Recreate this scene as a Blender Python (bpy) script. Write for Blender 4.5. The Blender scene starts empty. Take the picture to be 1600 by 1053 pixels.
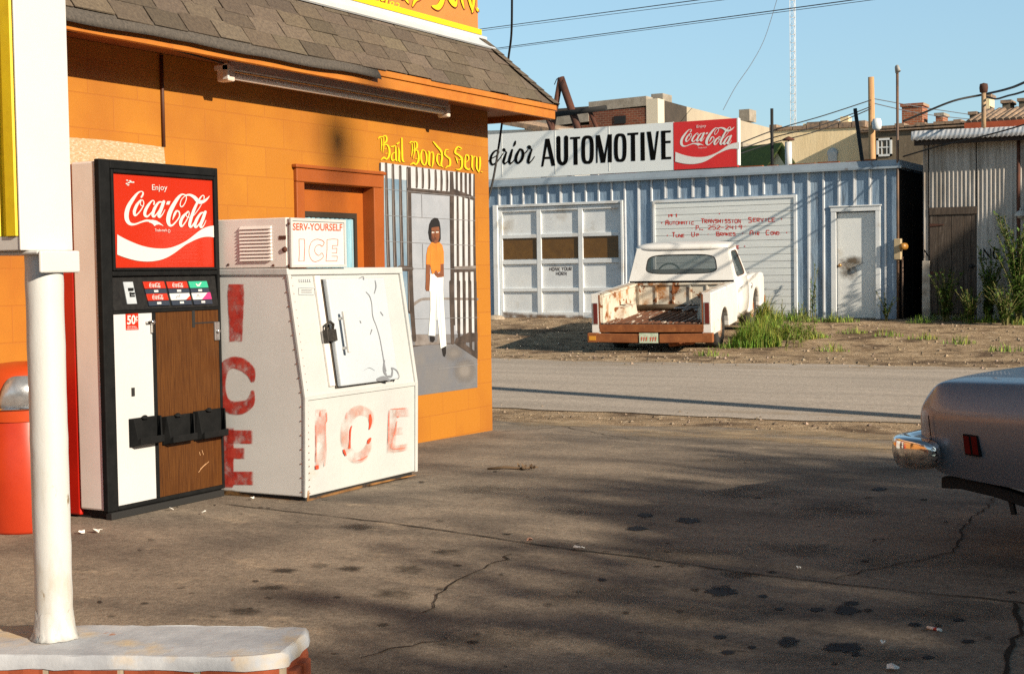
import bpy, bmesh, math, random
from mathutils import Vector, Matrix
R=math.radians
random.seed(7)
S=bpy.context.scene
COL=S.collection

# ------------------------------------------------------------------ camera
CAMH=1.34; YAW=R(29.05); PIT=R(-2.61); ROL=R(0.86); FPX=2250.
fw=Vector((-math.sin(YAW)*math.cos(PIT),math.cos(YAW)*math.cos(PIT),math.sin(PIT)))
_r0=Vector((math.cos(YAW),math.sin(YAW),0)); _u0=_r0.cross(fw)
rt=_r0*math.cos(ROL)-_u0*math.sin(ROL); up=_u0*math.cos(ROL)+_r0*math.sin(ROL)
CP=Vector((0,0,CAMH))
cam=bpy.data.cameras.new('camera'); cam.sensor_width=36; cam.lens=36*FPX/1600
cam.clip_start=.05; cam.clip_end=3000
co=bpy.data.objects.new('camera',cam); COL.objects.link(co)
m=Matrix((rt,up,-fw)).transposed().to_4x4(); m.translation=CP; co.matrix_world=m
S.camera=co
# ------------------------------------------------------------------ light
SUN_AZ=R(-15); SUN_EL=R(22.5)          # azimuth measured from +X towards +Y
sdir=Vector((math.cos(SUN_EL)*math.cos(SUN_AZ),math.cos(SUN_EL)*math.sin(SUN_AZ),math.sin(SUN_EL)))
W=bpy.data.worlds.new('World'); S.world=W; W.use_nodes=True
nt=W.node_tree; bg=nt.nodes['Background']
sky=nt.nodes.new('ShaderNodeTexSky'); sky.sky_type='NISHITA'; sky.sun_disc=False
sky.sun_elevation=SUN_EL; sky.sun_rotation=math.pi/2-SUN_AZ
sky.air_density=1.0; sky.dust_density=1.6; sky.ozone_density=1.5
gm=nt.nodes.new('ShaderNodeGamma'); gm.inputs[1].default_value=.55      # evens the sky out: hazy summer evening
nt.links.new(sky.outputs[0],gm.inputs[0])
tn=nt.nodes.new('ShaderNodeMix'); tn.data_type='RGBA'; tn.blend_type='MULTIPLY'; tn.inputs[0].default_value=1; tn.inputs[7].default_value=(1.66,2.20,2.46,1)
nt.links.new(gm.outputs[0],tn.inputs[6]); gc=nt.nodes.new('ShaderNodeTexCoord'); sx=nt.nodes.new('ShaderNodeSeparateXYZ'); nt.links.new(gc.outputs['Generated'],sx.inputs[0])
zr=nt.nodes.new('ShaderNodeMapRange'); zr.inputs[1].default_value=.22; zr.inputs[2].default_value=.75; zr.inputs[3].default_value=1; zr.inputs[4].default_value=.26; nt.links.new(sx.outputs[2],zr.inputs[0])
zm=nt.nodes.new('ShaderNodeMix'); zm.data_type='RGBA'; zm.blend_type='MULTIPLY'; zm.inputs[0].default_value=1; nt.links.new(tn.outputs[2],zm.inputs[6]); nt.links.new(zr.outputs[0],zm.inputs[7])   # deeper overhead
cn=nt.nodes.new('ShaderNodeTexNoise'); cn.inputs['Scale'].default_value=2.6; cn.inputs['Detail'].default_value=8; cn.inputs['Roughness'].default_value=.58
cm=nt.nodes.new('ShaderNodeMapping'); cm.inputs['Scale'].default_value=(1,1,4.2); cm.inputs['Location'].default_value=(.35,.1,.62); nt.links.new(gc.outputs['Generated'],cm.inputs[0]); nt.links.new(cm.outputs[0],cn.inputs[0])
cr_=nt.nodes.new('ShaderNodeMapRange'); cr_.inputs[1].default_value=.60; cr_.inputs[2].default_value=.80; cr_.inputs[4].default_value=.5; nt.links.new(cn.outputs[0],cr_.inputs[0])
cx_=nt.nodes.new('ShaderNodeMix'); cx_.data_type='RGBA'; nt.links.new(cr_.outputs[0],cx_.inputs[0]); nt.links.new(zm.outputs[2],cx_.inputs[6]); cx_.inputs[7].default_value=(5.6,5.4,5.2,1)   # faint wisps of cloud
nt.links.new(cx_.outputs[2],bg.inputs[0]); bg.inputs[1].default_value=.093
sl=bpy.data.lights.new('sun','SUN'); sl.energy=5.0; sl.angle=R(.55); sl.color=(1,.86,.68)
so=bpy.data.objects.new('sun',sl); COL.objects.link(so)
so.rotation_euler=sdir.to_track_quat('Z','Y').to_euler()
S.view_settings.view_transform='Standard'; S.view_settings.look='None'
S.cycles.use_denoising=False      # leave the fine sampling grain, like film
S.view_settings.exposure=0.66; S.view_settings.gamma=1

# ------------------------------------------------------------------ tracing helpers (photo pixel -> point on a real plane)
def ray(x,y): return fw+rt*((x-800)/FPX)-up*((y-526.5)/FPX)
def onX(v,x,y): d=ray(x,y); return CP+d*((v-CP.x)/d.x)
def onY(v,x,y): d=ray(x,y); return CP+d*((v-CP.y)/d.y)
def onZ(v,x,y): d=ray(x,y); return CP+d*((v-CP.z)/d.z)
def at(x,y,f): return CP+ray(x,y)*f

# ------------------------------------------------------------------ materials
def mat(name,c1,c2=None,sc=4,rough=.6,metal=0,bump=0,bsc=60,c3=None,s3=3,t3=(.55,.62),stretch=(1,1,1),
        tint=False,alpha=None,spec=.5,coat=0,trans=0,ramp=(.35,.65),c4=None,s4=1.2,t4=(.55,.7),bdist=.004):
    M=bpy.data.materials.new(name); M.use_nodes=True; n=M.node_tree.nodes; L=M.node_tree.links
    b=n['Principled BSDF']; b.inputs['Roughness'].default_value=rough; b.inputs['Metallic'].default_value=metal
    b.inputs['Specular IOR Level'].default_value=spec; b.inputs['Coat Weight'].default_value=coat
    if trans: b.inputs['Transmission Weight'].default_value=trans
    tc=n.new('ShaderNodeTexCoord'); mp=n.new('ShaderNodeMapping'); mp.inputs['Scale'].default_value=stretch
    L.new(tc.outputs['Object'],mp.inputs[0])
    def noise(s,d=6):
        t=n.new('ShaderNodeTexNoise'); t.inputs['Scale'].default_value=s; t.inputs['Detail'].default_value=d
        t.inputs['Roughness'].default_value=.62; L.new(mp.outputs[0],t.inputs['Vector']); return t
    def rampf(sock,a,z):
        r=n.new('ShaderNodeMapRange'); r.inputs[1].default_value=a; r.inputs[2].default_value=z; L.new(sock,r.inputs[0]); return r.outputs[0]
    def mix(f,a,c):
        x=n.new('ShaderNodeMix'); x.data_type='RGBA'
        L.new(f,x.inputs[0])
        if isinstance(a,tuple): x.inputs[6].default_value=(*a,1)
        else: L.new(a,x.inputs[6])
        if isinstance(c,tuple): x.inputs[7].default_value=(*c,1)
        else: L.new(c,x.inputs[7])
        return x.outputs[2]
    out=None
    if c2: out=mix(rampf(noise(sc).outputs[0],*ramp),c1,c2)
    if c3: out=mix(rampf(noise(s3,9).outputs[0],*t3),out or c1,c3)
    if c4: out=mix(rampf(noise(s4,9).outputs[0],*t4),out or c1,c4)
    if tint:
        a=n.new('ShaderNodeAttribute'); a.attribute_name='tint'
        x=n.new('ShaderNodeMix'); x.data_type='RGBA'; x.blend_type='MULTIPLY'; x.inputs[0].default_value=1
        if out: L.new(out,x.inputs[6])
        else: x.inputs[6].default_value=(*c1,1)
        L.new(a.outputs['Color'],x.inputs[7]); out=x.outputs[2]
    if out: L.new(out,b.inputs['Base Color'])
    else: b.inputs['Base Color'].default_value=(*c1,1)
    if bump:
        bp=n.new('ShaderNodeBump'); bp.inputs['Strength'].default_value=bump; bp.inputs['Distance'].default_value=bdist
        L.new(noise(bsc,4).outputs[0],bp.inputs['Height']); L.new(bp.outputs[0],b.inputs['Normal'])
    if alpha is not None:          # soft-edged paint or stain: own edge falloff times a worn texture
        a=n.new('ShaderNodeAttribute'); a.attribute_name='tint'
        ns=rampf(noise(alpha[0],8).outputs[0],alpha[1],alpha[2])
        mm=n.new('ShaderNodeMath'); mm.operation='MULTIPLY'; L.new(a.outputs['Fac'],mm.inputs[0]); L.new(ns,mm.inputs[1])
        L.new(mm.outputs[0],b.inputs['Alpha'])
    return M

def brickmat(name,c1,c2,mortar,bw,bh,ms,axes='YZ',bump=.4,rough=.85,off=(0,0),stain=None,bumpd=.006,blend=.5,smooth=.2):
    M=bpy.data.materials.new(name); M.use_nodes=True; n=M.node_tree.nodes; L=M.node_tree.links; b=n['Principled BSDF']
    b.inputs['Roughness'].default_value=rough
    tc=n.new('ShaderNodeTexCoord'); sp=n.new('ShaderNodeSeparateXYZ'); L.new(tc.outputs['Object'],sp.inputs[0])
    cb=n.new('ShaderNodeCombineXYZ')
    L.new(sp.outputs[axes[0]],cb.inputs[0]); L.new(sp.outputs[axes[1]],cb.inputs[1])
    mp=n.new('ShaderNodeMapping'); mp.inputs['Location'].default_value=(off[0],off[1],0); L.new(cb.outputs[0],mp.inputs[0])
    br=n.new('ShaderNodeTexBrick'); br.inputs['Scale'].default_value=1; br.inputs['Brick Width'].default_value=bw
    br.inputs['Row Height'].default_value=bh; br.inputs['Mortar Size'].default_value=ms; br.inputs['Mortar Smooth'].default_value=smooth
    br.inputs['Color1'].default_value=(*c1,1); br.inputs['Color2'].default_value=(*c2,1); br.inputs['Mortar'].default_value=(*mortar,1)
    L.new(mp.outputs[0],br.inputs['Vector'])
    nz=n.new('ShaderNodeTexNoise'); nz.inputs['Scale'].default_value=1.6; nz.inputs['Detail'].default_value=8; L.new(tc.outputs['Object'],nz.inputs['Vector'])
    out=br.outputs['Color']
    if stain:
        r=n.new('ShaderNodeMapRange'); r.inputs[1].default_value=.45; r.inputs[2].default_value=.72; r.inputs[4].default_value=blend; L.new(nz.outputs[0],r.inputs[0])
        x=n.new('ShaderNodeMix'); x.data_type='RGBA'; L.new(r.outputs[0],x.inputs[0]); L.new(out,x.inputs[6]); x.inputs[7].default_value=(*stain,1); out=x.outputs[2]
    L.new(out,b.inputs['Base Color'])
    fine=n.new('ShaderNodeTexNoise'); fine.inputs['Scale'].default_value=90; fine.inputs['Detail'].default_value=4; L.new(tc.outputs['Object'],fine.inputs['Vector'])
    ad=n.new('ShaderNodeMath'); ad.operation='MULTIPLY_ADD'; ad.inputs[1].default_value=.25
    inv=n.new('ShaderNodeMath'); inv.operation='SUBTRACT'; inv.inputs[0].default_value=1; L.new(br.outputs['Fac'],inv.inputs[1])
    L.new(fine.outputs[0],ad.inputs[0]); L.new(inv.outputs[0],ad.inputs[2])
    bp=n.new('ShaderNodeBump'); bp.inputs['Strength'].default_value=bump; bp.inputs['Distance'].default_value=bumpd
    L.new(ad.outputs[0],bp.inputs['Height']); L.new(bp.outputs[0],b.inputs['Normal'])
    return M

# ------------------------------------------------------------------ mesh builder
class MB:
    def __init__(s): s.v=[]; s.f=[]; s.mi=[]; s.c=[]; s.sm=[]
    def vert(s,p,c=None): s.v.append(tuple(p)); s.c.append(c if c is not None else (1,1,1)); return len(s.v)-1
    def face(s,pts,m=0,c=None,smooth=False):
        ids=[s.vert(p,c) for p in pts]; s.f.append(ids); s.mi.append(m); s.sm.append(smooth); return s
    def box(s,a,b,m=0,c=None):
        x0,y0,z0=[min(a[i],b[i]) for i in range(3)]; x1,y1,z1=[max(a[i],b[i]) for i in range(3)]
        return s.hexa([(x0,y0,z0),(x1,y0,z0),(x1,y1,z0),(x0,y1,z0),(x0,y0,z1),(x1,y0,z1),(x1,y1,z1),(x0,y1,z1)],m,c)
    def hexa(s,p,m=0,c=None):
        i=[s.vert(q,c) for q in p]
        for q in((3,2,1,0),(4,5,6,7),(0,1,5,4),(1,2,6,5),(2,3,7,6),(3,0,4,7)):
            s.f.append([i[k] for k in q]); s.mi.append(m); s.sm.append(False)
        return s
    def bar(s,a,b,w,h=None,m=0,upv=(0,0,1)):       # rectangular bar from a to b
        a=Vector(a);b=Vector(b);h=h or w;d=(b-a).normalized();u=Vector(upv)
        if abs(d.dot(u))>.98:u=Vector((1,0,0))
        x=d.cross(u).normalized()*w/2;y=x.cross(d).normalized()*h/2
        return s.hexa([a-x-y,a+x-y,a+x+y,a-x+y,b-x-y,b+x-y,b+x+y,b-x+y],m)
    def tube(s,path,r,n=8,m=0,cap=True,smooth=True):
        P=[Vector(p) for p in path];rs=r if isinstance(r,(list,tuple)) else [r]*len(P);rings=[];prev=None
        for i,p in enumerate(P):
            d=(P[min(i+1,len(P)-1)]-P[max(i-1,0)]).normalized()
            if prev is None:
                u=Vector((0,0,1)) if abs(d.z)<.9 else Vector((1,0,0)); x=d.cross(u).normalized()
            else: x=(prev-d*prev.dot(d)).normalized()
            prev=x;y=d.cross(x)
            rings.append([s.vert(p+(x*math.cos(2*math.pi*k/n)+y*math.sin(2*math.pi*k/n))*rs[i]) for k in range(n)])
        for a,b in zip(rings,rings[1:]):
            for k in range(n): s.f.append([a[k],a[(k+1)%n],b[(k+1)%n],b[k]]);s.mi.append(m);s.sm.append(smooth)
        if cap:
            s.f.append(rings[0][::-1]);s.mi.append(m);s.sm.append(False);s.f.append(rings[-1]);s.mi.append(m);s.sm.append(False)
        return s
    def lathe(s,prof,org=(0,0,0),axis='Z',n=32,m=0,smooth=True,arc=(0,2*math.pi)):
        rings=[];full=abs(arc[1]-arc[0]-2*math.pi)<1e-6
        for r,h in prof:
            ring=[]
            for k in range(n if full else n+1):
                t=arc[0]+(arc[1]-arc[0])*k/n;a,b=r*math.cos(t),r*math.sin(t)
                p={'Z':(a,b,h),'X':(h,a,b),'Y':(b,h,a)}[axis]
                ring.append(s.vert((org[0]+p[0],org[1]+p[1],org[2]+p[2])))
            rings.append(ring)
        for a,b in zip(rings,rings[1:]):
            for k in range(len(a) if full else len(a)-1):
                j=(k+1)%len(a);s.f.append([a[k],a[j],b[j],b[k]]);s.mi.append(m);s.sm.append(smooth)
        return s
    def loft(s,secs,m=0,closed=False,smooth=True,caps=False):
        rings=[[s.vert(p) for p in sec] for sec in secs]
        for a,b in zip(rings,rings[1:]):
            n=len(a)
            for k in range(n if closed else n-1):
                j=(k+1)%n;s.f.append([a[k],a[j],b[j],b[k]]);s.mi.append(m);s.sm.append(smooth)
        if caps:
            s.f.append(rings[0][::-1]);s.mi.append(m);s.sm.append(False);s.f.append(rings[-1]);s.mi.append(m);s.sm.append(False)
        return s
    def prism(s,poly,off,m=0):                        # planar polygon swept by vector off
        off=Vector(off);n=len(poly);a=[s.vert(p) for p in poly];b=[s.vert(Vector(p)+off) for p in poly]
        s.f.append(a[::-1]);s.f.append(b);s.mi+=[m,m];s.sm+=[False,False]
        for k in range(n):
            j=(k+1)%n;s.f.append([a[k],a[j],b[j],b[k]]);s.mi.append(m);s.sm.append(False)
        return s
    def build(s,name,mats,parent=None,bevel=0,weld=False,solid=0,seg=2,sharp=35,recalc=True):
        me=bpy.data.meshes.new(name);me.from_pydata(s.v,[],s.f)
        if not isinstance(mats,(list,tuple)):mats=[mats]
        for k in mats:me.materials.append(k)
        for p,k,q in zip(me.polygons,s.mi,s.sm):p.material_index=k;p.use_smooth=q
        at_=me.color_attributes.new('tint','FLOAT_COLOR','POINT')
        for d,c in zip(at_.data,s.c):d.color=(*c,1)
        if weld or recalc:
            bm=bmesh.new();bm.from_mesh(me)
            if weld:bmesh.ops.remove_doubles(bm,verts=bm.verts,dist=1e-5)
            if recalc:bmesh.ops.recalc_face_normals(bm,faces=bm.faces)
            bm.to_mesh(me);bm.free()
        o=bpy.data.objects.new(name,me);COL.objects.link(o)
        if solid:
            k=o.modifiers.new('solid','SOLIDIFY');k.thickness=solid;k.offset=0
        if bevel:
            k=o.modifiers.new('bevel','BEVEL');k.width=bevel;k.segments=seg;k.limit_method='ANGLE';k.angle_limit=R(sharp)
        if parent is not None:
            o.parent=parent
            if parent.get('_world'): 
                o.matrix_parent_inverse=Matrix.Translation(-world_loc(parent))
        return o
def world_loc(o):
    v=Vector(o.get('_loc',(0,0,0)));return v
LOCS={}
def thing(name,label,cat,loc=(0,0,0),rot=0,group=None,world=True):
    o=bpy.data.objects.new(name,None);COL.objects.link(o);o.location=loc;o.rotation_euler=(0,0,rot)
    o.empty_display_size=.2;o['label']=label;o['category']=cat
    if group:o['group']=group
    if world:o['_world']=1;o['_loc']=tuple(loc)
    return o
def tag(o,label,cat,group=None,kind=None):
    if label:o['label']=label
    if cat:o['category']=cat
    if group:o['group']=group
    if kind:o['kind']=kind
    return o
def struct(o,kind='structure',label=None):
    o['kind']=kind
    if label:o['label']=label
    return o
def sub(o,parent):                                    # make o (built in world space) a sub-part of a world-space part
    o.parent=parent
    o.matrix_parent_inverse=Matrix.Identity(4)
    return o

# flat writing and paint on a plane -------------------------------------------------
def crom(P,Wd,n=7):
    out=[];N=len(P)
    for i in range(N-1):
        p0,p1,p2,p3=P[max(i-1,0)],P[i],P[i+1],P[min(i+2,N-1)]
        for k in range(n):
            t=k/n
            q=tuple(.5*((2*p1[j])+(-p0[j]+p2[j])*t+(2*p0[j]-5*p1[j]+4*p2[j]-p3[j])*t*t+(-p0[j]+3*p1[j]-3*p2[j]+p3[j])*t**3) for j in(0,1))
            out.append((*q,Wd[i]*(1-t)+Wd[i+1]*t))
    out.append((*P[-1],Wd[-1]));return out
class Paint:
    """Collects flat strokes and shapes given in a 2-D drawing; f2(x,y) -> world point; nrm = plane normal; each shape lies a hair above the last."""
    def __init__(s,f2,nrm,lift=.002,step=.00006):
        step=min(step,.000012)*.35
        s.f=f2;s.n=Vector(nrm);s.h=lift*.6+.0004;s.st=step;s.mb=MB()
    def P(s,x,y,h): return Vector(s.f(x,y))+s.n*h
    def poly(s,pts,m=0,c=None):
        s.h+=s.st*3;s.mb.face([s.P(x,y,s.h) for x,y in pts],m,c);return s
    def rect(s,x0,y0,x1,y1,m=0): return s.poly([(x0,y0),(x1,y0),(x1,y1),(x0,y1)],m)
    def ring(s,cx,cy,rx,ry,ix,iy,m=0,e=2.6,n=40,icx=None):
        s.h+=s.st*3;icx=cx if icx is None else icx
        def se(t,a,b,x,y):
            c,d=math.cos(t),math.sin(t);return (x+a*math.copysign(abs(c)**(2/e),c),y+b*math.copysign(abs(d)**(2/e),d))
        for k in range(n):
            t,u=2*math.pi*k/n,2*math.pi*(k+1)/n
            q=[se(t,rx,ry,cx,cy),se(u,rx,ry,cx,cy),se(u,ix,iy,icx,cy),se(t,ix,iy,icx,cy)]
            s.mb.face([s.P(x,y,s.h) for x,y in q],m)
        return s
    def dot(s,x,y,r,m=0,n=16,ry=None):
        return s.poly([(x+r*math.cos(2*math.pi*k/n),y+(ry or r)*math.sin(2*math.pi*k/n)) for k in range(n)],m)
    def stroke(s,P,Wd=None,w=10,m=0,n=7,cap=True,soft=None,straight=False):
        Wd=Wd or [w]*len(P)
        Q=[(*p,q) for p,q in zip(P,Wd)] if straight else crom(P,Wd,n)
        s.h+=s.st*3;L=[]
        for i,(x,y,w_) in enumerate(Q):
            a=Q[max(i-1,0)];b=Q[min(i+1,len(Q)-1)];dx,dy=b[0]-a[0],b[1]-a[1];l=math.hypot(dx,dy) or 1;nx,ny=-dy/l,dx/l
            if straight and 0<i<len(Q)-1:
                d1=(x-a[0],y-a[1]);d2=(b[0]-x,b[1]-y);l1=math.hypot(*d1) or 1;l2=math.hypot(*d2) or 1
                cs=(d1[0]*d2[0]+d1[1]*d2[1])/(l1*l2);k=1/max(.45,math.sqrt(max(0,(1+cs)/2)));nx*=k;ny*=k
            L.append((x,y,nx,ny,w_/2))
        offs=[-1,1] if soft is None else [-1,-soft,soft,1]
        al=[1,1] if soft is None else [0,1,1,0]
        rows=[]
        for i,(x,y,nx,ny,w_) in enumerate(L):
            s.h+=s.st
            e=1.
            if soft is not None and i in(0,len(L)-1):e=0.
            rows.append([s.mb.vert(s.P(x+nx*w_*o,y+ny*w_*o,s.h),(a_*e,)*3) for o,a_ in zip(offs,al)])
        for a,b in zip(rows,rows[1:]):
            for k in range(len(offs)-1):s.mb.f.append([a[k],a[k+1],b[k+1],b[k]]);s.mb.mi.append(m);s.mb.sm.append(False)
        if cap and soft is None and not straight:
            for (x,y,nx,ny,w_) in(L[0],L[-1]):
                s.dot(x,y,w_*.98,m,10)
        return s
    def blob(s,x,y,rx,ry,m=0,n=22,core=.55,jit=.12,seed=1,amp=1.):
        rr=random.Random(seed);s.h+=s.st*3;j=[1+rr.uniform(-jit,jit) for _ in range(n)]
        c=s.mb.vert(s.P(x,y,s.h),(amp,)*3);A=[];B=[]
        for k in range(n):
            t=2*math.pi*k/n;ct,st_=math.cos(t)*rx*j[k],math.sin(t)*ry*j[k]
            A.append(s.mb.vert(s.P(x+ct*core,y+st_*core,s.h),(amp,)*3));B.append(s.mb.vert(s.P(x+ct,y+st_,s.h),(0,0,0)))
        for k in range(n):
            l=(k+1)%n
            s.mb.f.append([c,A[k],A[l]]);s.mb.f.append([A[k],B[k],B[l],A[l]]);s.mb.mi+=[m,m];s.mb.sm+=[False,False]
        return s
    def text(s,body,bl,br,tl,m=0,bold=0,font=None,shear=0):   # fits the built-in font between three drawing points
        cu=bpy.data.curves.new('t','FONT');cu.body=body;cu.resolution_u=3;cu.offset=bold;cu.shear=shear
        o=bpy.data.objects.new('t',cu);COL.objects.link(o);dg=bpy.context.evaluated_depsgraph_get();dg.update()
        me=bpy.data.meshes.new_from_object(o.evaluated_get(dg))
        xs=[v.co.x for v in me.vertices];ys=[v.co.y for v in me.vertices];x0,x1,y0,y1=min(xs),max(xs),min(ys),max(ys)
        s.h+=s.st*3;base=len(s.mb.v)
        for v in me.vertices:
            a=(v.co.x-x0)/(x1-x0);b=(v.co.y-y0)/(y1-y0)
            s.mb.vert(s.P(bl[0]+(br[0]-bl[0])*a+(tl[0]-bl[0])*b,bl[1]+(br[1]-bl[1])*a+(tl[1]-bl[1])*b,s.h))
        for p in me.polygons:s.mb.f.append([base+i for i in p.vertices]);s.mb.mi.append(m);s.mb.sm.append(False)
        bpy.data.objects.remove(o);bpy.data.meshes.remove(me);return s
    def build(s,name,mats,parent=None): 
        o=s.mb.build(name,mats,parent,recalc=False)
        for p in o.data.polygons:pass
        return o
def crop(region,wout,fn):                              # drawing coordinates of an enlarged crop -> plane point
    k=(region[2]-region[0])/wout
    return lambda x,y:fn(region[0]+x*k,region[1]+y*k)

# ------------------------------------------------------------------ palette
m_orange=brickmat('orange_block_paint',(.395,.152,.010),(.37,.137,.009),(.335,.115,.008),.413,.2065,.004,'YZ',.32,.6,(.10,.05),stain=(.30,.098,.008),bumpd=.005,blend=.9)
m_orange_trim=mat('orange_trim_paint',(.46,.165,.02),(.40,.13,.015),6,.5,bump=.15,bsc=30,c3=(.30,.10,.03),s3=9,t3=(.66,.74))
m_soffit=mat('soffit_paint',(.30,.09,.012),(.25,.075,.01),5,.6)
m_door_paint=mat('door_orange_paint',(.36,.095,.010),(.30,.075,.009),3,.45)
m_doorframe=mat('door_frame_paint',(.30,.072,.009),(.26,.062,.008),4,.5)
m_yellow=mat('yellow_paint',(.74,.53,.007),(.66,.45,.007),20,.5)
m_letter_red=mat('letter_outline_red',(.22,.045,.006))
m_white=mat('white_enamel',(.58,.575,.55),(.53,.525,.505),3,.35,c3=(.60,.56,.48),s3=4,t3=(.62,.80),bump=.08,bsc=12)
m_white_clean=mat('white_print',(.56,.56,.55),rough=.4)
m_postwhite=mat('post_white_paint',(.55,.55,.53),(.50,.50,.485),5,.5,bump=.5,bsc=16,c3=(.42,.385,.32),s3=5,t3=(.54,.66),stretch=(1,1,.35),c4=(.26,.20,.13),s4=18,t4=(.655,.69))
m_cokered=mat('vending_red',(.42,.022,.006),(.40,.020,.005),2,.3,coat=.3)
m_cabinetred=mat('cabinet_red',(.46,.014,.006),(.38,.010,.005),3,.4)
m_black=mat('black_plastic',(.008,.0085,.009),(.012,.0125,.013),14,.6,bump=.1,bsc=80,spec=.06)
m_blackmatte=mat('black_matte',(.010,.010,.010),rough=.8)
m_darkpanel=mat('dark_grey_panel',(.020,.020,.020),(.012,.012,.013),30,.6,spec=.1,bump=.1,bsc=120)
m_greyside=mat('grey_enamel',(.74,.70,.66),(.68,.63,.59),3,.45,c3=(.58,.50,.42),s3=5,t3=(.68,.8),bump=.06,bsc=10)
m_icewhite=mat('ice_chest_enamel',(.49,.50,.49),(.43,.445,.445),2.2,.4,c3=(.37,.33,.25),s3=2.4,t3=(.64,.80),c4=(.26,.12,.04),s4=7,t4=(.70,.75),bump=.35,bsc=3.2,bdist=.02)
m_iceside=mat('ice_chest_side_enamel',(.64,.64,.63),(.58,.58,.57),2.2,.5,c3=(.44,.38,.31),s3=3,t3=(.64,.8),c4=(.30,.13,.04),s4=8,t4=(.73,.78),bump=.12,bsc=5)
m_icedoor=mat('ice_hatch_enamel',(.46,.50,.54),(.41,.455,.50),2,.35,c3=(.20,.21,.23),s3=2.6,t3=(.70,.73),bump=.14,bsc=5)
m_chrome=mat('chrome',(.80,.80,.80),(.66,.64,.60),7,.10,metal=1)
m_steel=mat('worn_steel',(.46,.46,.46),(.30,.30,.30),16,.36,metal=.8)
m_silver=mat('silver_flap',(.55,.56,.58),(.30,.31,.33),14,.32,metal=.7,bump=.2,bsc=40)
m_rust=mat('rust',(.26,.075,.018),(.13,.036,.012),7,.9,c3=(.38,.14,.035),s3=14,t3=(.55,.7),bump=.5,bsc=60)
m_darkrust=mat('dark_rust',(.10,.03,.014),(.055,.022,.014),6,.85,bump=.4,bsc=50)
m_wood=mat('wood_grain_laminate',(.105,.040,.009),(.045,.0145,.0035),5,.5,spec=.2,stretch=(26,26,1.2),ramp=(.3,.7),c3=(.028,.009,.003),s3=4.5,t3=(.58,.70))
m_ply=mat('weathered_plywood',(.44,.33,.19),(.34,.24,.125),9,.85,stretch=(1,3,9),c3=(.50,.43,.32),s3=12,t3=(.52,.6),bump=.4,bsc=40)
m_shingle=mat('asphalt_shingle',(.125,.098,.070),(.075,.058,.044),48,.95,tint=True,bump=.7,bsc=260,bdist=.003)
m_felt=mat('roofing_felt',(.055,.048,.042),(.10,.085,.07),60,.95,bump=.8,bsc=200)
m_flash=mat('galvanised_flashing',(.58,.62,.66),(.50,.54,.58),6,.45,metal=.2)
m_glass=mat('window_glass',(.02,.025,.03),rough=.05,spec=.9)
m_curtain=mat('blue_curtain',(.30,.50,.58),(.16,.33,.42),9,.9,stretch=(14,14,.6))
m_paper=mat('paper',(.78,.76,.70),rough=.8)

# concrete forecourt, road, dirt
m_conc=mat('oily_concrete',(.275,.225,.172),(.140,.116,.093),1.6,.92,c3=(.068,.058,.049),s3=.9,t3=(.54,.74),c4=(.34,.27,.195),s4=2.9,t4=(.58,.72),bump=.9,bsc=95,stretch=(.7,1.15,1),spec=.2,bdist=.005)
def speckle(M,sc=140,lo=.55,hi=1.4):           # fine aggregate in the surface: dark and pale grains
    n=M.node_tree.nodes;L=M.node_tree.links;b=n['Principled BSDF'];src=b.inputs['Base Color'].links[0].from_socket
    tc=n.new('ShaderNodeTexCoord');t=n.new('ShaderNodeTexNoise');t.inputs['Scale'].default_value=sc;t.inputs['Detail'].default_value=3;L.new(tc.outputs['Object'],t.inputs[0])
    t2=n.new('ShaderNodeTexNoise');t2.inputs['Scale'].default_value=sc*.21;t2.inputs['Detail'].default_value=6;t2.inputs['Roughness'].default_value=.7;L.new(tc.outputs['Object'],t2.inputs[0])
    av=n.new('ShaderNodeMath');av.operation='ADD';L.new(t.outputs[0],av.inputs[0]);L.new(t2.outputs[0],av.inputs[1])
    r=n.new('ShaderNodeMapRange');r.inputs[1].default_value=.72;r.inputs[2].default_value=1.28;r.inputs[3].default_value=lo;r.inputs[4].default_value=hi;L.new(av.outputs[0],r.inputs[0])
    x=n.new('ShaderNodeMix');x.data_type='RGBA';x.blend_type='MULTIPLY';x.inputs[0].default_value=1;L.new(src,x.inputs[6]);L.new(r.outputs[0],x.inputs[7]);L.new(x.outputs[2],b.inputs['Base Color'])
speckle(m_conc)
m_asph=mat('worn_asphalt',(.45,.385,.32),(.36,.31,.26),3.0,.95,c3=(.29,.25,.21),s3=.7,t3=(.52,.75),stretch=(.10,1,1),bump=.8,bsc=160,spec=.15,c4=(.50,.43,.35),s4=24,t4=(.62,.72))
m_dirt=mat('gravel_dirt',(.43,.315,.20),(.23,.16,.10),2.2,.98,c3=(.62,.50,.36),s3=9,t3=(.56,.68),c4=(.13,.09,.06),s4=1.1,t4=(.52,.64),bump=1.0,bsc=70,bdist=.02,spec=.1)
m_stone=mat('gravel_stone',(.42,.35,.27),(.22,.17,.12),30,.95,tint=True)
m_crack=mat('crack_filler',(.035,.029,.023),rough=.95,spec=.1)
m_oil=mat('oil_stain',(.009,.0095,.012),rough=.8,alpha=(9,.15,.45),spec=.35)
m_dull=mat('dull_stain',(.045,.038,.032),rough=.85,alpha=(5,.28,.62),spec=.1)

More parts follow.
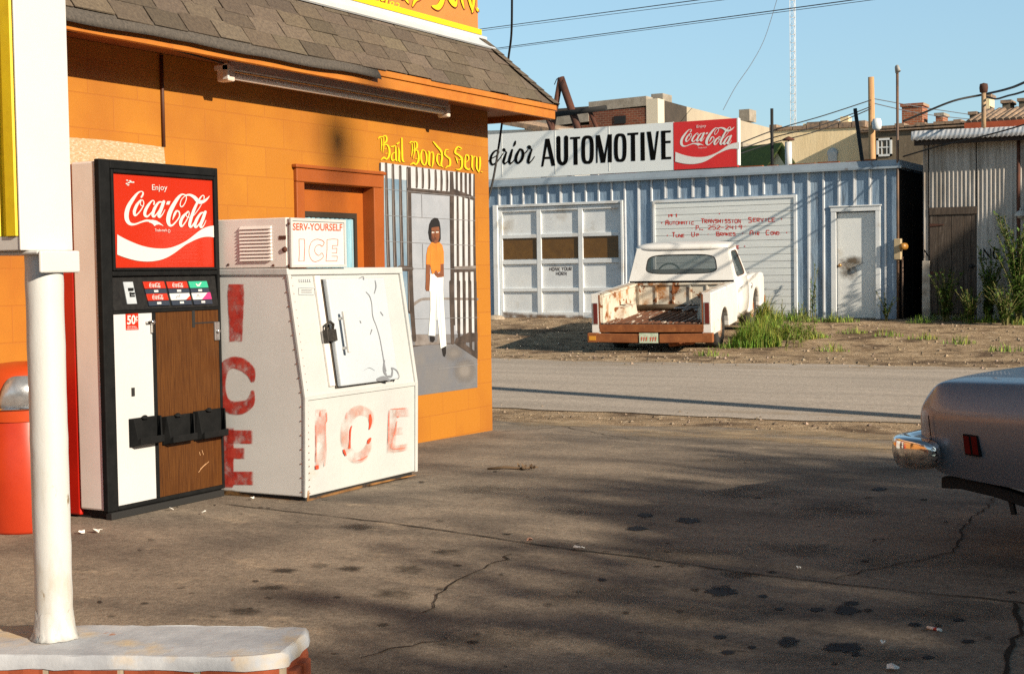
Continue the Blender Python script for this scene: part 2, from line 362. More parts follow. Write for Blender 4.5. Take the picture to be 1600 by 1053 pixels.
speckle(m_asph,110,.6,1.35);speckle(m_dirt,60,.5,1.45)
def smooth(a,b,t): t=max(0,min(1,(t-a)/(b-a)));return t*t*(3-2*t)
def zg(y):                                            # ground height: forecourt drains to the street, lot climbs to the garage
    if y<7:return 0.
    if y<11.3:return -.078*(y-7)/4.3
    if y<13:return -.078-.012*(y-11.3)/1.7
    if y<19.7:return -.09+.045*math.sin((y-13)/6.7*math.pi/2)
    if y<22.2:return -.045+.065*(y-19.7)/2.5
    if y<27.6:return .02+.29*(y-22.2)/5.4
    return .31
def sheet(name,xs,ylo,yhi,rows,m,lift,nx=60,seed=3,jit=.1):
    rr=random.Random(seed);mb=MB()
    def edge(y,amp):
        a=[rr.uniform(0,6.28) for _ in range(4)]
        return lambda x:y+amp*(math.sin(x*.9+a[0])*.5+math.sin(x*2.3+a[1])*.3+math.sin(x*5.1+a[2])*.2+math.sin(x*11+a[3])*.12)
    e0,e1=edge(ylo,jit),edge(yhi,jit)
    X=[xs[0]+(xs[1]-xs[0])*i/nx for i in range(nx+1)]
    rws=[]
    for j in range(rows+1):
        t=j/rows
        rws.append([mb.vert((x,e0(x)*(1-t)+e1(x)*t,zg(e0(x)*(1-t)+e1(x)*t)+lift)) for x in X])
    for a,b in zip(rws,rws[1:]):
        for k in range(nx):mb.f.append([a[k],a[k+1],b[k+1],b[k]]);mb.mi.append(0);mb.sm.append(True)
    return mb.build(name,m,recalc=False)
# base ground: one sheet to the horizon
g=MB();ys=[-60,-20,0,7,9,11.3,13,14.5,16,17.5,19.7,21,22.2,24,25.8,27.6,40,80,300,1500];xr=[-1500,-300,-60,-30,-15,0,15,40,300,1500]
rw=[[g.vert((x,y,zg(y))) for x in xr] for y in ys]
for a,b in zip(rw,rw[1:]):
    for k in range(len(xr)-1):g.f.append([a[k],a[k+1],b[k+1],b[k]]);g.mi.append(0);g.sm.append(True)
struct(g.build('ground',m_dirt,recalc=False))
fore=struct(sheet('forecourt',(-14,30),-25,11.95,90,m_conc,.006,160,5,.22))
road=struct(sheet('road',(-90,90),13.05,19.75,24,m_asph,.008,700,9,.16))
# cracks and joints in the forecourt, traced on the ground
def gpt(x,y):
    z=0.
    for _ in range(4):
        p=onZ(z,x,y);z=zg(p.y)
    return p
def crack(pts,w,seed,wob=.012):
    rr=random.Random(seed);P=[gpt(*p) for p in pts];Q=[]
    for a,b in zip(P,P[1:]):
        n=max(3,int((b-a).length/.07))
        for i in range(n):
            q=a.lerp(b,i/n);d=(b-a).normalized();Q.append(q+Vector((-d.y,d.x,0))*rr.gauss(0,wob))
    Q.append(P[-1]);mb=MB();L=[]
    for i,q in enumerate(Q):
        d=(Q[min(i+1,len(Q)-1)]-Q[max(i-1,0)]).normalized();s=Vector((-d.y,d.x,0))*w*rr.uniform(.35,1)/2
        z=Vector((q.x,q.y,zg(q.y)+.0105));L.append((mb.vert(z-s),mb.vert(z+s)))
    for a,b in zip(L,L[1:]):mb.f.append([a[0],a[1],b[1],b[0]]);mb.mi.append(0);mb.sm.append(False)
    mb.build('crack',m_crack,fore,recalc=False)
crack([(352,790),(470,803),(600,818),(720,835),(830,852),(900,862),(1000,873),(1130,893),(1250,908),(1400,925),(1530,937),(1640,950)],.016,1,.004)
crack([(672,960),(690,925),(712,908),(745,895),(775,880),(800,868)],.013,2)
crack([(1305,908),(1350,895),(1430,880),(1490,865),(1500,830),(1530,800),(1560,775)],.010,3)
crack([(1585,945),(1592,985),(1580,1020),(1570,1060)],.022,4)
crack([(560,1030),(640,1010),(700,1000)],.010,5)
crack([(770,676),(880,668),(1000,690)],.012,6)
# stains
pt=Paint(lambda x,y:(lambda p:(p.x,p.y,zg(p.y)+.0075))(gpt(x,y)),(0,0,1),lift=.0002,step=.00001)
for i,(x,y,rx,ry) in enumerate([(995,828,18,4),(1127,926,29,9),(1323,956,24,8),(1330,945,15,4),(1232,1006,20,9),(1316,1014,34,9),(1125,998,12,4),(1192,934,10,3),
     (1218,954,9,3),(1276,955,14,4),(1175,1014,7,3),(1338,1025,9,4),(1498,971,11,3),(1512,1005,13,4),(1450,1030,12,3),(1374,766,14,3),(1008,807,15,4),(1074,815,21,5),(1430,979,12,4),(940,908,8,3),(1137,1022,12,4)]):
    pt.blob(x,y,rx,ry,0,seed=i,core=.62,jit=.2)
pt.build('oil_spot',m_oil,fore)
pt=Paint(lambda x,y:(lambda p:(p.x,p.y,zg(p.y)+.0068))(gpt(x,y)),(0,0,1),lift=.0001,step=.000004)
rr=random.Random(11)
for i,(x,y,rx,ry) in enumerate([(547,891,22,6),(500,885,18,5),(443,893,26,5),(380,957,30,7),(640,892,28,8),(620,930,44,10),(330,965,14,3),(527,935,8,2),(430,920,30,5),(560,825,30,5),(700,865,34,6),(1155,900,36,7),
     (1120,720,60,5),(890,800,60,8),(760,765,80,8),(1300,800,90,14),(1050,870,120,16),(900,930,120,20),(780,1000,120,20),(1100,960,160,24),(1400,880,140,20),(1250,860,90,14),(1500,960,120,20),(1000,1020,140,22),(1330,1030,160,20),(1180,770,90,12)]):
    pt.blob(x,y,rx,ry,0,seed=i+50,core=.4,jit=.25,amp=.7 if rx<50 else .28)
for i in range(90):
    y=rr.uniform(710,1050);x=rr.uniform(130,1590);k=(y-500)/500
    pt.blob(x,y,rr.uniform(3,13)*k,rr.uniform(1,4)*k,0,seed=i+200,core=.6,jit=.2,amp=rr.uniform(.4,1))
pt.build('dull_spot',m_dull,fore)
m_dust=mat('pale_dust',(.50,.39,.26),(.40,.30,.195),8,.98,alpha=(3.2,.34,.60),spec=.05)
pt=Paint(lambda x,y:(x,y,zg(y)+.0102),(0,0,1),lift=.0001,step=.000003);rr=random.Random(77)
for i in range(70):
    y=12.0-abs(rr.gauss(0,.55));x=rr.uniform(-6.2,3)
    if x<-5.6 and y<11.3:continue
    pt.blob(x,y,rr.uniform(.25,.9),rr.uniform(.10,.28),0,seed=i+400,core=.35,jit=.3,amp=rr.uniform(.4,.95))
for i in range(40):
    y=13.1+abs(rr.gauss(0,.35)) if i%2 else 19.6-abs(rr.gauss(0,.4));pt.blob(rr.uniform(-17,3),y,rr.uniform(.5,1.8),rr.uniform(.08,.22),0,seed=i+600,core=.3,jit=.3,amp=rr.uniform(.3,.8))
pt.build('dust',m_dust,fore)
# loose stones by the road edges and on the lot
mb=MB();rr=random.Random(21)
for i in range(1500):
    k=rr.random()
    if k<.25:y=rr.gauss(12.6,.35)
    elif k<.45:y=rr.gauss(20.0,.4)
    else:y=rr.uniform(20,27.4)
    x=rr.uniform(-17,2)
    if y<12.1 and x<-5.5:continue
    r=rr.uniform(.008,.026)*(1.4 if y>19 else 1);z=zg(y)+r*.3;c=rr.uniform(.35,1.15);c=(c,c*rr.uniform(.9,1),c*rr.uniform(.8,1))
    t=[Vector((math.cos(a)*r*rr.uniform(.7,1.3),math.sin(a)*r*rr.uniform(.7,1.3),0)) for a in(0,1.57,3.14,4.71)]
    b=Vector((x,y,z));T=b+Vector((0,0,r*rr.uniform(.4,.8)));Bt=b-Vector((0,0,r))
    for a in range(4):mb.face([b+t[a],b+t[(a+1)%4],T],0,c);mb.face([b+t[(a+1)%4],b+t[a],Bt],0,c)
struct(mb.build('gravel',m_stone,recalc=False),'stuff','loose pale stones scattered along the road edges and the dirt lot')

# ------------------------------------------------------------------ orange store
WX=-6.35
store=thing('store_building','orange painted block building with a shingled mansard roof and a jail cell mural','store',(-6.35,6,0))
mb=MB()
mb.box((-13,-4,-.4),(WX,8.35,2.74)).box((-13,9.23,-.4),(WX,11.05,2.74)).box((-13,8.35,2.0),(WX,9.23,2.74)).box((-13,8.35,-.4),(-6.47,9.23,2.0))
mb.build('wall',m_orange,store)
# mansard roof: deck, then individual shingle tabs with their own tint
T0=Vector((-6.30,0,3.335));E0=Vector((-5.93,0,2.822))
def roofpt(y,t,h=0): # t 0 at eave .. 1 at top
    p=E0.lerp(T0,t);n=Vector((.513,0,.37)).normalized();return Vector((p.x,y,p.z))+n*h
hipy=lambda t:11.56+(10.93-11.56)*t
mb=MB()
mb.hexa([(-5.93,-4,2.80),(-5.93,11.555,2.80),(-13,11.555,2.80),(-13,-4,2.80),(-6.30,-4,3.325),(-6.30,10.925,3.325),(-13,10.925,3.325),(-13,-4,3.325)])
rf=mb.build('roof',m_felt,store)
rr=random.Random(4);mb=MB();NC=5;ex=1/NC
for c in range(NC):
    t0=c*ex-.012;t1=(c+1)*ex+.02;y=-4+(c%2)*.152+rr.uniform(-.02,.02)
    while y<11.6:
        w=.305+rr.uniform(-.012,.012);g=rr.choice([.72,.85,.92,.97,1,1.03,1.08,1.15])*rr.uniform(.92,1.08);col=(g,g*rr.uniform(.96,1.02),g*rr.uniform(.92,1.02))
        y0=y+.006;y1=min(y+w-.006,hipy((t0+t1)/2)-.01);y+=w
        if y1-y0<.03:continue
        d=rr.uniform(-.012,.012);lf=rr.uniform(.006,.012)+.0*c;sag=rr.uniform(-.02,.015) if c==0 else rr.uniform(-.006,.006)
        if c==0 and y0<8.75:sag-=.02
        y1b=min(y1,hipy(t0)-.01);y1t=min(y1,hipy(t1)-.01)
        if y1t<=y0:continue
        a,b=roofpt(y0,t0+sag,lf),roofpt(y1b,t0+sag+rr.uniform(-.006,.006),lf+rr.uniform(-.004,.006));e,f=roofpt(y1t,t1,.006),roofpt(y0,t1,.006)
        a2,b2=roofpt(y0,t0+sag,lf-.006),roofpt(y1b,t0+sag,lf-.006);e2,f2=roofpt(y1t,t1,.0),roofpt(y0,t1,.0)
        mb.hexa([a2,b2,e2,f2,a,b,e,f],0,col)
# hip cap
for k in range(9):
    t0=k/9-.02;t1=(k+1)/9+.03;g=rr.uniform(.6,.95)
    a=roofpt(hipy(t0)+.0,t0,.03);b=roofpt(hipy(t1),t1,.02)
    s1=Vector((0,-.12,0.0));s2=Vector((-.11,.035,-.06))
    mb.face([a,b,b+s1,a+s1],0,(g,g,g));mb.face([b,a,a+s2,b+s2],0,(g,g,g))
sub(mb.build('shingles',m_shingle,None,recalc=False),rf)
# curled felt starter strip hanging over the eave
mb=MB();N=40;sec=[]
for i in range(N+1):
    y=2+6.72*i/N;z=.004*math.sin(y*3.1)+.003*math.sin(y*7)+rr.uniform(-.003,.003);w=.03+.012*math.sin(y*1.3)
    sec.append([(-6.0,y,2.875+z),(-5.925,y,2.815+z),(-5.895,y,2.775+z-w*.3),(-5.888,y,2.745+z-w*.4),(-5.905,y,2.75+z-w*.35),(-5.94,y,2.80+z)])
mb.loft(sec,0,True,True,True);sub(mb.build('starter_strip',m_felt,None),rf)
mb=MB();mb.box((-6.34,-4,3.325),(-6.285,10.95,3.375));mb.hexa([(-6.29,-4,3.30),(-6.225,-4,3.262),(-6.225,10.99,3.262),(-6.29,10.99,3.30),(-6.29,-4,3.345),(-6.215,-4,3.272),(-6.215,10.99,3.272),(-6.29,10.99,3.345)])
sub(mb.build('flashing',m_flash,None),rf)
mb=MB();mb.box((-5.97,-4,2.69),(-5.93,11.535,2.765)).box((-5.965,8.70,2.770),(-5.922,11.55,2.815)).box((-5.96,-4,2.767),(-5.95,8.70,2.81))
mb.box((-12,11.50,2.69),(-5.97,11.535,2.765)).box((-12,11.51,2.770),(-5.965,11.55,2.815))
sub(mb.build('fascia',m_orange_trim,None,bevel=.004),rf)
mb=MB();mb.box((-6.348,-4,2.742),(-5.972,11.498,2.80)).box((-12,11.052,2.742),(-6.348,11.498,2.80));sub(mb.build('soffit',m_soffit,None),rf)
# door
dr=MB().box((-6.47,8.352,-.05),(-6.43,9.228,1.998)).build('door',m_door_paint,store)
mb=MB()
for y0,y1,z0,z1 in((8.26,8.352,-.05,2.0),(9.228,9.36,-.05,2.0)):mb.box((WX-.11,y0 if y0>9 else y0,z0),(WX+.028,y1,z1))
mb.box((WX-.02,8.26,2.002),(WX+.03,9.36,2.10));mb.box((WX+.0,8.24,2.1),(WX+.045,9.38,2.125))
sub(mb.build('door_frame',m_doorframe,None,bevel=.006),dr)
mb=MB()
for a,b in(((8.43,1.02),(8.46,1.80)),((9.09,1.02),(9.12,1.80)),((8.46,1.02),(9.09,1.06)),((8.46,1.76),(9.09,1.80))):mb.box((-6.43,a[0],a[1]),(-6.412,b[0],b[1]))
sub(mb.build('window_frame',mat('dark_window_frame',(.03,.02,.012),rough=.6),None),dr)
mb=MB();P=[]
for i in range(60):
    y=8.46+.63*i/59;P.append((-6.4265+.0035*math.sin(i*1.15)+.0015*math.sin(i*2.9),y))
mb.loft([[(x,y,1.06) for x,y in P],[(x,y,1.76) for x,y in P]]);sub(mb.build('curtain',m_curtain,None,recalc=False),dr)
mb=MB();mb.tube([(-6.40,8.52,.98),(-6.36,8.52,.98)],.012).lathe([(0,.0),(.026,.004),(.03,.02),(.02,.035),(0,.038)],(-6.37,8.52,.98),'X',16);sub(mb.build('door_knob',m_steel,None),dr)

# ---- mural of the open cell door, traced on the wall
onW=lambda x,y:onX(WX,x,y)
cA=crop([590,250,760,450],895,onW);cB=crop([630,440,760,630],720,onW);cC=crop([640,330,730,450],790,onW);cT=crop([580,200,760,300],1600,onW)
k_bar=mat('mural_bar_paint',(.030,.022,.018),(.075,.055,.045),9,.6)
k_barg=mat('mural_bar_grey',(.22,.20,.19),(.13,.11,.10),9,.6)
k_wall=mat('mural_pale_grey',(.31,.33,.37),(.25,.275,.315),4,.6,bump=.2,bsc=40)
k_light=mat('mural_white',(.50,.51,.52),(.40,.42,.45),6,.6)
k_blue=mat('mural_blue_grey',(.12,.20,.28),(.27,.33,.38),5,.6,stretch=(1,1,.5))
k_floor=mat('mural_floor_grey',(.115,.125,.15),(.155,.15,.15),3,.6)
k_floor2=mat('mural_floor_pale',(.19,.175,.165),rough=.6,alpha=(3,.0,.35))
k_skin=mat('mural_skin',(.20,.070,.028),(.15,.05,.02),12,.6)
k_skind=mat('mural_skin_dark',(.075,.026,.014))
k_hair=mat('mural_hair',(.010,.008,.008))
k_shirt=mat('mural_shirt',(.58,.19,.022),(.52,.155,.018),9,.6)
k_shirtd=mat('mural_shirt_crease',(.42,.13,.02))
k_pants=mat('mural_trousers',(.66,.68,.66),(.56,.60,.60),9,.6)
k_pantsd=mat('mural_trouser_crease',(.40,.44,.46))
k_eye=mat('mural_eye',(.7,.68,.62))
k_line=mat('mural_joint',(.22,.22,.23))
KM=[k_bar,k_barg,k_wall,k_light,k_blue,k_floor,k_skin,k_skind,k_hair,k_shirt,k_shirtd,k_pants,k_pantsd,k_eye,k_line,k_floor2]
def blockbump(M,st=.3):
    n=M.node_tree.nodes;L=M.node_tree.links;b=n['Principled BSDF'];tc=n.new('ShaderNodeTexCoord');sp=n.new('ShaderNodeSeparateXYZ');cb=n.new('ShaderNodeCombineXYZ')
    L.new(tc.outputs['Object'],sp.inputs[0]);L.new(sp.outputs['Y'],cb.inputs[0]);L.new(sp.outputs['Z'],cb.inputs[1])
    mp=n.new('ShaderNodeMapping');mp.inputs['Location'].default_value=(.10,.05,0);L.new(cb.outputs[0],mp.inputs[0]);br=n.new('ShaderNodeTexBrick')
    for k,v in(('Scale',1),('Brick Width',.413),('Row Height',.2065),('Mortar Size',.005),('Mortar Smooth',.2)):br.inputs[k].default_value=v
    L.new(mp.outputs[0],br.inputs['Vector']);fn=n.new('ShaderNodeTexNoise');fn.inputs['Scale'].default_value=70;fn.inputs['Detail'].default_value=5;L.new(tc.outputs['Object'],fn.inputs[0])
    a=n.new('ShaderNodeMath');a.operation='MULTIPLY_ADD';a.inputs[1].default_value=.35;iv=n.new('ShaderNodeMath');iv.operation='SUBTRACT';iv.inputs[0].default_value=1
    L.new(br.outputs['Fac'],iv.inputs[1]);L.new(fn.outputs[0],a.inputs[0]);L.new(iv.outputs[0],a.inputs[2]);bp=n.new('ShaderNodeBump');bp.inputs['Strength'].default_value=st;bp.inputs['Distance'].default_value=.006
    L.new(a.outputs[0],bp.inputs['Height']);L.new(bp.outputs[0],b.inputs['Normal'])
for k_ in KM:blockbump(k_)
BAR,BARG,WAL,LIT,BLU,FLO,SKN,SKD,HAI,SHI,SHD,PAN,PAD,EYE,LIN,FL2=range(16)
pa=Paint(cA,(1,0,0),lift=.003,step=.00002)
# field, floor
pa.poly([(25,22),(795,118),(808,1130),(808,1835),(200,1850),(60,1850),(50,95),(25,92)],WAL)
pa.poly([(25,22),(300,58),(275,170),(52,150),(52,95),(25,92)],LIT).poly([(50,150),(272,172),(272,1850),(60,1850)],BLU)
pa.poly([(275,60),(795,118),(797,320),(620,280),(262,240)],LIT).poly([(620,290),(797,330),(805,1500),(640,1400)],LIT)
def sw(pn,fn): pn.f=fn;return pn
sw(pa,cB)
pa.poly([(-120,470),(95,462),(130,455),(420,455),(640,450),(640,915),(130,985),(-300,1040),(-300,520)],FLO)
pa.blob(530,770,108,120,FL2,seed=3,core=.3,jit=.05,amp=.95).blob(440,620,110,80,FL2,seed=4,core=.2,jit=.1,amp=.8)
pa.stroke([(70,212),(150,158),(230,150)],[28,24,24],m=BARG).stroke([(340,148),(480,150),(640,152)],w=20,m=BARG)
pa.stroke([(80,560),(180,545),(300,540),(420,535)],[14,12,10,8],m=BAR)
pa.poly([(100,455),(210,460),(225,520),(290,520),(300,460),(365,455),(370,530),(270,545),(100,552)],BARG)
sw(pa,cA)
# upper short bars
for x,t,b in((318,65,225),(368,72,230),(420,82,235),(474,88,242),(521,92,247),(567,95,250)):
    pa.stroke([(x,t),(x+2,(t+b)/2),(x+1,b)],[16,22,18],m=BAR);pa.stroke([(x-6,t+8),(x-5,b-8)],w=6,m=BARG)
for x,t,b in((648,102,265),(685,112,278),(722,115,285),(757,118,300)):pa.stroke([(x,t),(x+1,b)],w=19,m=BAR)
# left bars
pa.stroke([(18,30),(18,85)],w=14,m=BAR)
for x,t,b,dx in((66,32,880,22),(122,42,880,20),(182,55,880,18),(244,65,1250,18)):
    pa.stroke([(x,t),(x+dx*.4,(t+b)/2),(x+dx,b)],[20,26,28],m=BAR);pa.stroke([(x-4,t+10),(x+dx*.4-4,(t+b)/2),(x+dx-5,b-10)],w=6,m=BARG)
pa.stroke([(262,65),(264,600),(270,1000),(285,1300),(300,1480)],[14,28,34,34,30],m=BAR)
pa.stroke([(180,890),(270,895)],w=44,m=BAR)
# head rail, door post, right bars
pa.poly([(240,230),(600,262),(600,298),(268,272),(238,262)],BAR)
pa.poly([(592,98),(618,100),(624,240),(626,1100),(634,1360),(600,1350),(596,900),(590,400)],BAR)
pa.poly([(618,236),(797,305),(797,335),(618,285)],BAR)
for x0,x1 in((655,664),(702,712),(748,758)):pa.stroke([(x0,290),(x0+3,900),(x1,1420+(x0-655)*.7)],[16,20,22],m=BAR);pa.stroke([(x0+6,300),(x1+6,1380)],w=5,m=BARG)
pa.stroke([(790,120),(792,700),(800,1100),(806,1570)],[10,18,20,22],m=BAR)
pa.poly([(628,876),(803,870),(803,892),(628,898)],BARG).poly([(628,898),(803,892),(803,918),(628,925)],BAR)
sw(pa,cB)
pa.poly([(455,490),(560,440),(640,445),(640,515),(560,525),(460,520)],BAR)
pa.poly([(455,485),(640,620),(640,668),(440,535)],BAR)
pa.stroke([(408,0),(415,250),(425,530)],[26,30,28],m=BAR)
for x0,x1,b in((478,480,520),(526,528,560),(575,582,590)):pa.stroke([(x0,0),(x1,b)],w=20,m=BAR)
pa.stroke([(622,0),(632,640)],w=16,m=BAR)
# block joints showing through the paint
sw(pa,cA)
for y0,y1 in((240,300),(455,490),(668,695),(888,890)):pa.stroke([(55,y0),(420,(y0+y1)/2+5),(800,y1+10)],w=3,m=LIN)
pa.stroke([(358,285),(362,470)],w=3,m=LIN).stroke([(365,690),(370,890)],w=3,m=LIN)
sw(pa,cB);pa.stroke([(95,322),(640,310)],w=3,m=LIN);pa.stroke([(300,758),(640,715)],w=4,m=LIN)
# the painted figure
sw(pa,cB)
pa.poly([(225,470),(265,475),(270,500),(255,525),(232,520)],HAI).poly([(330,575),(365,558),(365,620),(355,650),(340,640)],HAI)
pa.poly([(228,-20),(335,-20),(345,180),(368,555),(318,580),(290,300),(278,150),(272,470),(212,465),(230,250)],PAN)
pa.stroke([(282,100),(284,330)],[4,14],m=PAD).stroke([(300,60),(330,500)],[4,8],m=PAD)
pa.poly([(190,0),(222,0),(216,60),(208,82),(195,80),(187,60)],SKN)
sw(pa,cC)
pa.poly([(275,860),(455,880),(450,1100),(262,1100)],PAN)
pa.poly([(218,730),(272,735),(262,1100),(212,1060)],SKN)
pa.poly([(300,415),(390,415),(440,470),(460,560),(462,725),(415,725),(412,830),(380,845),(330,850),(300,868),(272,735),(218,732),(222,600),(240,500),(270,460)],SHI)
pa.poly([(412,725),(458,722),(462,895),(440,905),(370,912),(335,880),(332,830),(355,810),(385,855),(415,835)],SKN)
pa.stroke([(270,520),(275,640),(274,735)],[3,8,5],m=SHD).stroke([(420,580),(416,720)],[3,6],m=SHD).stroke([(355,460),(358,560)],[10,4],m=SHD).stroke([(290,450),(340,500),(360,460)],[5,7,5],m=SHD)
pa.stroke([(340,860),(400,880),(450,870)],[3,6,3],m=SKD)
pa.poly([(330,92),(375,98),(402,150),(415,240),(418,380),(405,420),(345,445),(285,420),(262,380),(248,290),(262,180),(290,120)],HAI)
pa.poly([(290,230),(340,218),(392,215),(402,290),(398,370),(380,420),(350,445),(320,430),(300,400),(290,360)],SKN)
pa.poly([(285,300),(300,330),(318,400),(330,432),(300,415),(286,370)],SKD).poly([(300,370),(340,380),(330,420),(310,410)],SKD)
pa.rect(296,284,326,302,EYE).rect(352,280,384,298,EYE).dot(312,293,7,HAI).dot(366,289,7,HAI)
pa.stroke([(292,272),(328,276)],w=8,m=HAI).stroke([(350,270),(388,268)],w=8,m=HAI)
pa.stroke([(340,290),(336,340),(326,362),(352,366)],[5,7,12,6],m=SKD).stroke([(322,395),(345,388),(368,392)],[5,12,5],m=SKD)
pa.stroke([(338,376),(352,374)],w=8,m=HAI)
mural=pa.build('mural',KM,store)
# ---- blackletter wall writing
def bl(fn,lift=.003,amp=1):
    return Paint(fn,(1,0,0),lift=lift,step=.00003)
def blackletter(p,strokes,wk=1,off=(6,3)):
    for s in strokes:p.stroke([(x+off[0],y+off[1]) for x,y in s[0]],[w*wk+1 for w in s[1]],m=1)
    for s in strokes:p.stroke(s[0],[w*wk for w in s[1]],m=0)
BAIL=[([(85,155),(110,130),(140,125)],[8,24,8]),([(140,130),(185,110),(205,140),(200,190),(160,225)],[12,18,26,28,10]),([(130,150),(135,230),(125,320)],[14,22,8]),([(160,130),(165,240),(150,350)],[10,20,6]),
 ([(150,245),(205,235),(240,290),(240,380),(205,435),(165,415),(120,450)],[8,20,30,34,20,30,6]),([(190,360),(215,355)],[10,10]),([(175,300),(200,290)],[10,10]),
 ([(258,260),(285,262),(325,255),(330,330),(335,440),(350,465)],[8,22,12,28,30,8]),([(325,340),(285,360),(270,410),(285,455),(320,440)],[8,14,26,22,8]),
 ([(350,225),(375,205)],[24,20]),([(365,270),(378,340),(375,450),(395,475)],[10,30,30,8]),
 ([(415,145),(418,300),(425,450),(455,475)],[22,28,30,6])]
BONDS=[([(520,215),(545,195),(565,195)],[8,24,8]),([(565,205),(605,195),(625,225),(620,280),(580,310)],[12,18,26,28,10]),([(555,225),(560,310),(545,400)],[14,22,8]),([(585,210),(590,320),(570,430)],[10,20,6]),
 ([(575,325),(625,315),(645,370),(645,450),(610,510),(575,490),(525,515)],[8,20,30,34,20,30,6]),([(600,430),(625,430)],[10,10]),
 ([(740,330),(700,310),(680,370),(690,470),(725,520),(755,470),(755,380),(735,325)],[10,16,28,30,16,28,28,10]),
 ([(775,330),(795,350),(790,500),(815,530)],[8,28,28,8]),([(795,370),(835,335),(850,380),(845,490),(825,560)],[8,16,28,28,4]),
 ([(850,195),(900,255),(960,330),(970,420),(960,510),(985,550)],[16,28,32,30,30,8]),([(950,380),(910,370),(900,450),(930,520),(965,530)],[8,20,28,18,10]),
 ([(1060,305),(1020,310),(1010,370),(1050,410),(1080,440),(1080,520),(1040,540),(1015,565)],[8,22,26,24,28,30,20,5]),([(1040,345),(1060,340)],[6,10])]
SERV=[([(1240,290),(1195,265),(1160,300),(1155,350),(1200,380),(1245,430),(1245,540),(1210,580),(1160,575)],[18,20,30,28,26,34,32,24,6]),([(1155,400),(1175,440),(1190,500)],[6,22,6]),([(1195,310),(1230,310)],[8,14]),([(1200,450),(1225,440)],[8,12]),
 ([(1300,480),(1340,440),(1330,385),(1295,390),(1290,480),(1295,550),(1340,580),(1355,560)],[8,14,24,16,26,30,22,4]),
 ([(1370,385),(1390,410),(1388,540),(1410,600)],[8,28,28,6]),([(1395,420),(1420,400)],[8,20]),
 ([(1440,400),(1450,430),(1450,550),(1480,615)],[8,26,26,12]),([(1495,410),(1498,500),(1490,580),(1475,620)],[24,28,22,6]),([(1518,612),(1524,614)],[16,14])]
p=bl(cT,.0028);blackletter(p,BAIL+BONDS+SERV,.86);p.build('wall_lettering',[m_yellow,m_letter_red],store)

# ---- rooftop sign standing on the mansard
rs=thing('rooftop_sign','orange rooftop sign board with a yellow edge and yellow lettering above the shingles','sign',(-6.3,6,3.375))
m_signor=mat('sign_board_orange',(.48,.20,.045),(.44,.17,.04),3,.5,bump=.15,bsc=60)
MB().box((-6.40,0,3.378),(-6.305,10.83,4.55)).build('board',m_signor,rs)
MB().box((-6.30,0,3.38),(-6.285,10.86,3.425)).build('trim',m_yellow,rs)
onS=lambda x,y:onX(-6.304,x,y)
cS=crop([520,0,780,80],1600,onS)
ZX=lambda x,y:(-6.304,8.6+ (x-100)*.00155,4.36-(y-120)*.0021)    # the wall writing again, larger
p=Paint(ZX,(1,0,0),lift=.002,step=.00003)
# only the lower part of these letters is in view: place so that their feet sit where the photo shows them
def placed(y0,z0,k,kz): return lambda x,y:(-6.304,y0+x*k,z0-y*kz)
p.f=placed(7.79,4.78,.00198,.00218)
p=Paint(placed(7.72,4.95,.00203,.00218),(1,0,0),lift=.002,step=.00003)
for S_,sh in((BAIL,(0,330)),(BONDS,(0,110)),(SERV,(0,0))):
    blackletter(p,[([(x,y+ (330-x*.21)) for x,y in a],w) for a,w in S_],1.0)
p.build('lettering',[m_yellow,m_letter_red],rs)
p=Paint(cS,(1,0,0),lift=.002)
p.text('252-5182',(215,10),(628,108),(240,-62));p.build('phone_number',m_yellow,rs)

# ---- fluorescent strip under the eave
fl=thing('fluorescent_light','long white fluorescent strip light hung under the store eave','light fixture',(-6.15,8.6,2.74))
mb=MB();mb.hexa([(-6.22,7.30,2.665),(-6.10,7.30,2.665),(-6.10,10.0,2.665),(-6.22,10.0,2.665),(-6.20,7.30,2.738),(-6.11,7.30,2.738),(-6.11,10.0,2.738),(-6.20,10.0,2.738)])
mb.build('housing',mat('fixture_grey',(.50,.46,.43),(.42,.38,.36),4,.5),fl,bevel=.006)
MB().tube([(-6.14,7.36,2.632),(-6.14,9.96,2.632)],.024,14).build('tube',mat('lamp_tube',(.72,.66,.60),rough=.25),fl)
for y0,y1 in((7.28,7.35),(9.97,10.02)):MB().box((-6.20,y0,2.59),(-6.10,y1,2.70)).build('lamp_holder',mat('lamp_holder_white',(.62,.52,.44),rough=.5),fl,bevel=.012)
MB().box((-6.13,7.26,2.60),(-6.09,7.278,2.70)).box((-6.20,7.26,2.66),(-6.08,7.275,2.69)).build('mounting_bracket',m_white,fl)
MB().tube([(-6.33,5.2,2.70),(-6.1,6.0,2.725),(-6.05,6.6,2.72),(-6.12,7.26,2.70)],.006,6).build('cable',m_blackmatte,fl)

# plywood sheet and pipe on the wall behind the machines
mb=MB();P=[(5.86,.02),(6.93,.02),(6.925,2.05),(6.915,2.152),(6.7,2.158),(6.4,2.162),(6.1,2.155),(5.86,2.15)]
mb.prism([(-6.345,y,z) for y,z in P],(.016,0,0))
tag(mb.build('plywood_sheet',m_ply),'weathered plywood sheet against the orange wall behind the vending machine','plywood')
mb=MB();mb.tube([(-6.338,6.925,2.155),(-6.338,6.925,2.73)],.011,8)
tag(mb.build('conduit_pipe',mat('pipe_brown',(.07,.022,.008),rough=.6)),'thin dark pipe running up the orange wall from the plywood','pipe')

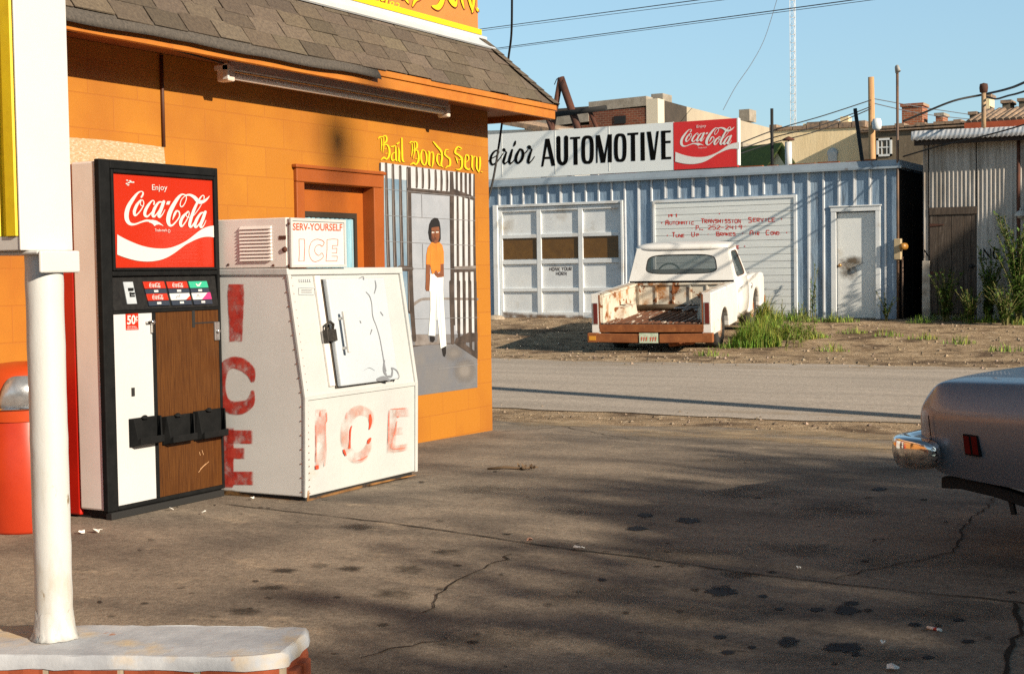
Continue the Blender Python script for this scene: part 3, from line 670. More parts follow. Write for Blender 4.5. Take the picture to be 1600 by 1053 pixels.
# ------------------------------------------------------------------ vending machine
VX=-5.76;VY0,VY1=5.785,6.755
vm=thing('vending_machine','tall soda vending machine with red script sign and wood grain lower door','vending machine',(-6.05,6.27,0))
MB().box((-6.325,5.792,.02),(-5.984,6.74,1.965)).build('cabinet',m_cabinetred,vm,bevel=.01)
MB().box((-5.982,5.79,.055),(-5.80,6.75,1.975)).build('door_shell',m_greyside,vm,bevel=.012)
mb=MB()
fx0,fx1=-5.80,-5.762
for y0,y1,z0,z1 in((5.783,5.865,.05,1.985),(6.735,6.757,.05,1.985),(5.865,6.735,1.935,1.985),(5.865,6.735,1.345,1.372),(5.865,6.735,1.135,1.155),(5.865,6.735,.05,.075),(6.165,6.195,.075,1.135)):
    mb.box((fx0,y0,z0),(fx1,y1,z1))
mb.build('door_trim',m_black,vm,bevel=.006)
mb=MB()
for y0,y1,z0,z1 in((5.867,5.888,1.374,1.933),(6.760-.045,6.733,1.374,1.933),(5.888,6.715,1.912,1.933),(5.888,6.715,1.374,1.392)):mb.box((-5.795,y0,z0),(-5.755,y1,z1))
mb.build('sign_frame',m_black,vm,bevel=.007)
sg=MB().box((-5.797,5.888,1.392),(-5.772,6.715,1.912)).build('sign_panel',m_cokered,vm)
# script logo traced from the panel, reused on the street sign
CROP=([180,280,345,390],1580)
def coke_logo(p,m=0,small=False):
    p.stroke([(388,272),(408,240),(415,205),(385,185),(330,215),(260,305),(195,415),(168,520),(175,610),(218,668),(290,676),(380,645),(460,622),(545,628)],[24,26,20,12,28,50,62,66,62,46,26,22,30,30],m=m)
    p.poly([(520,613),(560,611),(610,622),(660,650),(700,682),(726,708),(690,690),(650,678),(612,684),(582,704),(566,676),(530,655),(500,648)],m)
    o=[(380,312),(320,390),(284,480),(292,540),(330,525),(390,450),(424,370),(408,316),(380,330),(376,385),(420,412)]
    wo=[18,42,46,34,18,15,13,12,12,12,10]
    p.stroke(o,wo,m=m);p.stroke([(575,378),(580,335),(548,325),(492,390),(448,470),(440,535),(478,560),(540,500),(585,435)],[24,14,18,38,46,42,26,14,11],m=m)
    p.stroke([(695,345),(645,352),(585,440),(558,530),(575,563),(622,515),(680,420)],[16,28,44,44,28,15,13],m=m);p.stroke([(722,338),(682,450),(648,540),(662,568),(702,528),(740,458)],[44,50,46,28,14,8],m=m)
    p.poly([(772,334),(822,331),(802,383),(756,382)],m)
    p.stroke([(1048,240),(990,232),(930,290),(855,410),(805,520),(787,620),(808,688),(850,690),(910,630),(955,560),(950,492),(912,480),(882,530),(852,610)],[14,24,46,60,64,60,40,24,18,20,20,28,34,6],m=m)
    p.stroke([(1045,242),(1060,290),(1032,370),(990,415),(966,388),(985,310),(1042,248)],[12,13,12,16,14,12,10],m=m)
    p.stroke([(1042,245),(1110,238),(1180,275),(1240,338),(1300,340),(1360,305),(1406,254)],[18,32,50,58,50,30,4],m=m)
    p.stroke([(1082,490),(1010,560),(972,640),(978,702),(1012,688),(1070,600),(1100,520),(1085,482),(1055,510),(1062,560),(1112,577)],wo,m=m)
    p.stroke([(1320,298),(1322,256),(1290,252),(1232,335),(1172,460),(1118,620),(1108,695),(1132,715),(1182,640)],[13,14,14,30,44,46,42,24,11],m=m);p.stroke([(1285,375),(1240,450),(1168,545)],[8,12,10],m=m)
    p.stroke([(1325,502),(1272,515),(1212,605),(1184,690),(1202,720),(1250,670),(1310,572)],[16,28,44,44,28,15,13],m=m);p.stroke([(1340,492),(1302,600),(1268,690),(1282,725),(1318,690),(1350,618)],[40,48,44,26,14,8],m=m)
def coke_wave(p,m=0):
    t=[(8,822),(130,890),(260,950),(400,1000),(540,1030),(690,1040),(800,1030),(900,1000),(1000,955),(1080,908),(1180,830),(1280,755),(1380,712),(1470,697),(1543,694)]
    b=[(8,1124),(100,1160),(200,1192),(320,1220),(440,1232),(560,1228),(680,1205),(780,1165),(880,1105),(960,1045),(1040,985),(1100,952),(1200,903),(1300,870),(1390,862),(1470,873),(1543,897)]
    T=crom(t,[0]*len(t),5);B=crom(b,[0]*len(b),5);N=60
    def samp(C,x):
        for a,c in zip(C,C[1:]):
            if a[0]<=x<=c[0]:return a[1]+(c[1]-a[1])*(x-a[0])/max(1e-6,c[0]-a[0])
        return C[-1][1]
    p.h+=p.st*3
    for i in range(N):
        x0=22+1498*i/N;x1=22+1498*(i+1)/N
        p.mb.face([p.P(x,y,p.h) for x,y in((x0,samp(T,x0)),(x1,samp(T,x1)),(x1,samp(B,x1)),(x0,samp(B,x0)))],m)
onV=crop(*CROP,lambda x,y:onX(-5.772,x,y))
p=Paint(onV,(1,0,0),lift=.0012,step=.000012);coke_logo(p);coke_wave(p)
p.text('Enjoy',(542,192),(770,195),(542,82));p.text('Trade-mark',(585,785),(765,785),(585,742));p.ring(797,778,18,26,13,20,e=2)
for a,b in((165,70),(195,55),(230,45),(262,50),(170,20),(215,30),(185,90)):p.blob(a,b,16,10,seed=a,jit=.4)
p.build('sign_lettering',mat('sign_white',(.56,.55,.53),rough=.35),sg)
def onpanel(y0,y1,z0,z1,x):    # the same drawing fitted to another rectangle
    a=onV(12,-95);
    def f(u,v):
        q=onV(u,v);s=(q.y-5.888)/(6.715-5.888);t=(q.z-1.392)/(1.912-1.392)
        return s,t
    return f
pfit=onpanel(0,0,0,0,0)
# selection panel, leaning back
def SP(y,t,d=0): return (-5.775-.045*(1-(t))*0+(-.012*t)+d,y,1.157+.186*t)
bp_=MB().hexa([(-5.80,5.866,1.157),(-5.764,5.866,1.157),(-5.764,6.734,1.157),(-5.80,6.734,1.157),(-5.80,5.866,1.343),(-5.785,5.866,1.343),(-5.785,6.734,1.343),(-5.80,6.734,1.343)]).build('selection_panel',m_darkpanel,vm)
def face_x(z): return -5.764-.021*(z-1.157)/.186
b_colors=[m_cokered,m_cokered,mat('button_green',(.03,.36,.22),rough=.3),m_cokered,m_white_clean,m_white_clean]
onF=lambda x,y:onX(-5.765,x,y)
cP=crop([170,425,355,500],1600,onF)
m_pushbar=mat('button_bar',(.02,.03,.05),rough=.4)
for i,(x0,x1,y0,y1) in enumerate([(470,775,130,222),(785,1080,130,218),(1085,1350,127,213),(500,800,290,382),(815,1100,287,375),(1112,1380,280,368)]):
    a=cP(x0+8,y0);b=cP(x1-8,y1);zt,zb=a.z,b.z;w0,w1=a.y,b.y;sl_=.008
    bt=MB().hexa([(face_x(zb)-.001,w0+sl_,zb),(face_x(zb)+.010,w0+sl_,zb),(face_x(zb)+.010,w1+sl_,zb),(face_x(zb)-.001,w1+sl_,zb),(face_x(zt)-.001,w0,zt),(face_x(zt)+.008,w0,zt),(face_x(zt)+.008,w1,zt),(face_x(zt)-.001,w1,zt)]).build('button',b_colors[i],bp_,bevel=.003)
    MB().hexa([(face_x(zb-.028)-.001,w0+sl_+.003,zb-.028),(face_x(zb-.028)+.010,w0+sl_+.003,zb-.028),(face_x(zb-.028)+.010,w1+sl_+.003,zb-.028),(face_x(zb-.028)-.001,w1+sl_+.003,zb-.028),(face_x(zb)-.001,w0+sl_,zb-.002),(face_x(zb)+.008,w0+sl_,zb-.002),(face_x(zb)+.008,w1+sl_,zb-.002),(face_x(zb)-.001,w1+sl_,zb-.002)]).build('push_bar',m_pushbar,bp_)
    p=Paint(lambda s,t:(face_x(zb+(zt-zb)*t)+.010,w0+sl_*(1-t)+(w1-w0)*s,zb+(zt-zb)*t),(1,0,0),lift=.0006,step=.00002)
    mats=[m_white_clean,mat('label_grey',(.25,.28,.32)),m_cokered,mat('label_magenta',(.45,.03,.16))]
    if i in(0,1,3):
        g0=Paint(lambda u,v:p.f(.22+.52*(u-130)/1280,.86-.75*(v-170)/570),(1,0,0),lift=.0006,step=.00002);coke_logo(g0,0);g0.build('button_label',m_white_clean,bp_)
    elif i==2: p.stroke([(.36,.62),(.44,.28),(.52,.5),(.64,.8)],[.06,.12,.10,.05]);p.build('button_label',mats,bp_)
    elif i==4: p.poly([(.72,.02),(.99,.02),(.99,.6)],2).stroke([(.25,.25),(.34,.6),(.42,.45),(.48,.8)],[.04,.06,.05,.03],m=1);p.build('button_label',mats,bp_)
    else: p.poly([(.45,.02),(.99,.02),(.99,.98),(.85,.98)],3).stroke([(.2,.3),(.3,.75),(.36,.4),(.5,.6)],[.03,.05,.04,.03],m=1);p.build('button_label',mats,bp_)
    p=Paint(lambda s,t:(face_x(zb-.02+.012*t)+.0105,w0+sl_+(w1-w0)*(.4+.2*s),zb-.020+.012*t),(1,0,0),lift=.0004);p.rect(0,0,1,1);p.build('bar_label',m_white_clean,bp_)
mb=MB();a=cP(215,135);b=cP(375,430)
zt,zb=a.z,b.z;mb.hexa([(face_x(zb)-.001,b.y-.075,zb),(face_x(zb)+.008,b.y-.075,zb),(face_x(zb)+.008,b.y,zb),(face_x(zb)-.001,b.y,zb),(face_x(zt)-.001,a.y,zt),(face_x(zt)+.006,a.y,zt),(face_x(zt)+.006,a.y+.075,zt),(face_x(zt)-.001,a.y+.075,zt)])
cs=mb.build('coin_plate',mat('brushed_plate',(.42,.46,.50),(.36,.40,.44),20,.4),bp_,bevel=.002)
mb=MB();zc=(zt+zb)/2;yc=(a.y+b.y)/2
mb.box((face_x(zc)+.004,yc-.015,zc+.012),(face_x(zc)+.012,yc+.022,zc+.028)).box((face_x(zc)+.004,yc-.008,zc-.022),(face_x(zc)+.013,yc+.03,zc-.014)).box((face_x(zc)+.004,yc-.008,zc-.014),(face_x(zc)+.013,yc+.0,zc+.004)).box((face_x(zc)+.004,yc+.006,zc-.010),(face_x(zc)+.012,yc+.03,zc+.002))
mb.build('coin_slot',m_black,bp_)
# lower door panels
wp=MB().box((-5.80,5.866,.076),(-5.766,6.164,1.134)).build('white_panel',mat('door_white',(.54,.545,.55),(.50,.505,.51),2,.35,bump=.05,bsc=5),vm)
wd=MB().box((-5.80,6.196,.076),(-5.767,6.734,1.134)).build('wood_panel',m_wood,vm)
onP=lambda x,y:onX(-5.766,x,y)
p=Paint(crop([100,480,460,830],1083,onP),(1,0,0),lift=.0015,step=.00005)
p.poly([(288,32),(348,28),(350,106),(290,108)],0).text('50',(296,82),(336,80),(296,38),1,bold=.03).text('c',(336,64),(346,63),(336,44),1).stroke([(341,40),(341,70)],w=1.6,m=1)
p.text('NEXT SMALL',(297,96),(341,95),(297,89),1).text('USED IN MACHINE',(294,105),(345,104),(294,99),1)
p.build('price_sticker',[m_cokered,m_white_clean],vm)
lk=crop([100,480,460,830],1083,onP)
a=lk(323,398);MB().box((-5.768,a.y-.011,a.z-.024),(-5.762,a.y+.013,a.z+.024)).build('panel_hole',m_blackmatte,vm)
a=lk(408,70);mb=MB();mb.lathe([(0,0),(.014,0),(.014,.02),(.010,.024),(0,.024)],(-5.766,a.y,a.z),'X',14).box((-5.758,a.y-.045,a.z-.006),(-5.745,a.y+.02,a.z+.006)).box((-5.758,a.y-.008,a.z-.06),(-5.746,a.y+.004,a.z));mb.build('latch',m_chrome,vm)
a=lk(608,55);mb=MB().box((-5.770,a.y-.012,a.z-.05),(-5.764,a.y+.012,a.z+.05)).box((-5.770,a.y+.012,a.z-.03),(-5.765,a.y+.22,a.z-.022));mb.build('lock_slot',m_blackmatte,vm)
a=lk(715,112);mb=MB().box((-5.768,a.y-.022,a.z-.055),(-5.755,a.y+.022,a.z+.055)).lathe([(0,0),(.014,0),(.014,.012),(.008,.016),(0,.016)],(-5.755,a.y,a.z+.0),'X',14);mb.build('lock_plate',m_steel,vm,bevel=.003)
p=Paint(lk,(1,0,0),lift=.0012,step=.00003);
for s in([(632,775),(650,752),(680,725)],[(636,680),(640,695)],[(648,672),(655,692)],[(640,760),(665,735)]):p.stroke(s,w=2.4)
p.build('scratch',mat('scratch_pale',(.42,.24,.12)),vm)
# delivery chutes: open black scoops
for (x0,x1,yt,ybm) in((300,445,525,660),(455,600,515,650),(603,745,490,630)):
    a=lk(x0,ybm);b=lk(x1,ybm);t=lk(x0,yt);y0,y1,z0,z1=a.y+.01,b.y-.005,a.z,t.z;mb=MB()
    D=.064
    mb.box((-5.765,y0,z0),(-5.758,y1,z1))
    mb.hexa([(-5.758,y0,z0),(-5.758+D*.75,y0+.02,z0+.02),(-5.758+D*.75,y0+.03,z0+.02),(-5.758,y0+.012,z0),(-5.758,y0,z1),(-5.758+.03,y0+.004,z1),(-5.758+.03,y0+.014,z1),(-5.758,y0+.012,z1)])
    mb.hexa([(-5.758,y1-.012,z0),(-5.758+D*.75,y1-.03,z0+.02),(-5.758+D*.75,y1-.02,z0+.02),(-5.758,y1,z0),(-5.758,y1-.012,z1),(-5.758+.03,y1-.014,z1),(-5.758+.03,y1-.004,z1),(-5.758,y1,z1)])
    mb.hexa([(-5.758,y0+.012,z0),(-5.758+D,y0+.02,z0+.015),(-5.758+D,y1-.02,z0+.015),(-5.758,y1-.012,z0),(-5.758,y0+.012,z0+.012),(-5.758+D,y0+.02,z0+.055),(-5.758+D,y1-.02,z0+.055),(-5.758,y1-.012,z0+.02)])
    mb.hexa([(-5.756,(y0+y1)/2-.03,z1),(-5.735,(y0+y1)/2-.02,z1-.01),(-5.735,(y0+y1)/2+.02,z1-.01),(-5.756,(y0+y1)/2+.03,z1),(-5.756,(y0+y1)/2-.008,z1+.012),(-5.742,(y0+y1)/2-.008,z1+.01),(-5.742,(y0+y1)/2+.008,z1+.01),(-5.756,(y0+y1)/2+.008,z1+.012)])
    mb.build('delivery_chute',m_black,vm,bevel=.003)
MB().box((-6.30,5.82,.0),(-5.80,6.73,.05)).box((-5.80,5.80,.006),(-5.755,6.74,.045)).build('base',m_blackmatte,vm,bevel=.004)

# ------------------------------------------------------------------ ice chest
ic=thing('ice_chest','white slant fronted ice chest with worn red ICE letters and a dented hatch','ice chest',(-5.7,7.37,0))
Y0,Y1=6.765,7.972
prof=[(-6.28,.03),(-5.17,.03),(-5.158,.615),(-5.268,1.345),(-6.28,1.345)]
mb=MB();n=len(prof);L_=[mb.vert((x,Y0,z)) for x,z in prof];R_=[mb.vert((x,Y1,z)) for x,z in prof]
mb.f.append(L_);mb.mi.append(1);mb.sm.append(False);mb.f.append(R_[::-1]);mb.mi.append(1);mb.sm.append(False)
for k in range(n):
    j=(k+1)%n;mb.f.append([L_[k],R_[k],R_[j],L_[j]]);mb.mi.append(0);mb.sm.append(False)
body=mb.build('cabinet',[m_icewhite,m_iceside],ic,bevel=.008)
onI=lambda x,y:onX(-5.16,x,y)
# edge angles and seams
mb=MB()
for yy,s in((Y0-.003,1),(Y1+.003,-1)):
    for a,b in(((-5.166,.03),(-5.152,.615)),((-5.152,.615),(-5.262,1.36))):
        mb.bar((a[0],yy+s*.012,a[1]),(b[0],yy+s*.012,b[1]),.030,.012)
mb.bar((-5.152,Y0,.612),(-5.152,Y1,.612),.008,.022)
for yy in(Y0-.004,):
    for k in range(16):
        t=k/15;z=.06+1.26*t;x=(-5.166+(.012)*(z/.615)) if z<.615 else -5.152-.11*(z-.615)/.745
        mb.lathe([(0,0),(.0045,.001),(.003,.003),(0,.0035)],(x-.028,yy,z),'Y',8,1)
for k in range(15):
    t=k/14;z=.05+.56*t;mb.lathe([(0,0),(.0045,.001),(.003,.003),(0,.0035)],(-5.159,Y0+.035,z),'X',8,1)
    z=.66+.66*t;mb.lathe([(0,0),(.0045,.001),(.003,.003),(0,.0035)],(-5.155-.11*(z-.615)/.745,Y0+.035,z),'X',8,1)
mb.build('edge_trim',[m_icewhite,m_rust],ic)
MB().hexa([(-6.28,Y0-.01,1.346),(-5.25,Y0-.01,1.336),(-5.25,Y1+.01,1.336),(-6.28,Y1+.01,1.346),(-6.28,Y0-.01,1.38),(-5.255,Y0-.01,1.378),(-5.255,Y1+.01,1.378),(-6.28,Y1+.01,1.38)]).build('lid',m_icewhite,ic,bevel=.006)
# compressor box with louvres, and the header sign in front of it
cbx=MB().box((-6.27,Y0+.0,1.382),(-5.262,7.36,1.675)).build('compressor_box',m_greyside,ic,bevel=.006)
onL=lambda x,y:onY(Y0,x,y);cL=crop([340,320,680,570],1432,onL)
mb=MB();a=cL(145,145);b=cL(362,370)
for k in range(10):
    z=a.z+(b.z-a.z)*(k+.5)/10;h=abs(b.z-a.z)/10
    mb.hexa([(a.x,Y0-.001,z-h*.32),(b.x,Y0-.001,z-h*.32),(b.x,Y0,z+h*.42),(a.x,Y0,z+h*.42),(a.x+.004,Y0-.014,z-h*.36),(b.x-.004,Y0-.014,z-h*.36),(b.x-.004,Y0-.003,z+h*.44),(a.x+.004,Y0-.003,z+h*.44)])
sub(mb.build('louvre',m_greyside,None),cbx)
mb=MB()
for q in((72,395),(368,400),(470,125),(470,400)):
    c=cL(*q);mb.lathe([(0,-.006),(.008,-.004),(.008,0)],(c.x,Y0,c.z),'Y',8)
c=cL(443,295);mb.lathe([(0,-.012),(.014,-.010),(.018,0)],(c.x,Y0,c.z),'Y',12);c=cL(432,215);mb.box((c.x-.03,Y0-.003,c.z-.012),(c.x+.02,Y0+.002,c.z+.010))
sub(mb.build('bolt',m_darkrust,None),cbx)
hs=MB().box((-5.26,Y0+.004,1.385),(-5.236,7.315,1.668)).build('header_sign',m_white_clean,ic)
mb=MB()
for y0,y1,z0,z1 in((Y0,Y0+.018,1.382,1.672),(7.30,7.318,1.382,1.672),(Y0+.018,7.30,1.382,1.398),(Y0+.018,7.30,1.655,1.672)):mb.box((-5.24,y0,z0),(-5.228,y1,z1))
sub(mb.build('sign_frame',m_icewhite,None),hs)
onH=lambda x,y:onX(-5.236,x,y);cH=crop([440,330,560,430],1264,onH)
p=Paint(cH,(1,0,0),lift=.0012,step=.00003)
p.text('SERV-YOURSELF',(182,316),(1000,330),(182,196),bold=.02)
p.stroke([(285,462),(372,462),(380,560),(368,822),(282,822),(290,700),(285,462)],w=8,straight=True)
p.stroke([(700,520),(670,485),(575,462),(490,510),(452,620),(455,720),(490,800),(545,832),(620,810),(672,770),(685,735),(660,690),(615,728),(580,715),(545,670),(550,600),(590,560),(635,560),(668,580),(700,520)],[11,11,10,8,7,6,7,10,10,8,6,8,8,8,6,6,8,10,9,7])
p.stroke([(745,470),(850,458),(925,466),(922,566),(835,566),(830,615),(908,612),(905,690),(822,692)],w=7,straight=True).stroke([(820,742),(915,742),(908,822),(728,822),(745,640),(745,470)],w=7,straight=True)
p.build('header_lettering',mat('marker_red',(.72,.07,.02)),ic)
# hatch door in the slope
onSl_n=Vector((.745,0,.11)).normalized();sp0=Vector((-5.156,0,.615))
def onSlope(x,y):
    d=ray(x,y);n=onSl_n;t=(sp0-CP).dot(n)/d.dot(n);return CP+d*t
def slope(y,z,h=0): return Vector((-5.156-.11*(z-.615)/.735,y,z))+onSl_n*h
cD=crop([340,320,680,570],1432,onSlope)
def hat(y0,y1,z0,z1,h0,h1,mb):
    return mb.hexa([slope(y0,z0,h0),slope(y0,z0,h1),slope(y1,z0,h1),slope(y1,z0,h0),slope(y0,z1,h0),slope(y0,z1,h1),slope(y1,z1,h1),slope(y1,z1,h0)])
hy0,hy1,hz0,hz1=7.09,7.715,.655,1.305
hat(hy0-.012,hy1+.004,hz0-.007,hz1+.002,.0,.006,MB()).build('hatch_gasket',mat('perished_gasket',(.07,.055,.04),(.03,.025,.02),9,.8),ic)
hd=hat(hy0,hy1,hz0,hz1,.007,.042,MB()).build('hatch',m_icedoor,ic,bevel=.008)
mb=MB();hat(hy0-.075,hy0-.022,hz0+.01,1.33,0,.012,mb);mb.build('hatch_stile',m_greyside,ic)
mb=MB();a,b=slope(7.155,.85,.085),slope(7.155,1.10,.085)
mb.bar(a,b,.022,.018).bar(slope(7.155,.88,.04),slope(7.155,.88,.085),.016,.016).bar(slope(7.155,1.06,.04),slope(7.155,1.06,.085),.016,.016)
sub(mb.build('handle',m_white,None,bevel=.004),hd)
mb=MB();mb.tube([slope(7.02,.985,.03),slope(7.02,1.03,.045),slope(7.055,1.045,.05),slope(7.09,1.03,.045),slope(7.09,.985,.03)],.009,8)
hat(7.005,7.10,.93,1.0,.02,.055,mb)
tag(mb.build('padlock',mat('dark_padlock',(.07,.06,.05),(.03,.027,.024),20,.45,metal=.5),None,bevel=.01),'dark weathered padlock hanging on the hatch of the ice chest','padlock')
p=Paint(cD,onSl_n,lift=.0725,step=.00004)
p.stroke([(940,580),(965,610),(978,660),(985,740),(1010,810),(1030,880),(1045,960),(1060,1050),(1070,1100)],[3,5,4,5,4,5,5,7,9]).stroke([(1000,505),(1006,545),(995,590)],[3,7,4]).stroke([(895,490),(920,482),(925,500)],[4,9,4]).stroke([(1036,712),(1052,735)],w=5).stroke([(978,828),(968,860)],[7,3]).stroke([(900,770),(906,784)],w=5)
p.f=crop([340,560,680,800],1492,onSlope)
p.stroke([(1105,20),(1100,80),(1115,115),(1150,130),(1160,90),(1155,70),(1190,90),(1205,130),(1195,150)],[8,12,16,14,9,7,8,7,4]).stroke([(1060,150),(1100,140),(1140,155)],[22,30,14],m=0).dot(1128,115,9,1).stroke([(960,90),(1000,70),(1040,90)],[1,3,1])
p.build('scrape',[mat('scrape_grey',(.17,.18,.20)),m_icedoor],hd if False else ic)
p=Paint(cD,onSl_n,lift=.002,step=.00004);p.stroke([(535,545),(640,547),(638,592),(536,590),(535,545)],w=4,straight=True)
for k in range(3):p.stroke([(552,558+k*9),(622,559+k*9)],w=3,straight=True)
for k in range(6):p.rect(536+k*14,488,546+k*14,508)
p.build('maker_plate',mat('faded_ink',(.42,.45,.47)),ic)
# sprayed ICE, side then front
m_spray=mat('spray_paint_red',(.40,.016,.010),(.50,.06,.04),14,.6,alpha=(13,.26,.56))
m_sprayfaint=mat('faded_spray_pink',(.55,.17,.11),(.52,.30,.23),9,.6,alpha=(11,.36,.92))
onLs=lambda x,y:onY(Y0,x,y);c1=crop([340,320,680,570],1432,onLs);c2=crop([340,560,680,800],1492,onLs)
p=Paint(c1,(0,-1,0),lift=.002,step=.00002)
p.stroke([(122,520),(122,600),(122,760),(122,905)],[105,118,100,88],soft=.86)
p.f=c2
p.stroke([(245,165),(225,90),(165,40),(95,30),(40,80),(20,190),(40,290),(95,335),(165,335),(225,300),(245,215)],[20,80,95,85,80,80,85,100,100,70,16],soft=.78)
p.stroke([(70,470),(66,690),(64,890)],[90,100,96],soft=.84).stroke([(60,536),(246,538)],w=98,soft=.86).stroke([(60,648),(190,650)],w=80,soft=.84).stroke([(60,820),(250,820)],w=98,soft=.86)
p.build('side_lettering',m_spray,ic)
c3=crop([480,620,660,750],1458,onI)
p=Paint(c3,(1,0,0),lift=.006,step=.00002)
p.stroke([(165,150),(165,300),(165,600),(160,910)],[150,150,140,120],soft=.8,m=0)
p.stroke([(800,400),(790,230),(650,170),(530,260),(470,430),(490,620),(590,760),(700,740),(775,620),(800,520)],[20,110,150,140,110,120,150,150,90,20],soft=.75,m=0)
p.stroke([(1080,150),(1070,420),(1060,720)],[120,125,110],soft=.8,m=0).stroke([(1060,205),(1290,190)],w=120,soft=.8,m=0).stroke([(1060,440),(1210,425)],w=110,soft=.7,m=0).stroke([(1060,660),(1285,630)],w=100,soft=.75,m=0)
p.stroke([(790,215),(795,290),(795,340),(780,415)],[20,44,30,10],m=1,soft=.8).stroke([(800,515),(780,550),(765,590)],[18,42,24],m=1,soft=.8).stroke([(560,360),(540,430),(536,560),(528,655)],[8,20,14,32],m=1,soft=.8).stroke([(455,660),(468,700),(488,745)],[14,32,10],m=1,soft=.8).stroke([(118,860),(120,915)],w=44,m=1,soft=.8)
p.stroke([(100,340),(108,600),(105,830)],[14,18,14],m=2,soft=.5).stroke([(235,190),(240,300),(225,360),(232,700),(210,880)],[20,16,8,10,12],m=2,soft=.5).stroke([(500,190),(480,280)],w=22,m=2,soft=.5).stroke([(620,800),(700,780),(760,740)],[14,24,10],m=2,soft=.5).stroke([(1030,170),(1022,600)],w=20,m=2,soft=.5).stroke([(1040,155),(1270,140)],w=16,m=2,soft=.5).stroke([(1130,300),(1110,420),(1070,560),(1075,650),(1240,640)],w=14,m=2,soft=.5).stroke([(1150,240),(1140,260)],w=30,m=2,soft=.6).stroke([(160,170),(155,250)],w=18,m=2,soft=.5)
p.build('front_lettering',[m_sprayfaint,mat('spray_paint_bright',(.72,.06,.02),rough=.6,alpha=(20,.1,.3)),mat('spray_paint_mid',(.74,.16,.10),rough=.6,alpha=(12,.25,.6))],ic)
# rusty bottom edge
p=Paint(c2,(0,-1,0),lift=.0012,step=.00002)
p.stroke([(30,915),(120,925),(250,955),(420,965),(590,985)],[60,50,40,14,22],soft=.25)
p.build('rust_stain',mat('rust_bloom',(.24,.12,.035),(.12,.06,.02),20,.9,alpha=(16,.30,.60)),ic)
p=Paint(c3,(1,0,0),lift=.0022,step=.00002)
q=crop([340,560,680,800],1492,onI);p.f=q
p.stroke([(615,975),(800,925),(1000,875),(1200,830),(1365,795)],[30,26,26,14,10],soft=.2).stroke([(618,985),(622,900)],w=20,soft=.3).stroke([(650,268),(800,240),(1000,225),(1200,190)],[6,10,8,8],soft=.2)
p.build('rust_stain',mat('rust_edge',(.42,.20,.05),(.22,.10,.03),20,.9,alpha=(10,.35,.62)),ic)
MB().box((-6.2,Y0+.02,0),(-5.19,Y1-.02,.03)).build('plinth',m_blackmatte,ic)

# ------------------------------------------------------------------ red litter bin
bx,by=-6.02,5.44
tb=thing('litter_bin','round red litter bin with a domed lid and silver push flap beside the white post','litter bin',(bx,by,0))
m_binred=mat('bin_red',(.42,.036,.009),(.36,.027,.007),4,.35,c3=(.30,.02,.01),s3=9,t3=(.68,.74),bump=.06,bsc=12)
MB().lathe([(0,.006),(.215,.006),(.22,.02),(.218,.60),(.212,.61)],(bx,by,0),'Z',48).build('drum',m_binred,tb)
MB().lathe([(.225,.595),(.227,.66),(.225,.76),(.215,.83),(.185,.868),(.12,.89),(.05,.898),(0,.90)],(bx,by,0),'Z',48).build('dome_lid',mat('bin_lid_orange_red',(.44,.055,.009),(.40,.045,.008),5,.35),tb)
mb=MB();an=[-1.27+1.05*k/14 for k in range(15)]
lo=[];hi=[]
for t in an:
    lo.append((bx+.233*math.cos(t),by+.233*math.sin(t),.665));e=1-abs((t+.745)/.525)**4
    z=.70+.135*max(0,e);r=.231 if z<.76 else .231-.12*(z-.76)
    hi.append((bx+r*math.cos(t),by+r*math.sin(t),z))
mid=[((a[0]*.5+b[0]*.5)*1.0+.012*math.cos(t),(a[1]+b[1])/2+.012*math.sin(t),(a[2]+b[2])/2) for a,b,t in zip(lo,hi,an)]
mb.loft([lo,mid,hi]);mb.build('push_flap',m_silver,tb,solid=.006)
mb=MB();mb.tube(lo,.008,6);mb.build('flap_rim',m_chrome,tb)

# ------------------------------------------------------------------ pump island and sign post
isl=thing('pump_island','low pump island with a worn painted concrete cap over red bricks','island',(-3.4,3.2,0))
ZT=.22
dirv=Vector((.91,.415,0)).normalized();nrm=Vector((-dirv.y,dirv.x,0))
c0=Vector((-2.775,3.435,0));
def ip(a,b,z):q=c0+dirv*a+nrm*b;return Vector((q.x,q.y,z))
rr=random.Random(5)
outl=[(-3.4,-.163),(-.6,-.163),(-.10,-.163),(.02,-.153),(.06,-.125),(.075,-.10),(.085,.10),(.075,.17),(.03,.197),(-.2,.20),(-1.2,.20),(-3.4,.20)]
def dense(o,st=.05,j=.006):
    Q=[]
    for a,b in zip(o,o[1:]+o[:1]):
        n=max(1,int(math.dist(a,b)/st))
        for i in range(n):t=i/n;Q.append((a[0]+(b[0]-a[0])*t+rr.uniform(-j,j),a[1]+(b[1]-a[1])*t+rr.uniform(-j,j)))
    return Q
D=dense(outl)
m_cap=mat('island_cap_paint',(.44,.455,.48),(.31,.325,.355),7,.9,c3=(.36,.16,.08),s3=9,t3=(.645,.70),c4=(.50,.40,.27),s4=2.4,t4=(.50,.60),bump=.6,bsc=30)
mb=MB();top=[ip(a,b,ZT+rr.uniform(-.003,.003)) for a,b in D];sh=[ip(a*1+(.010 if a>-.2 else 0)+rr.uniform(-.002,.002),b*1.03,ZT-.010) for a,b in D];lo=[ip(a+(.012 if a>-.2 else 0),b*1.04,ZT-.040+rr.uniform(-.005,.003)) for a,b in D]
mb.loft([top,sh,lo],0,True,True);mb.face(top,0);mb.face(lo[::-1],0)
mb.build('cap',m_cap,isl)
m_brick=brickmat('island_brick',(.30,.066,.022),(.22,.042,.015),(.36,.29,.21),.21,.075,.010,'XZ',.8,.85,(.03,.02))
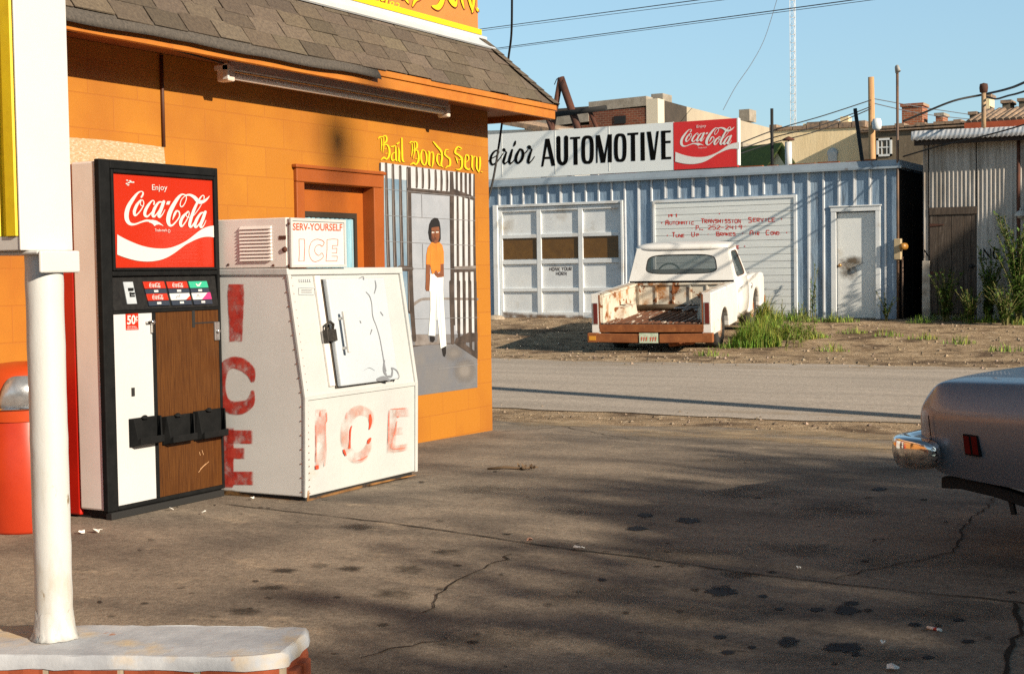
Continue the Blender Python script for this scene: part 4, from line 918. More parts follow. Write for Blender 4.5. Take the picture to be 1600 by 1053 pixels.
mb=MB();mb.loft([[ip(a+(.004 if a>-.2 else 0),b*1.01,ZT-.036) for a,b in D],[ip(a+.0,b*1.01,-.02) for a,b in D]],0,True,False)
mb.build('brick_base',m_brick,isl,weld=True)
# brick header course stepping out at the rounded end
mb=MB()
for k in range(5):
    b=-.17+.085*k;a=.075-.10*((b+.02)/.2)**2
    for z0,z1,o in((.085,.155,.02),(.005,.075,.035)):
        p0=ip(a-.08+o,b+.004,z0);d=dirv*.10;e=nrm*.074
        mb.hexa([p0,p0+d,p0+d+e,p0+e,p0+Vector((0,0,z1-z0)),p0+d+Vector((0,0,z1-z0)),p0+d+e+Vector((0,0,z1-z0)),p0+e+Vector((0,0,z1-z0))])
mb.build('end_bricks',mat('loose_brick',(.31,.07,.022),(.20,.042,.015),14,.85,bump=.5,bsc=50),isl,bevel=.006)

PX,PY=-3.415,3.185
sp_=thing('sign_post','white round post carrying a white and yellow sign box on the pump island','sign post',(PX,PY,ZT))
mb=MB();rr=random.Random(8);prf=[]
for k in range(26):
    z=ZT-.0+1.20*k/25;prf.append((.0570+(.003*rr.uniform(-.3,1) if k<3 else .0009*rr.uniform(-1,1))+(.003 if k==0 else 0),z))
mb.lathe(prf,(PX,PY,0),'Z',40);mb.build('post',m_postwhite,sp_)
mb=MB();rr=random.Random(19);rg=[]
for r_,h_ in((.058,.085),(.0605,.05),(.063,.018),(.074,.003),(.055,.001)):
    rg.append([(PX+(r_+rr.uniform(-.0025,.0025)+(.008*math.sin(k*.9)*math.sin(k*.37) if h_<.02 else 0))*math.cos(k*math.pi/22),PY+(r_+rr.uniform(-.0025,.0025))*math.sin(k*math.pi/22),ZT+h_+(rr.uniform(-.012,.012) if h_>.01 else 0)) for k in range(44)])
mb.loft(rg,0,True);mb.build('base_collar',m_postwhite,sp_)
MB().box((-3.408,3.083,1.425),(-3.40,3.292,3.4)).build('end_panel',mat('sign_box_white',(.58,.575,.56),(.55,.545,.53),3,.4,bump=.05,bsc=6),sp_,bevel=.003)
MB().box((-4.75,3.095,1.43),(-3.4085,3.28,3.4)).build('sign_box',m_white,sp_)
MB().box((-4.75,3.086,1.425),(-3.4085,3.0945,1.468)).box((-4.75,3.2805,1.425),(-3.4085,3.289,1.468)).build('bottom_trim',m_white,sp_,bevel=.003)
mb=MB();sec=[]
X=[-3.434-.0016*k for k in range(0,820)]
xs=[];x=-3.4095
while x>-4.74:
    xs.append((x,3.0935));xs.append((x-.006,3.078 if int((-3.434-x)/.075)%1==0 else 3.09));xs.append((x-.045,3.078));xs.append((x-.052,3.090));x-=.075
mb.loft([[(a,b,1.469) for a,b in xs],[(a,b,3.4) for a,b in xs]],smooth=False);mb.build('yellow_face',m_yellow,sp_,recalc=False)
mb=MB();mb.box((-3.357,3.108,1.356),(-3.345,3.268,1.424)).box((-3.60,3.108,1.412),(-3.357,3.268,1.424));mb.build('bracket',m_white,sp_,bevel=.012)
# ------------------------------------------------------------------ shared far-side materials
m_bluemetal=mat('blue_grey_metal',(.25,.345,.455),(.16,.235,.33),1.3,.45,metal=.15,c3=(.34,.43,.51),s3=1.1,t3=(.52,.72),c4=(.10,.095,.095),s4=1.6,t4=(.60,.78),bump=.6,bsc=2.2,bdist=.05,stretch=(2.4,1,.45))
m_rib=mat('rib_metal',(.62,.64,.66),(.50,.52,.55),3,.45,metal=.1,c3=(.30,.18,.12),s3=6,t3=(.68,.76))
m_gwhite=mat('garage_white_paint',(.72,.74,.74),(.62,.65,.67),2.5,.5,c3=(.46,.42,.36),s3=2,t3=(.56,.76),bump=.15,bsc=14)
m_board=mat('boarded_white_paint',(.74,.77,.75),(.66,.69,.69),2,.6,stretch=(.6,1,8),c3=(.48,.50,.50),s3=3,t3=(.62,.80),bump=.3,bsc=20)
m_boardgap=mat('board_gap',(.10,.055,.035),rough=.9)
m_redpaint=mat('hand_painted_red',(.56,.05,.03))
m_blackpaint=mat('sign_black',(.004,.004,.004),rough=.9,spec=.05)
m_amber=mat('amber_papered_glass',(.15,.072,.013),(.11,.052,.010),6,.35)
GY=27.8
gx0,gx1=-21.,-6.97
# ------------------------------------------------------------------ garage
ga=thing('garage_building','blue grey ribbed metal garage with a white overhead door and a boarded bay','garage',(-12,GY,.31))
mb=MB()
# front wall in pieces round the three openings, with depth behind
OP=[(-15.74,-12.76,.31,2.74),(-8.14,-7.37,.31,2.40)]
mb.box((gx0,GY,-.1),(-15.74,36,3.22)).box((-12.76,GY,-.1),(-8.14,36,3.22)).box((-7.37,GY,-.1),(gx1,36,3.22)).box((-15.74,GY,2.74),(-12.76,36,3.22)).box((-8.14,GY,2.40),(-7.37,36,3.22)).box((-15.74,GY+.25,-.1),(-12.76,36,2.74)).box((-8.14,GY+.12,-.1),(-7.37,36,2.40))
wl=mb.build('wall',m_bluemetal,ga)
mb=MB();rr=random.Random(2);x=-20.9
while x<gx1-.05:
    lo=.31
    if -15.86<x<-12.70:lo=2.80
    elif -12.05<x<-8.90:lo=2.80
    elif -8.28<x<-7.22:lo=2.52
    w=.016;dx=rr.uniform(-.006,.006)
    mb.hexa([(x-w-.008,GY,lo),(x+w+.008,GY,lo),(x+w,GY-.028,lo),(x-w,GY-.028,lo),(x-w-.008+dx,GY,3.2),(x+w+.008+dx,GY,3.2),(x+w+dx,GY-.028,3.2),(x-w+dx,GY-.028,3.2)])
    if rr.random()<.5:mb.box((x+w+.012,GY-.012,lo),(x+w+.028,GY,3.2))
    x+=.305
sub(mb.build('ribs',m_rib,None),wl)
mb=MB()  # garage side panel: the shade of the narrow alley put into a near-black colour
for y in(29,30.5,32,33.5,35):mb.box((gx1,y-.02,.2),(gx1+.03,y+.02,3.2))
mb.box((gx1+.001,GY+.03,.1),(gx1+.012,36,3.19));sub(mb.build('alley_shade_panel',mat('alley_shade_dark',(.018,.017,.017),(.03,.028,.026),3,.9,spec=.1),None),wl)
mb=MB();mb.hexa([(gx0,GY-.11,3.20),(gx1+.10,GY-.11,3.215),(gx1+.10,36.1,3.215),(gx0,36.1,3.20),(gx0,GY-.06,3.35),(gx1+.06,GY-.06,3.36),(gx1+.06,36.1,3.36),(gx0,36.1,3.35)])
mb.box((gx0,GY-.125,3.195),(gx1+.12,GY-.112,3.235))
rfm=mb.build('roof',mat('roof_edge_metal',(.34,.40,.45),(.26,.31,.36),2,.45,metal=.2,c3=(.12,.08,.05),s3=4,t3=(.62,.72),bump=.3,bsc=8),ga)
mb=MB();x=-10.1
rr=random.Random(12);P=[]
while x<-7.0:
    h=rr.uniform(.008,.035);mb.box((x,GY-.03,3.361),(x+rr.uniform(.2,.6),GY+.08,3.362+h));x+=rr.uniform(.3,.7)
sub(mb.build('rusty_edge',m_rust,None),rfm)
# overhead door
od=MB().box((-15.739,GY+.06,.315),(-12.761,GY+.10,2.735)).build('garage_door',m_gwhite,ga)
mb=MB();xs=[-15.739,-15.66,-14.80,-14.69,-13.79,-13.68,-12.84,-12.761];zs=[.315,.45,.875,.965,1.48,1.58,2.07,2.15,2.62,2.735]
for i in(0,2,4,6):mb.box((xs[i],GY+.015,.315),(xs[i+1],GY+.06,2.735))
for z0,z1 in((.315,.44),(.89,.965),(1.49,1.58),(2.06,2.14),(2.64,2.735)):
    for a,b in((xs[1],xs[2]),(xs[3],xs[4]),(xs[5],xs[6])):mb.box((a,GY+.018,z0),(b,GY+.06,z1))
sub(mb.build('rail',m_gwhite,None,bevel=.006),od)
for a,b in((xs[1],xs[2]),(xs[3],xs[4]),(xs[5],xs[6])):
    sub(MB().box((a+.005,GY+.048,1.60),(b-.005,GY+.059,2.055)).build('window_pane',m_amber,None),od)
mb=MB();mb.box((-15.86,GY-.05,.31),(-15.742,GY+.02,2.80)).box((-12.758,GY-.05,.31),(-12.70,GY+.02,2.80)).box((-15.742,GY-.03,2.742),(-12.758,GY+.012,2.80))
mb.build('garage_door_frame',m_gwhite,ga,bevel=.008)
onG=lambda x,y:onY(GY+.0595,x,y);cG=crop([760,260,1020,560],913,onG)
p=Paint(cG,(0,-1,0),lift=.0008,step=.000002)
def stick(p,word,x,y,w,h,gap,sw,m=0,slant=0):
    G={'A':[[(0,1),(.1,.1),(.5,0),(.9,.1),(1,1)],[(0,.55),(1,.55)]],'B':[[(0,1),(0,0),(.85,.05),(.85,.4),(0,.5),(1,.55),(1,.95),(0,1)]],'C':[[(1,.05),(.15,.05),(0,.5),(.1,1),(1,.95)]],'D':[[(0,1),(0,0),(.8,.1),(1,.5),(.8,.95),(0,1)]],
     'E':[[(1,0),(0,0),(0,1),(1,1)],[(0,.5),(.8,.5)]],'G':[[(1,.1),(.3,0),(0,.5),(.3,1),(1,.9),(1,.55),(.6,.55)]],'H':[[(0,0),(0,1)],[(1,0),(1,1)],[(0,.5),(1,.5)]],'I':[[(.5,0),(.5,1)]],'K':[[(0,0),(0,1)],[(1,0),(0,.55),(1,1)]],'L':[[(0,0),(0,1),(1,1)]],
     'M':[[(0,1),(.05,0),(.5,.6),(.95,0),(1,1)]],'N':[[(0,1),(0,0),(1,1),(1,0)]],'O':[[(0,.2),(.2,0),(.8,0),(1,.2),(1,.8),(.8,1),(.2,1),(0,.8),(0,.2)]],'P':[[(0,1),(0,0),(.9,.05),(1,.3),(.8,.55),(0,.55)]],'R':[[(0,1),(0,0),(.9,.05),(1,.3),(.8,.5),(0,.55),(1,1)]],
     'S':[[(1,.05),(.1,0),(0,.3),(.9,.55),(1,.85),(.8,1),(0,1)]],'T':[[(0,0),(1,0)],[(.5,0),(.5,1)]],'U':[[(0,0),(0,.85),(.3,1),(.7,1),(1,.85),(1,0)]],'V':[[(0,0),(.5,1),(1,0)]],'Y':[[(0,0),(.5,.5),(1,0)],[(.5,.5),(.5,1)]],
     '2':[[(0,.15),(.5,0),(1,.25),(0,1),(1,1)]],'5':[[(1,0),(.1,0),(0,.45),(.8,.45),(1,.75),(.7,1),(0,.95)]],'4':[[(.1,0),(0,.55),(1,.55)],[(.9,.1),(.9,1)]],'1':[[(.5,0),(.5,1)]],'9':[[(1,.4),(.5,.5),(0,.3),(.4,0),(1,.1),(1,.5),(.7,1)]],'h':[[(0,0),(0,1)],[(0,.6),(.7,.5),(.9,.7),(.9,1)]],'-':[[(0,.5),(.8,.5)]],
     '*':[[(.2,.3),(.8,.8)],[(.8,.3),(.2,.8)],[(.5,.2),(.5,.9)]],'.':[[(.4,.9),(.6,1)]],'=':[[(0,.6),(.8,.6)],[(0,.9),(.8,.9)]]}
    for i,ch in enumerate(word):
        if ch==' ':x+=w*.9;continue
        big=1.0 if ch.isupper() or not ch.isalpha() else 1.0
        for st in G[ch]:p.stroke([(x+a*w,y+b*h+slant*(x+a*w)) for a,b in st],w=sw,m=m,straight=True)
        x+=w+gap
    return x
stick(p,'HONK',346,556,10,17,5.5,4.2);stick(p,'YOUR',414,554,9.5,17,5,4.2);stick(p,'HORN',383,580,10,17,5.5,4.2)
p.build('door_lettering',mat('faded_black',(.10,.09,.09)),ga)
# foot of the door: dirt and a stone
p=Paint(lambda x,y:cG(x,y)+Vector((0,-.046,0)),(0,-1,0),lift=.001,step=.0002);p.stroke([(90,815),(250,825),(560,828)],[60,40,30],soft=.2);p.build('grime',mat('door_grime',(.16,.10,.06),rough=.9,alpha=(5,.3,.6)),ga)
# boarded bay with the hand painted notice
m_trim=m_gwhite
mb=MB();rr=random.Random(31);z=.33
while z<2.70:
    h=.1415;d=rr.uniform(0,.0015);mb.hexa([(-11.97,GY-.026+d,z+.005),(-8.99,GY-.026+d,z+.005),(-8.99,GY,z+.005),(-11.97,GY,z+.005),(-11.97,GY-.026+d,z+h-.004),(-8.99,GY-.026+d,z+h-.004),(-8.99,GY,z+h),(-11.97,GY,z+h)]);z+=h
bd=mb.build('boarding',m_board,ga)
MB().box((-11.97,GY-.008,.32),(-8.99,GY-.004,2.71)).build('board_backing',m_boardgap,ga)
mb=MB();mb.box((-12.02,GY-.045,.31),(-11.972,GY,2.76)).box((-8.988,GY-.045,.31),(-8.93,GY,2.77)).box((-11.972,GY-.045,2.715),(-8.988,GY,2.77));mb.build('bay_frame',m_gwhite,ga)
onB=lambda x,y:onY(GY-.0265,x,y);cB2=crop([1020,310,1250,400],1600,onB)
p=Paint(cB2,(0,-1,0),lift=.0005,step=.000002)
def row(words,sl):
    for w_,x,y,cw,ch,gp,swd in words:stick(p,w_,x,y,cw,ch,gp,swd*1.12)
row([('1',170,175,10,32,4,9),('9',188,176,24,26,4,8),('1',250,168,14,36,4,11),('*',715,158,18,18,2,6),('*',88,258,18,18,2,6),('A',140,240,30,50,6,9),('UTOMATIC',184,252,26,32,8,7),('T',525,224,34,46,6,9),('RANSMISSION',566,230,26,38,10.4,7.5),('S',1040,210,34,52,8,9),('ERVICE',1092,216,30,38,11,7.5),('*',1392,218,18,16,2,6),
     ('-',420,322,18,8,2,6),('P',472,296,26,48,4,7),('h=',510,326,18,20,6,5),('252-2419',604,292,36,46,11,7),('-',998,300,20,8,2,6),
     ('*',150,394,18,18,2,6),('T',212,372,30,48,4,9),('UNE',254,392,24,30,8,7),('U',424,366,30,50,4,8),('P',478,384,22,32,4,7),('*',596,384,12,14,2,6),('B',694,366,30,44,6,8),('RAKES',736,374,26,32,8,7),('*',968,372,18,16,2,6),('A',1056,352,36,48,6,8),('IR',1106,366,22,34,8,7),('C',1232,346,36,52,6,8),('OND',1284,362,24,34,9,7),('.',1384,362,10,32,2,6),('*',1446,362,18,18,2,6),
     ('CE',886,514,22,34,8,8),('*',990,512,18,18,2,6)],0)
p.build('notice_lettering',m_redpaint,ga)
# side door
pd=MB().box((-8.138,GY+.05,.33),(-7.372,GY+.09,2.38)).build('side_door',mat('side_door_white',(.74,.76,.74),(.66,.68,.68),2,.5,c3=(.44,.37,.27),s3=1.6,t3=(.54,.74),bump=.12,bsc=20),ga)
mb=MB();mb.box((-8.245,GY-.03,.31),(-8.14,GY+.05,2.40)).box((-7.37,GY-.03,.31),(-7.275,GY+.05,2.40)).box((-8.25,GY-.035,2.402),(-7.27,GY+.05,2.49)).box((-8.28,GY-.05,2.492),(-7.25,GY,2.52));sub(mb.build('door_frame',m_gwhite,None,bevel=.006),pd)
mb=MB();mb.lathe([(0,-.075),(.03,-.07),(.036,-.05),(.02,-.03),(.03,0)],(-8.08,GY+.05,1.36),'Y',14);sub(mb.build('door_knob',mat('brass_knob',(.45,.25,.10),rough=.4,metal=.8),None),pd)
p=Paint(crop([1270,200,1600,560],965,lambda x,y:onY(GY+.05,x,y)),(0,-1,0),lift=.003,step=.0001)
p.blob(180,610,60,30,seed=3,core=.3).blob(165,650,50,50,seed=5,core=.2);p.build('door_grime',mat('hand_grime',(.13,.10,.07),rough=.9,alpha=(8,.25,.6)),ga)
# meter box and pipe on the corner
mb=MB();mb.tube([(-6.93,GY-.06,.3),(-6.93,GY-.06,5.0)],.026,10);mb.tube([(-6.85,GY-.03,.3),(-6.85,GY-.03,1.5)],.018,8)
mp_=mb.build('service_pipe',mat('pipe_rust_brown',(.16,.085,.045),(.07,.05,.04),3,.6),ga)
mb=MB().box((-6.99,GY-.13,1.45),(-6.86,GY-.001,1.85));sub(mb.build('meter_box',mat('meter_tan',(.42,.33,.20),rough=.6),None,bevel=.01),mp_)
mb=MB().lathe([(0,-.19),(.06,-.185),(.065,-.10),(.07,0)],(-6.80,GY-.06,1.70),'Y',16);sub(mb.build('meter_dial',mat('meter_orange',(.34,.16,.03),rough=.4),None),mp_)
mb=MB();mb.tube([(-6.93,GY-.06,5.0),(-6.93,GY-.10,5.10),(-6.9,GY-.2,5.10),(-6.86,GY-.22,5.0)],.038,10);sub(mb.build('weather_head',mat('weather_head_grey',(.30,.29,.27),rough=.6),None),mp_)

# ------------------------------------------------------------------ street sign along the garage roof
ss=thing('street_sign','long white roof sign with black lettering and a red script panel','sign',(-14,GY-.05,3.37))
SYF=GY-.05
mb=MB();
MB().box((-20.5,SYF,3.372),(-11.533,SYF+.12,4.36)).build('sign_panel',mat('street_sign_white',(.76,.80,.80),(.72,.76,.77),1.5,.45),ss)
cpn=MB().box((-11.53,SYF-.004,3.38),(-10.155,SYF+.12,4.352)).build('red_panel',mat('street_sign_red',(.66,.025,.022),(.60,.02,.02),2,.4),ss)
mb=MB();mb.box((-10.154,SYF-.006,3.41),(-10.125,SYF+.12,4.355));
for x in(-19,-17.2,-15.6,-14.28,-13.0):mb.box((x-.012,SYF-.004,3.42),(x+.012,SYF,4.36))
mb.build('panel_joint',mat('joint_pale',(.70,.72,.70),rough=.5),ss)
onSg=lambda x,y:onY(SYF,x,y);c5=crop([835,190,1055,270],1600,onSg);c4=crop([755,200,915,290],1600,onSg)
p=Paint(c5,(0,-1,0),lift=.006,step=.0002)
for q in([(78,515),(103,513),(160,197),(125,198)],[(125,198),(172,195),(240,503),(196,507)],[(108,404),(190,400),(194,426),(104,430)],
 [(407,180),(522,173),(522,197),(407,204)],[(443,195),(490,192),(494,492),(447,494)],
 [(697,158),(722,157),(720,472),(703,474)],[(697,158),(745,155),(800,400),(790,470),(755,472)],[(835,148),(855,148),(806,470),(778,470)],[(835,148),(882,146),(882,465),(836,467)],
 [(1058,133),(1183,125),(1183,151),(1058,159)],[(1097,150),(1145,147),(1148,450),(1099,452)],[(1207,125),(1253,122),(1258,445),(1210,447)],
 [(1277,118),(1326,115),(1374,436),(1322,442)],[(1388,112),(1417,110),(1374,438),(1350,440)],
 [(1440,108),(1490,104),(1493,430),(1445,434)],[(1480,106),(1552,102),(1552,126),(1480,130)],[(1480,222),(1550,219),(1550,246),(1480,249)],[(1480,405),(1556,401),(1556,428),(1480,432)]):p.poly(q)
p.stroke([(274,188),(275,300),(277,410),(290,462),(322,482),(352,460),(362,410),(362,300),(362,183)],[48,48,48,44,38,42,48,48,48])
p.ring(605,322,72,162,27,128,e=3.2).ring(977,299,72,162,27,130,e=3.2)
p.f=c4
p.stroke([(-60,350),(-10,345),(30,345),(62,400),(66,470),(40,540),(-10,575)],[16,22,30,34,28,18,14]).stroke([(-40,330),(-90,560),(-140,760)],[20,44,36])
p.stroke([(40,570),(120,490),(205,440),(246,385),(226,352),(170,378),(126,450),(118,530),(145,574),(200,550),(262,478),(318,395)],[12,16,16,18,22,30,36,38,34,22,16,14])
p.dot(326,346,27).stroke([(326,346),(352,372),(372,388)],[20,20,16]).stroke([(366,384),(335,470),(318,535),(342,562)],[22,42,44,26]).stroke([(338,566),(400,512),(450,430)],[24,15,14])
p.stroke([(455,345),(425,450),(408,525),(428,562)],[30,46,44,26]).stroke([(424,566),(482,512),(515,440)],[24,15,14]).stroke([(506,212),(495,250),(480,284)],[24,38,22])
p.stroke([(575,335),(525,430),(512,510),(545,552),(600,502),(625,420),(610,352),(572,334)],[26,46,46,32,42,46,40,26]).stroke([(606,372),(650,398),(700,345)],[12,18,16])
p.dot(720,304,32).stroke([(722,304),(748,330),(768,346)],[24,24,18]).stroke([(760,342),(722,450),(705,528),(724,552)],[24,46,44,24]).stroke([(720,555),(772,500),(806,446)],[22,14,10])
p.build('lettering',m_blackpaint,ss)
def fit(rx0,rx1,rz0,rz1,Y):
    def f(u,v):
        s,t=pfit(u,v);return (rx0+(rx1-rx0)*s,Y,rz0+(rz1-rz0)*t)
    return f
p=Paint(fit(-11.53,-10.155,3.415,4.352,SYF-.004),(0,-1,0),lift=.005,step=.0001);coke_logo(p);coke_wave(p);p.text('Enjoy',(542,192),(770,195),(542,82));p.text('Trade-mark',(585,785),(800,785),(585,742))
p.build('panel_lettering',mat('street_sign_lettering_white',(.72,.72,.70),rough=.4),ss)
# rusty pole frame that holds the sign
fr=thing('steel_gantry','rusty steel pole frame standing on the garage roof behind the white sign','steel frame',(-14.5,29,3.36))
ap=onY(29,876,122)
for q in((908,215),(860,215)):
    e=onY(29,*q);d=(e-ap);e=ap+d*((3.36-ap.z)/d.z);MB().tube([ap,e],.085 if q[0]>880 else .065,10).build('leg',m_darkrust,fr)
a=onY(28.9,862,180);b=onY(28.9,947,169);MB().tube([a,b],.06,10).build('cross_bar',m_blackmatte,fr)
for q,r in(((921,173),(937,212)),((853,180),(866,214))):
    a=onY(28.95,*q);b=onY(28.95,*r);d=b-a;b=a+d*((3.36-a.z)/d.z);MB().tube([a,b],.05,8).build('brace',m_darkrust,fr)
mb=MB();mb.tube([ap,ap+Vector((-.1,0,-.02)),ap+Vector((-.16,0,-.14))],.01,6);mb.build('loose_wire',m_blackmatte,fr)

# ------------------------------------------------------------------ corrugated shed
m_corr=mat('weathered_corrugated_iron',(.50,.47,.435),(.27,.245,.215),2.4,.85,metal=.15,c3=(.26,.19,.13),s3=1.6,t3=(.52,.66),c4=(.56,.55,.53),s4=.8,t4=(.52,.7),stretch=(3,1,.35),bump=.2,bsc=20)
m_corroof=mat('galvanised_corrugated',(.60,.62,.65),(.46,.48,.51),3,.4,metal=.3,c3=(.34,.25,.19),s3=2,t3=(.62,.76))
m_oldwood=mat('weathered_grey_wood',(.085,.062,.046),(.042,.031,.024),5,.9,stretch=(12,12,1),c3=(.15,.12,.095),s3=3,t3=(.55,.7),bump=.5,bsc=30)
SY=27.78;sx0,sx1=-6.455,4.5
sh=thing('corrugated_shed','weathered corrugated iron shed with an old plank door and an overhanging metal roof','shed',(-2,SY,.31))
mb=MB();pts=[];x=sx0
while x<sx1:
    pts.append(x);x+=.019
prof=[(x,SY-.013*(1+math.sin((x-sx0)/.076*2*math.pi))) for x in pts]
# front sheet: left of door, right of door, above door
def csheet(mb,a,b,z0,z1,m=0):
    q=[(x,y) for x,y in prof if a<=x<=b];mb.loft([[(x,y,z0) for x,y in q],[(x,y,z1) for x,y in q]],m)
csheet(mb,sx0,-6.345,.1,3.66);csheet(mb,-6.345,-5.47,2.42,3.66);csheet(mb,-5.47,sx1,.1,3.66)
mb.box((sx0,SY+.02,.1),(sx0+.06,38,3.66)).box((sx1-.05,SY+.02,.1),(sx1,38,3.66)).box((sx0+.06,37.9,.1),(sx1-.05,38,3.66)).box((sx0+.06,SY+.13,.1),(-5.0,SY+.17,2.5))
mb.build('wall',m_corr,sh,recalc=False)
mb=MB();q=[];x=sx0-.14
while x<sx1+.2:q.append(x);x+=.02
f=lambda x:.012*math.sin(x/.085*2*math.pi)+.010*math.sin(x*1.7)
mb.loft([[(x,SY-.37,3.665+f(x)) for x in q],[(x,SY-.34,3.83+f(x)) for x in q],[(x,38.3,4.7+f(x)) for x in q]])
mb.build('roof',m_corroof,sh,solid=.006,recalc=False)
MB().box((sx0-.10,SY-.32,3.672),(sx1,SY-.02,3.70)).box((sx0-.10,SY-.02,3.665),(sx1,38,3.70)).box((sx0-.1,SY-.30,3.58),(sx1,SY-.26,3.671)).build('eave_boards',mat('dark_eave_wood',(.035,.025,.02),rough=.9),sh)
wd_=None
mb=MB();rr=random.Random(3);x=-6.335
for w in(.15,.25,.23,.13,.145):
    mb.box((x+.004,SY-.012+rr.uniform(-.006,.006),.42),(x+w-.004,SY+.04,2.275));x+=w
mb.box((-6.34,SY-.035,2.28),(-5.47,SY+.02,2.42))
wd_=mb.build('plank_door',m_oldwood,sh,bevel=.004)
onD=lambda x,y:onY(SY-.02,x,y);c7=crop([1420,280,1600,540],729,onD)
mb=MB()
for q in((180,290),(185,592)):
    a=c7(*q);mb.hexa([(a.x-.14,SY-.03,a.z-.03),(a.x+.12,SY-.03,a.z-.008),(a.x+.12,SY-.018,a.z-.008),(a.x-.14,SY-.018,a.z-.03),(a.x-.14,SY-.03,a.z+.03),(a.x+.12,SY-.03,a.z+.01),(a.x+.12,SY-.018,a.z+.01),(a.x-.14,SY-.018,a.z+.03)])
sub(mb.build('strap_hinge',m_darkrust,None),wd_)
a=c7(398,552);sub(MB().lathe([(0,-.06),(.03,-.055),(.035,-.02),(.04,0)],(a.x,SY-.01,a.z),'Y',12).box((a.x-.06,SY-.025,a.z-.01),(a.x+.06,SY-.012,a.z+.02)).build('latch',m_blackmatte,None),wd_)
p=Paint(c7,(0,-1,0),lift=.012,step=.0002)
p.stroke([(97,500),(97,448),(131,498)],w=7,straight=True).stroke([(456,448),(458,502)],w=8).stroke([(474,500),(474,445),(518,498),(518,440)],w=8,straight=True).stroke([(565,455),(548,442),(536,470),(545,500),(568,495),(570,470),(555,470)],[10,10,11,11,10,9,9]).stroke([(440,500),(446,500)],w=6)
p.build('faded_lettering',m_blackpaint,sh)
mb=MB();a=c7(712,235);mb.lathe([(.02,.10),(.07,.085),(.10,.03),(.105,0)],(a.x,SY-.12,a.z),'Z',18).tube([(a.x,SY,a.z+.12),(a.x,SY-.12,a.z+.14),(a.x,SY-.12,a.z+.09)],.014,8)
mb.lathe([(0,-.05),(.05,-.03),(.06,.02)],(a.x,SY-.12,a.z),'Z',14)
mb.build('wall_lamp',mat('lamp_pale_grey',(.52,.50,.47),(.34,.32,.30),8,.5),sh)
mb=MB();mb.tube([(-4.72,SY-.04,3.62),(-4.72,SY-.06,2.6),(-4.70,SY-.05,.4)],.03,8);mb.build('down_pipe',m_darkrust,sh)
mb=MB();mb.hexa([(sx0-.02,SY-.05,.1),(sx0+.14,SY-.05,.1),(sx0+.14,SY+.02,.1),(sx0-.02,SY+.02,.1),(sx0-.015,SY-.05,1.42),(sx0+.125,SY-.05,1.42),(sx0+.125,SY+.02,1.42),(sx0-.015,SY+.02,1.42)])
mb.build('corner_post',mat('peeling_post_white',(.52,.47,.40),(.30,.24,.18),5,.85,bump=.4,bsc=40),sh,bevel=.01)

# service mast standing on the shed roof
mb=MB();a=onY(27.6,1537,196);b=onY(27.6,1537,141);mb.tube([(a.x,27.6,3.72),(b.x,27.6,b.z)],.042,10);mast=thing('service_mast','short rusty service mast on the corrugated shed roof carrying the thick cable','mast',(a.x,27.6,3.75))
mb.build('pipe',mat('mast_tan',(.40,.27,.15),(.20,.13,.08),6,.6),mast)
MB().lathe([(0,.13),(.07,.11),(.08,.04),(.07,-.04),(.03,-.06)],(b.x,27.6,b.z),'Z',14).build('weather_head',m_darkrust,mast)

# ------------------------------------------------------------------ buildings behind
m_cream=mat('cream_stucco',(.86,.70,.44),(.78,.61,.36),1.0,.9,c3=(.26,.18,.10),s3=1.2,t3=(.60,.80),stretch=(1.5,1.5,.3),bump=.3,bsc=6,bdist=.03)
m_greystucco=mat('grey_brown_stucco',(.17,.135,.092),(.125,.098,.068),1.2,.95,c3=(.29,.24,.18),s3=2.5,t3=(.6,.75),bump=.4,bsc=8,bdist=.02)
m_tan=mat('tan_concrete_wall',(.40,.34,.25),(.33,.28,.21),.9,.9,c3=(.22,.18,.13),s3=.8,t3=(.60,.78),stretch=(1,1,.4))
m_parapet=mat('grey_parapet_plaster',(.33,.29,.24),(.22,.19,.15),3,.95,c3=(.14,.11,.085),s3=2,t3=(.6,.72),bump=.4,bsc=10,bdist=.02)
m_bwall=brickmat('old_red_brick',(.22,.058,.025),(.13,.034,.016),(.22,.14,.09),.22,.085,.012,'XZ',.5,.9,(0,0),stain=(.07,.028,.018),blend=.6)
m_bwall2=brickmat('chimney_brick',(.34,.10,.04),(.22,.06,.025),(.30,.22,.15),.22,.075,.012,'XZ',.5,.9)
m_tar=mat('tarred_wall',(.055,.042,.032),(.035,.028,.022),1.5,.9)
m_tile=mat('weathered_tile',(.34,.23,.15),(.20,.14,.10),6,.9,c3=(.12,.10,.085),s3=5,t3=(.5,.65))
m_greenroof=mat('green_roof_felt',(.12,.15,.035),(.085,.11,.03),8,.9,bump=.3,bsc=60)
m_winw=mat('window_white_paint',(.66,.68,.68),rough=.5)
m_fardark=mat('dark_opening',(.012,.010,.009),rough=.6)
BY=50
bb=thing('brick_building','old red brick building with grey plastered parapet and tall tan side wall','building',(-23,BY,0))
cx=-21.39
mb=MB();mb.box((-27,BY,0),(-21.86,64,6.85)).box((-38,BY+2,0),(-27,64,5.6));mb.build('wall',m_bwall,bb)
MB().box((-21.858,BY-.02,0),(cx,BY+.6,7.70)).build('white_pilaster',mat('white_pilaster_paint',(.60,.53,.41),rough=.8),bb)
mb=MB();rr=random.Random(6)
mb.hexa([(-24.25,BY-.03,7.40),(-21.86,BY-.03,7.46),(-21.86,BY+.6,7.46),(-24.25,BY+.6,7.40),(-24.25,BY-.03,7.76),(-21.86,BY-.03,7.82),(-21.86,BY+.6,7.82),(-24.25,BY+.6,7.76)])
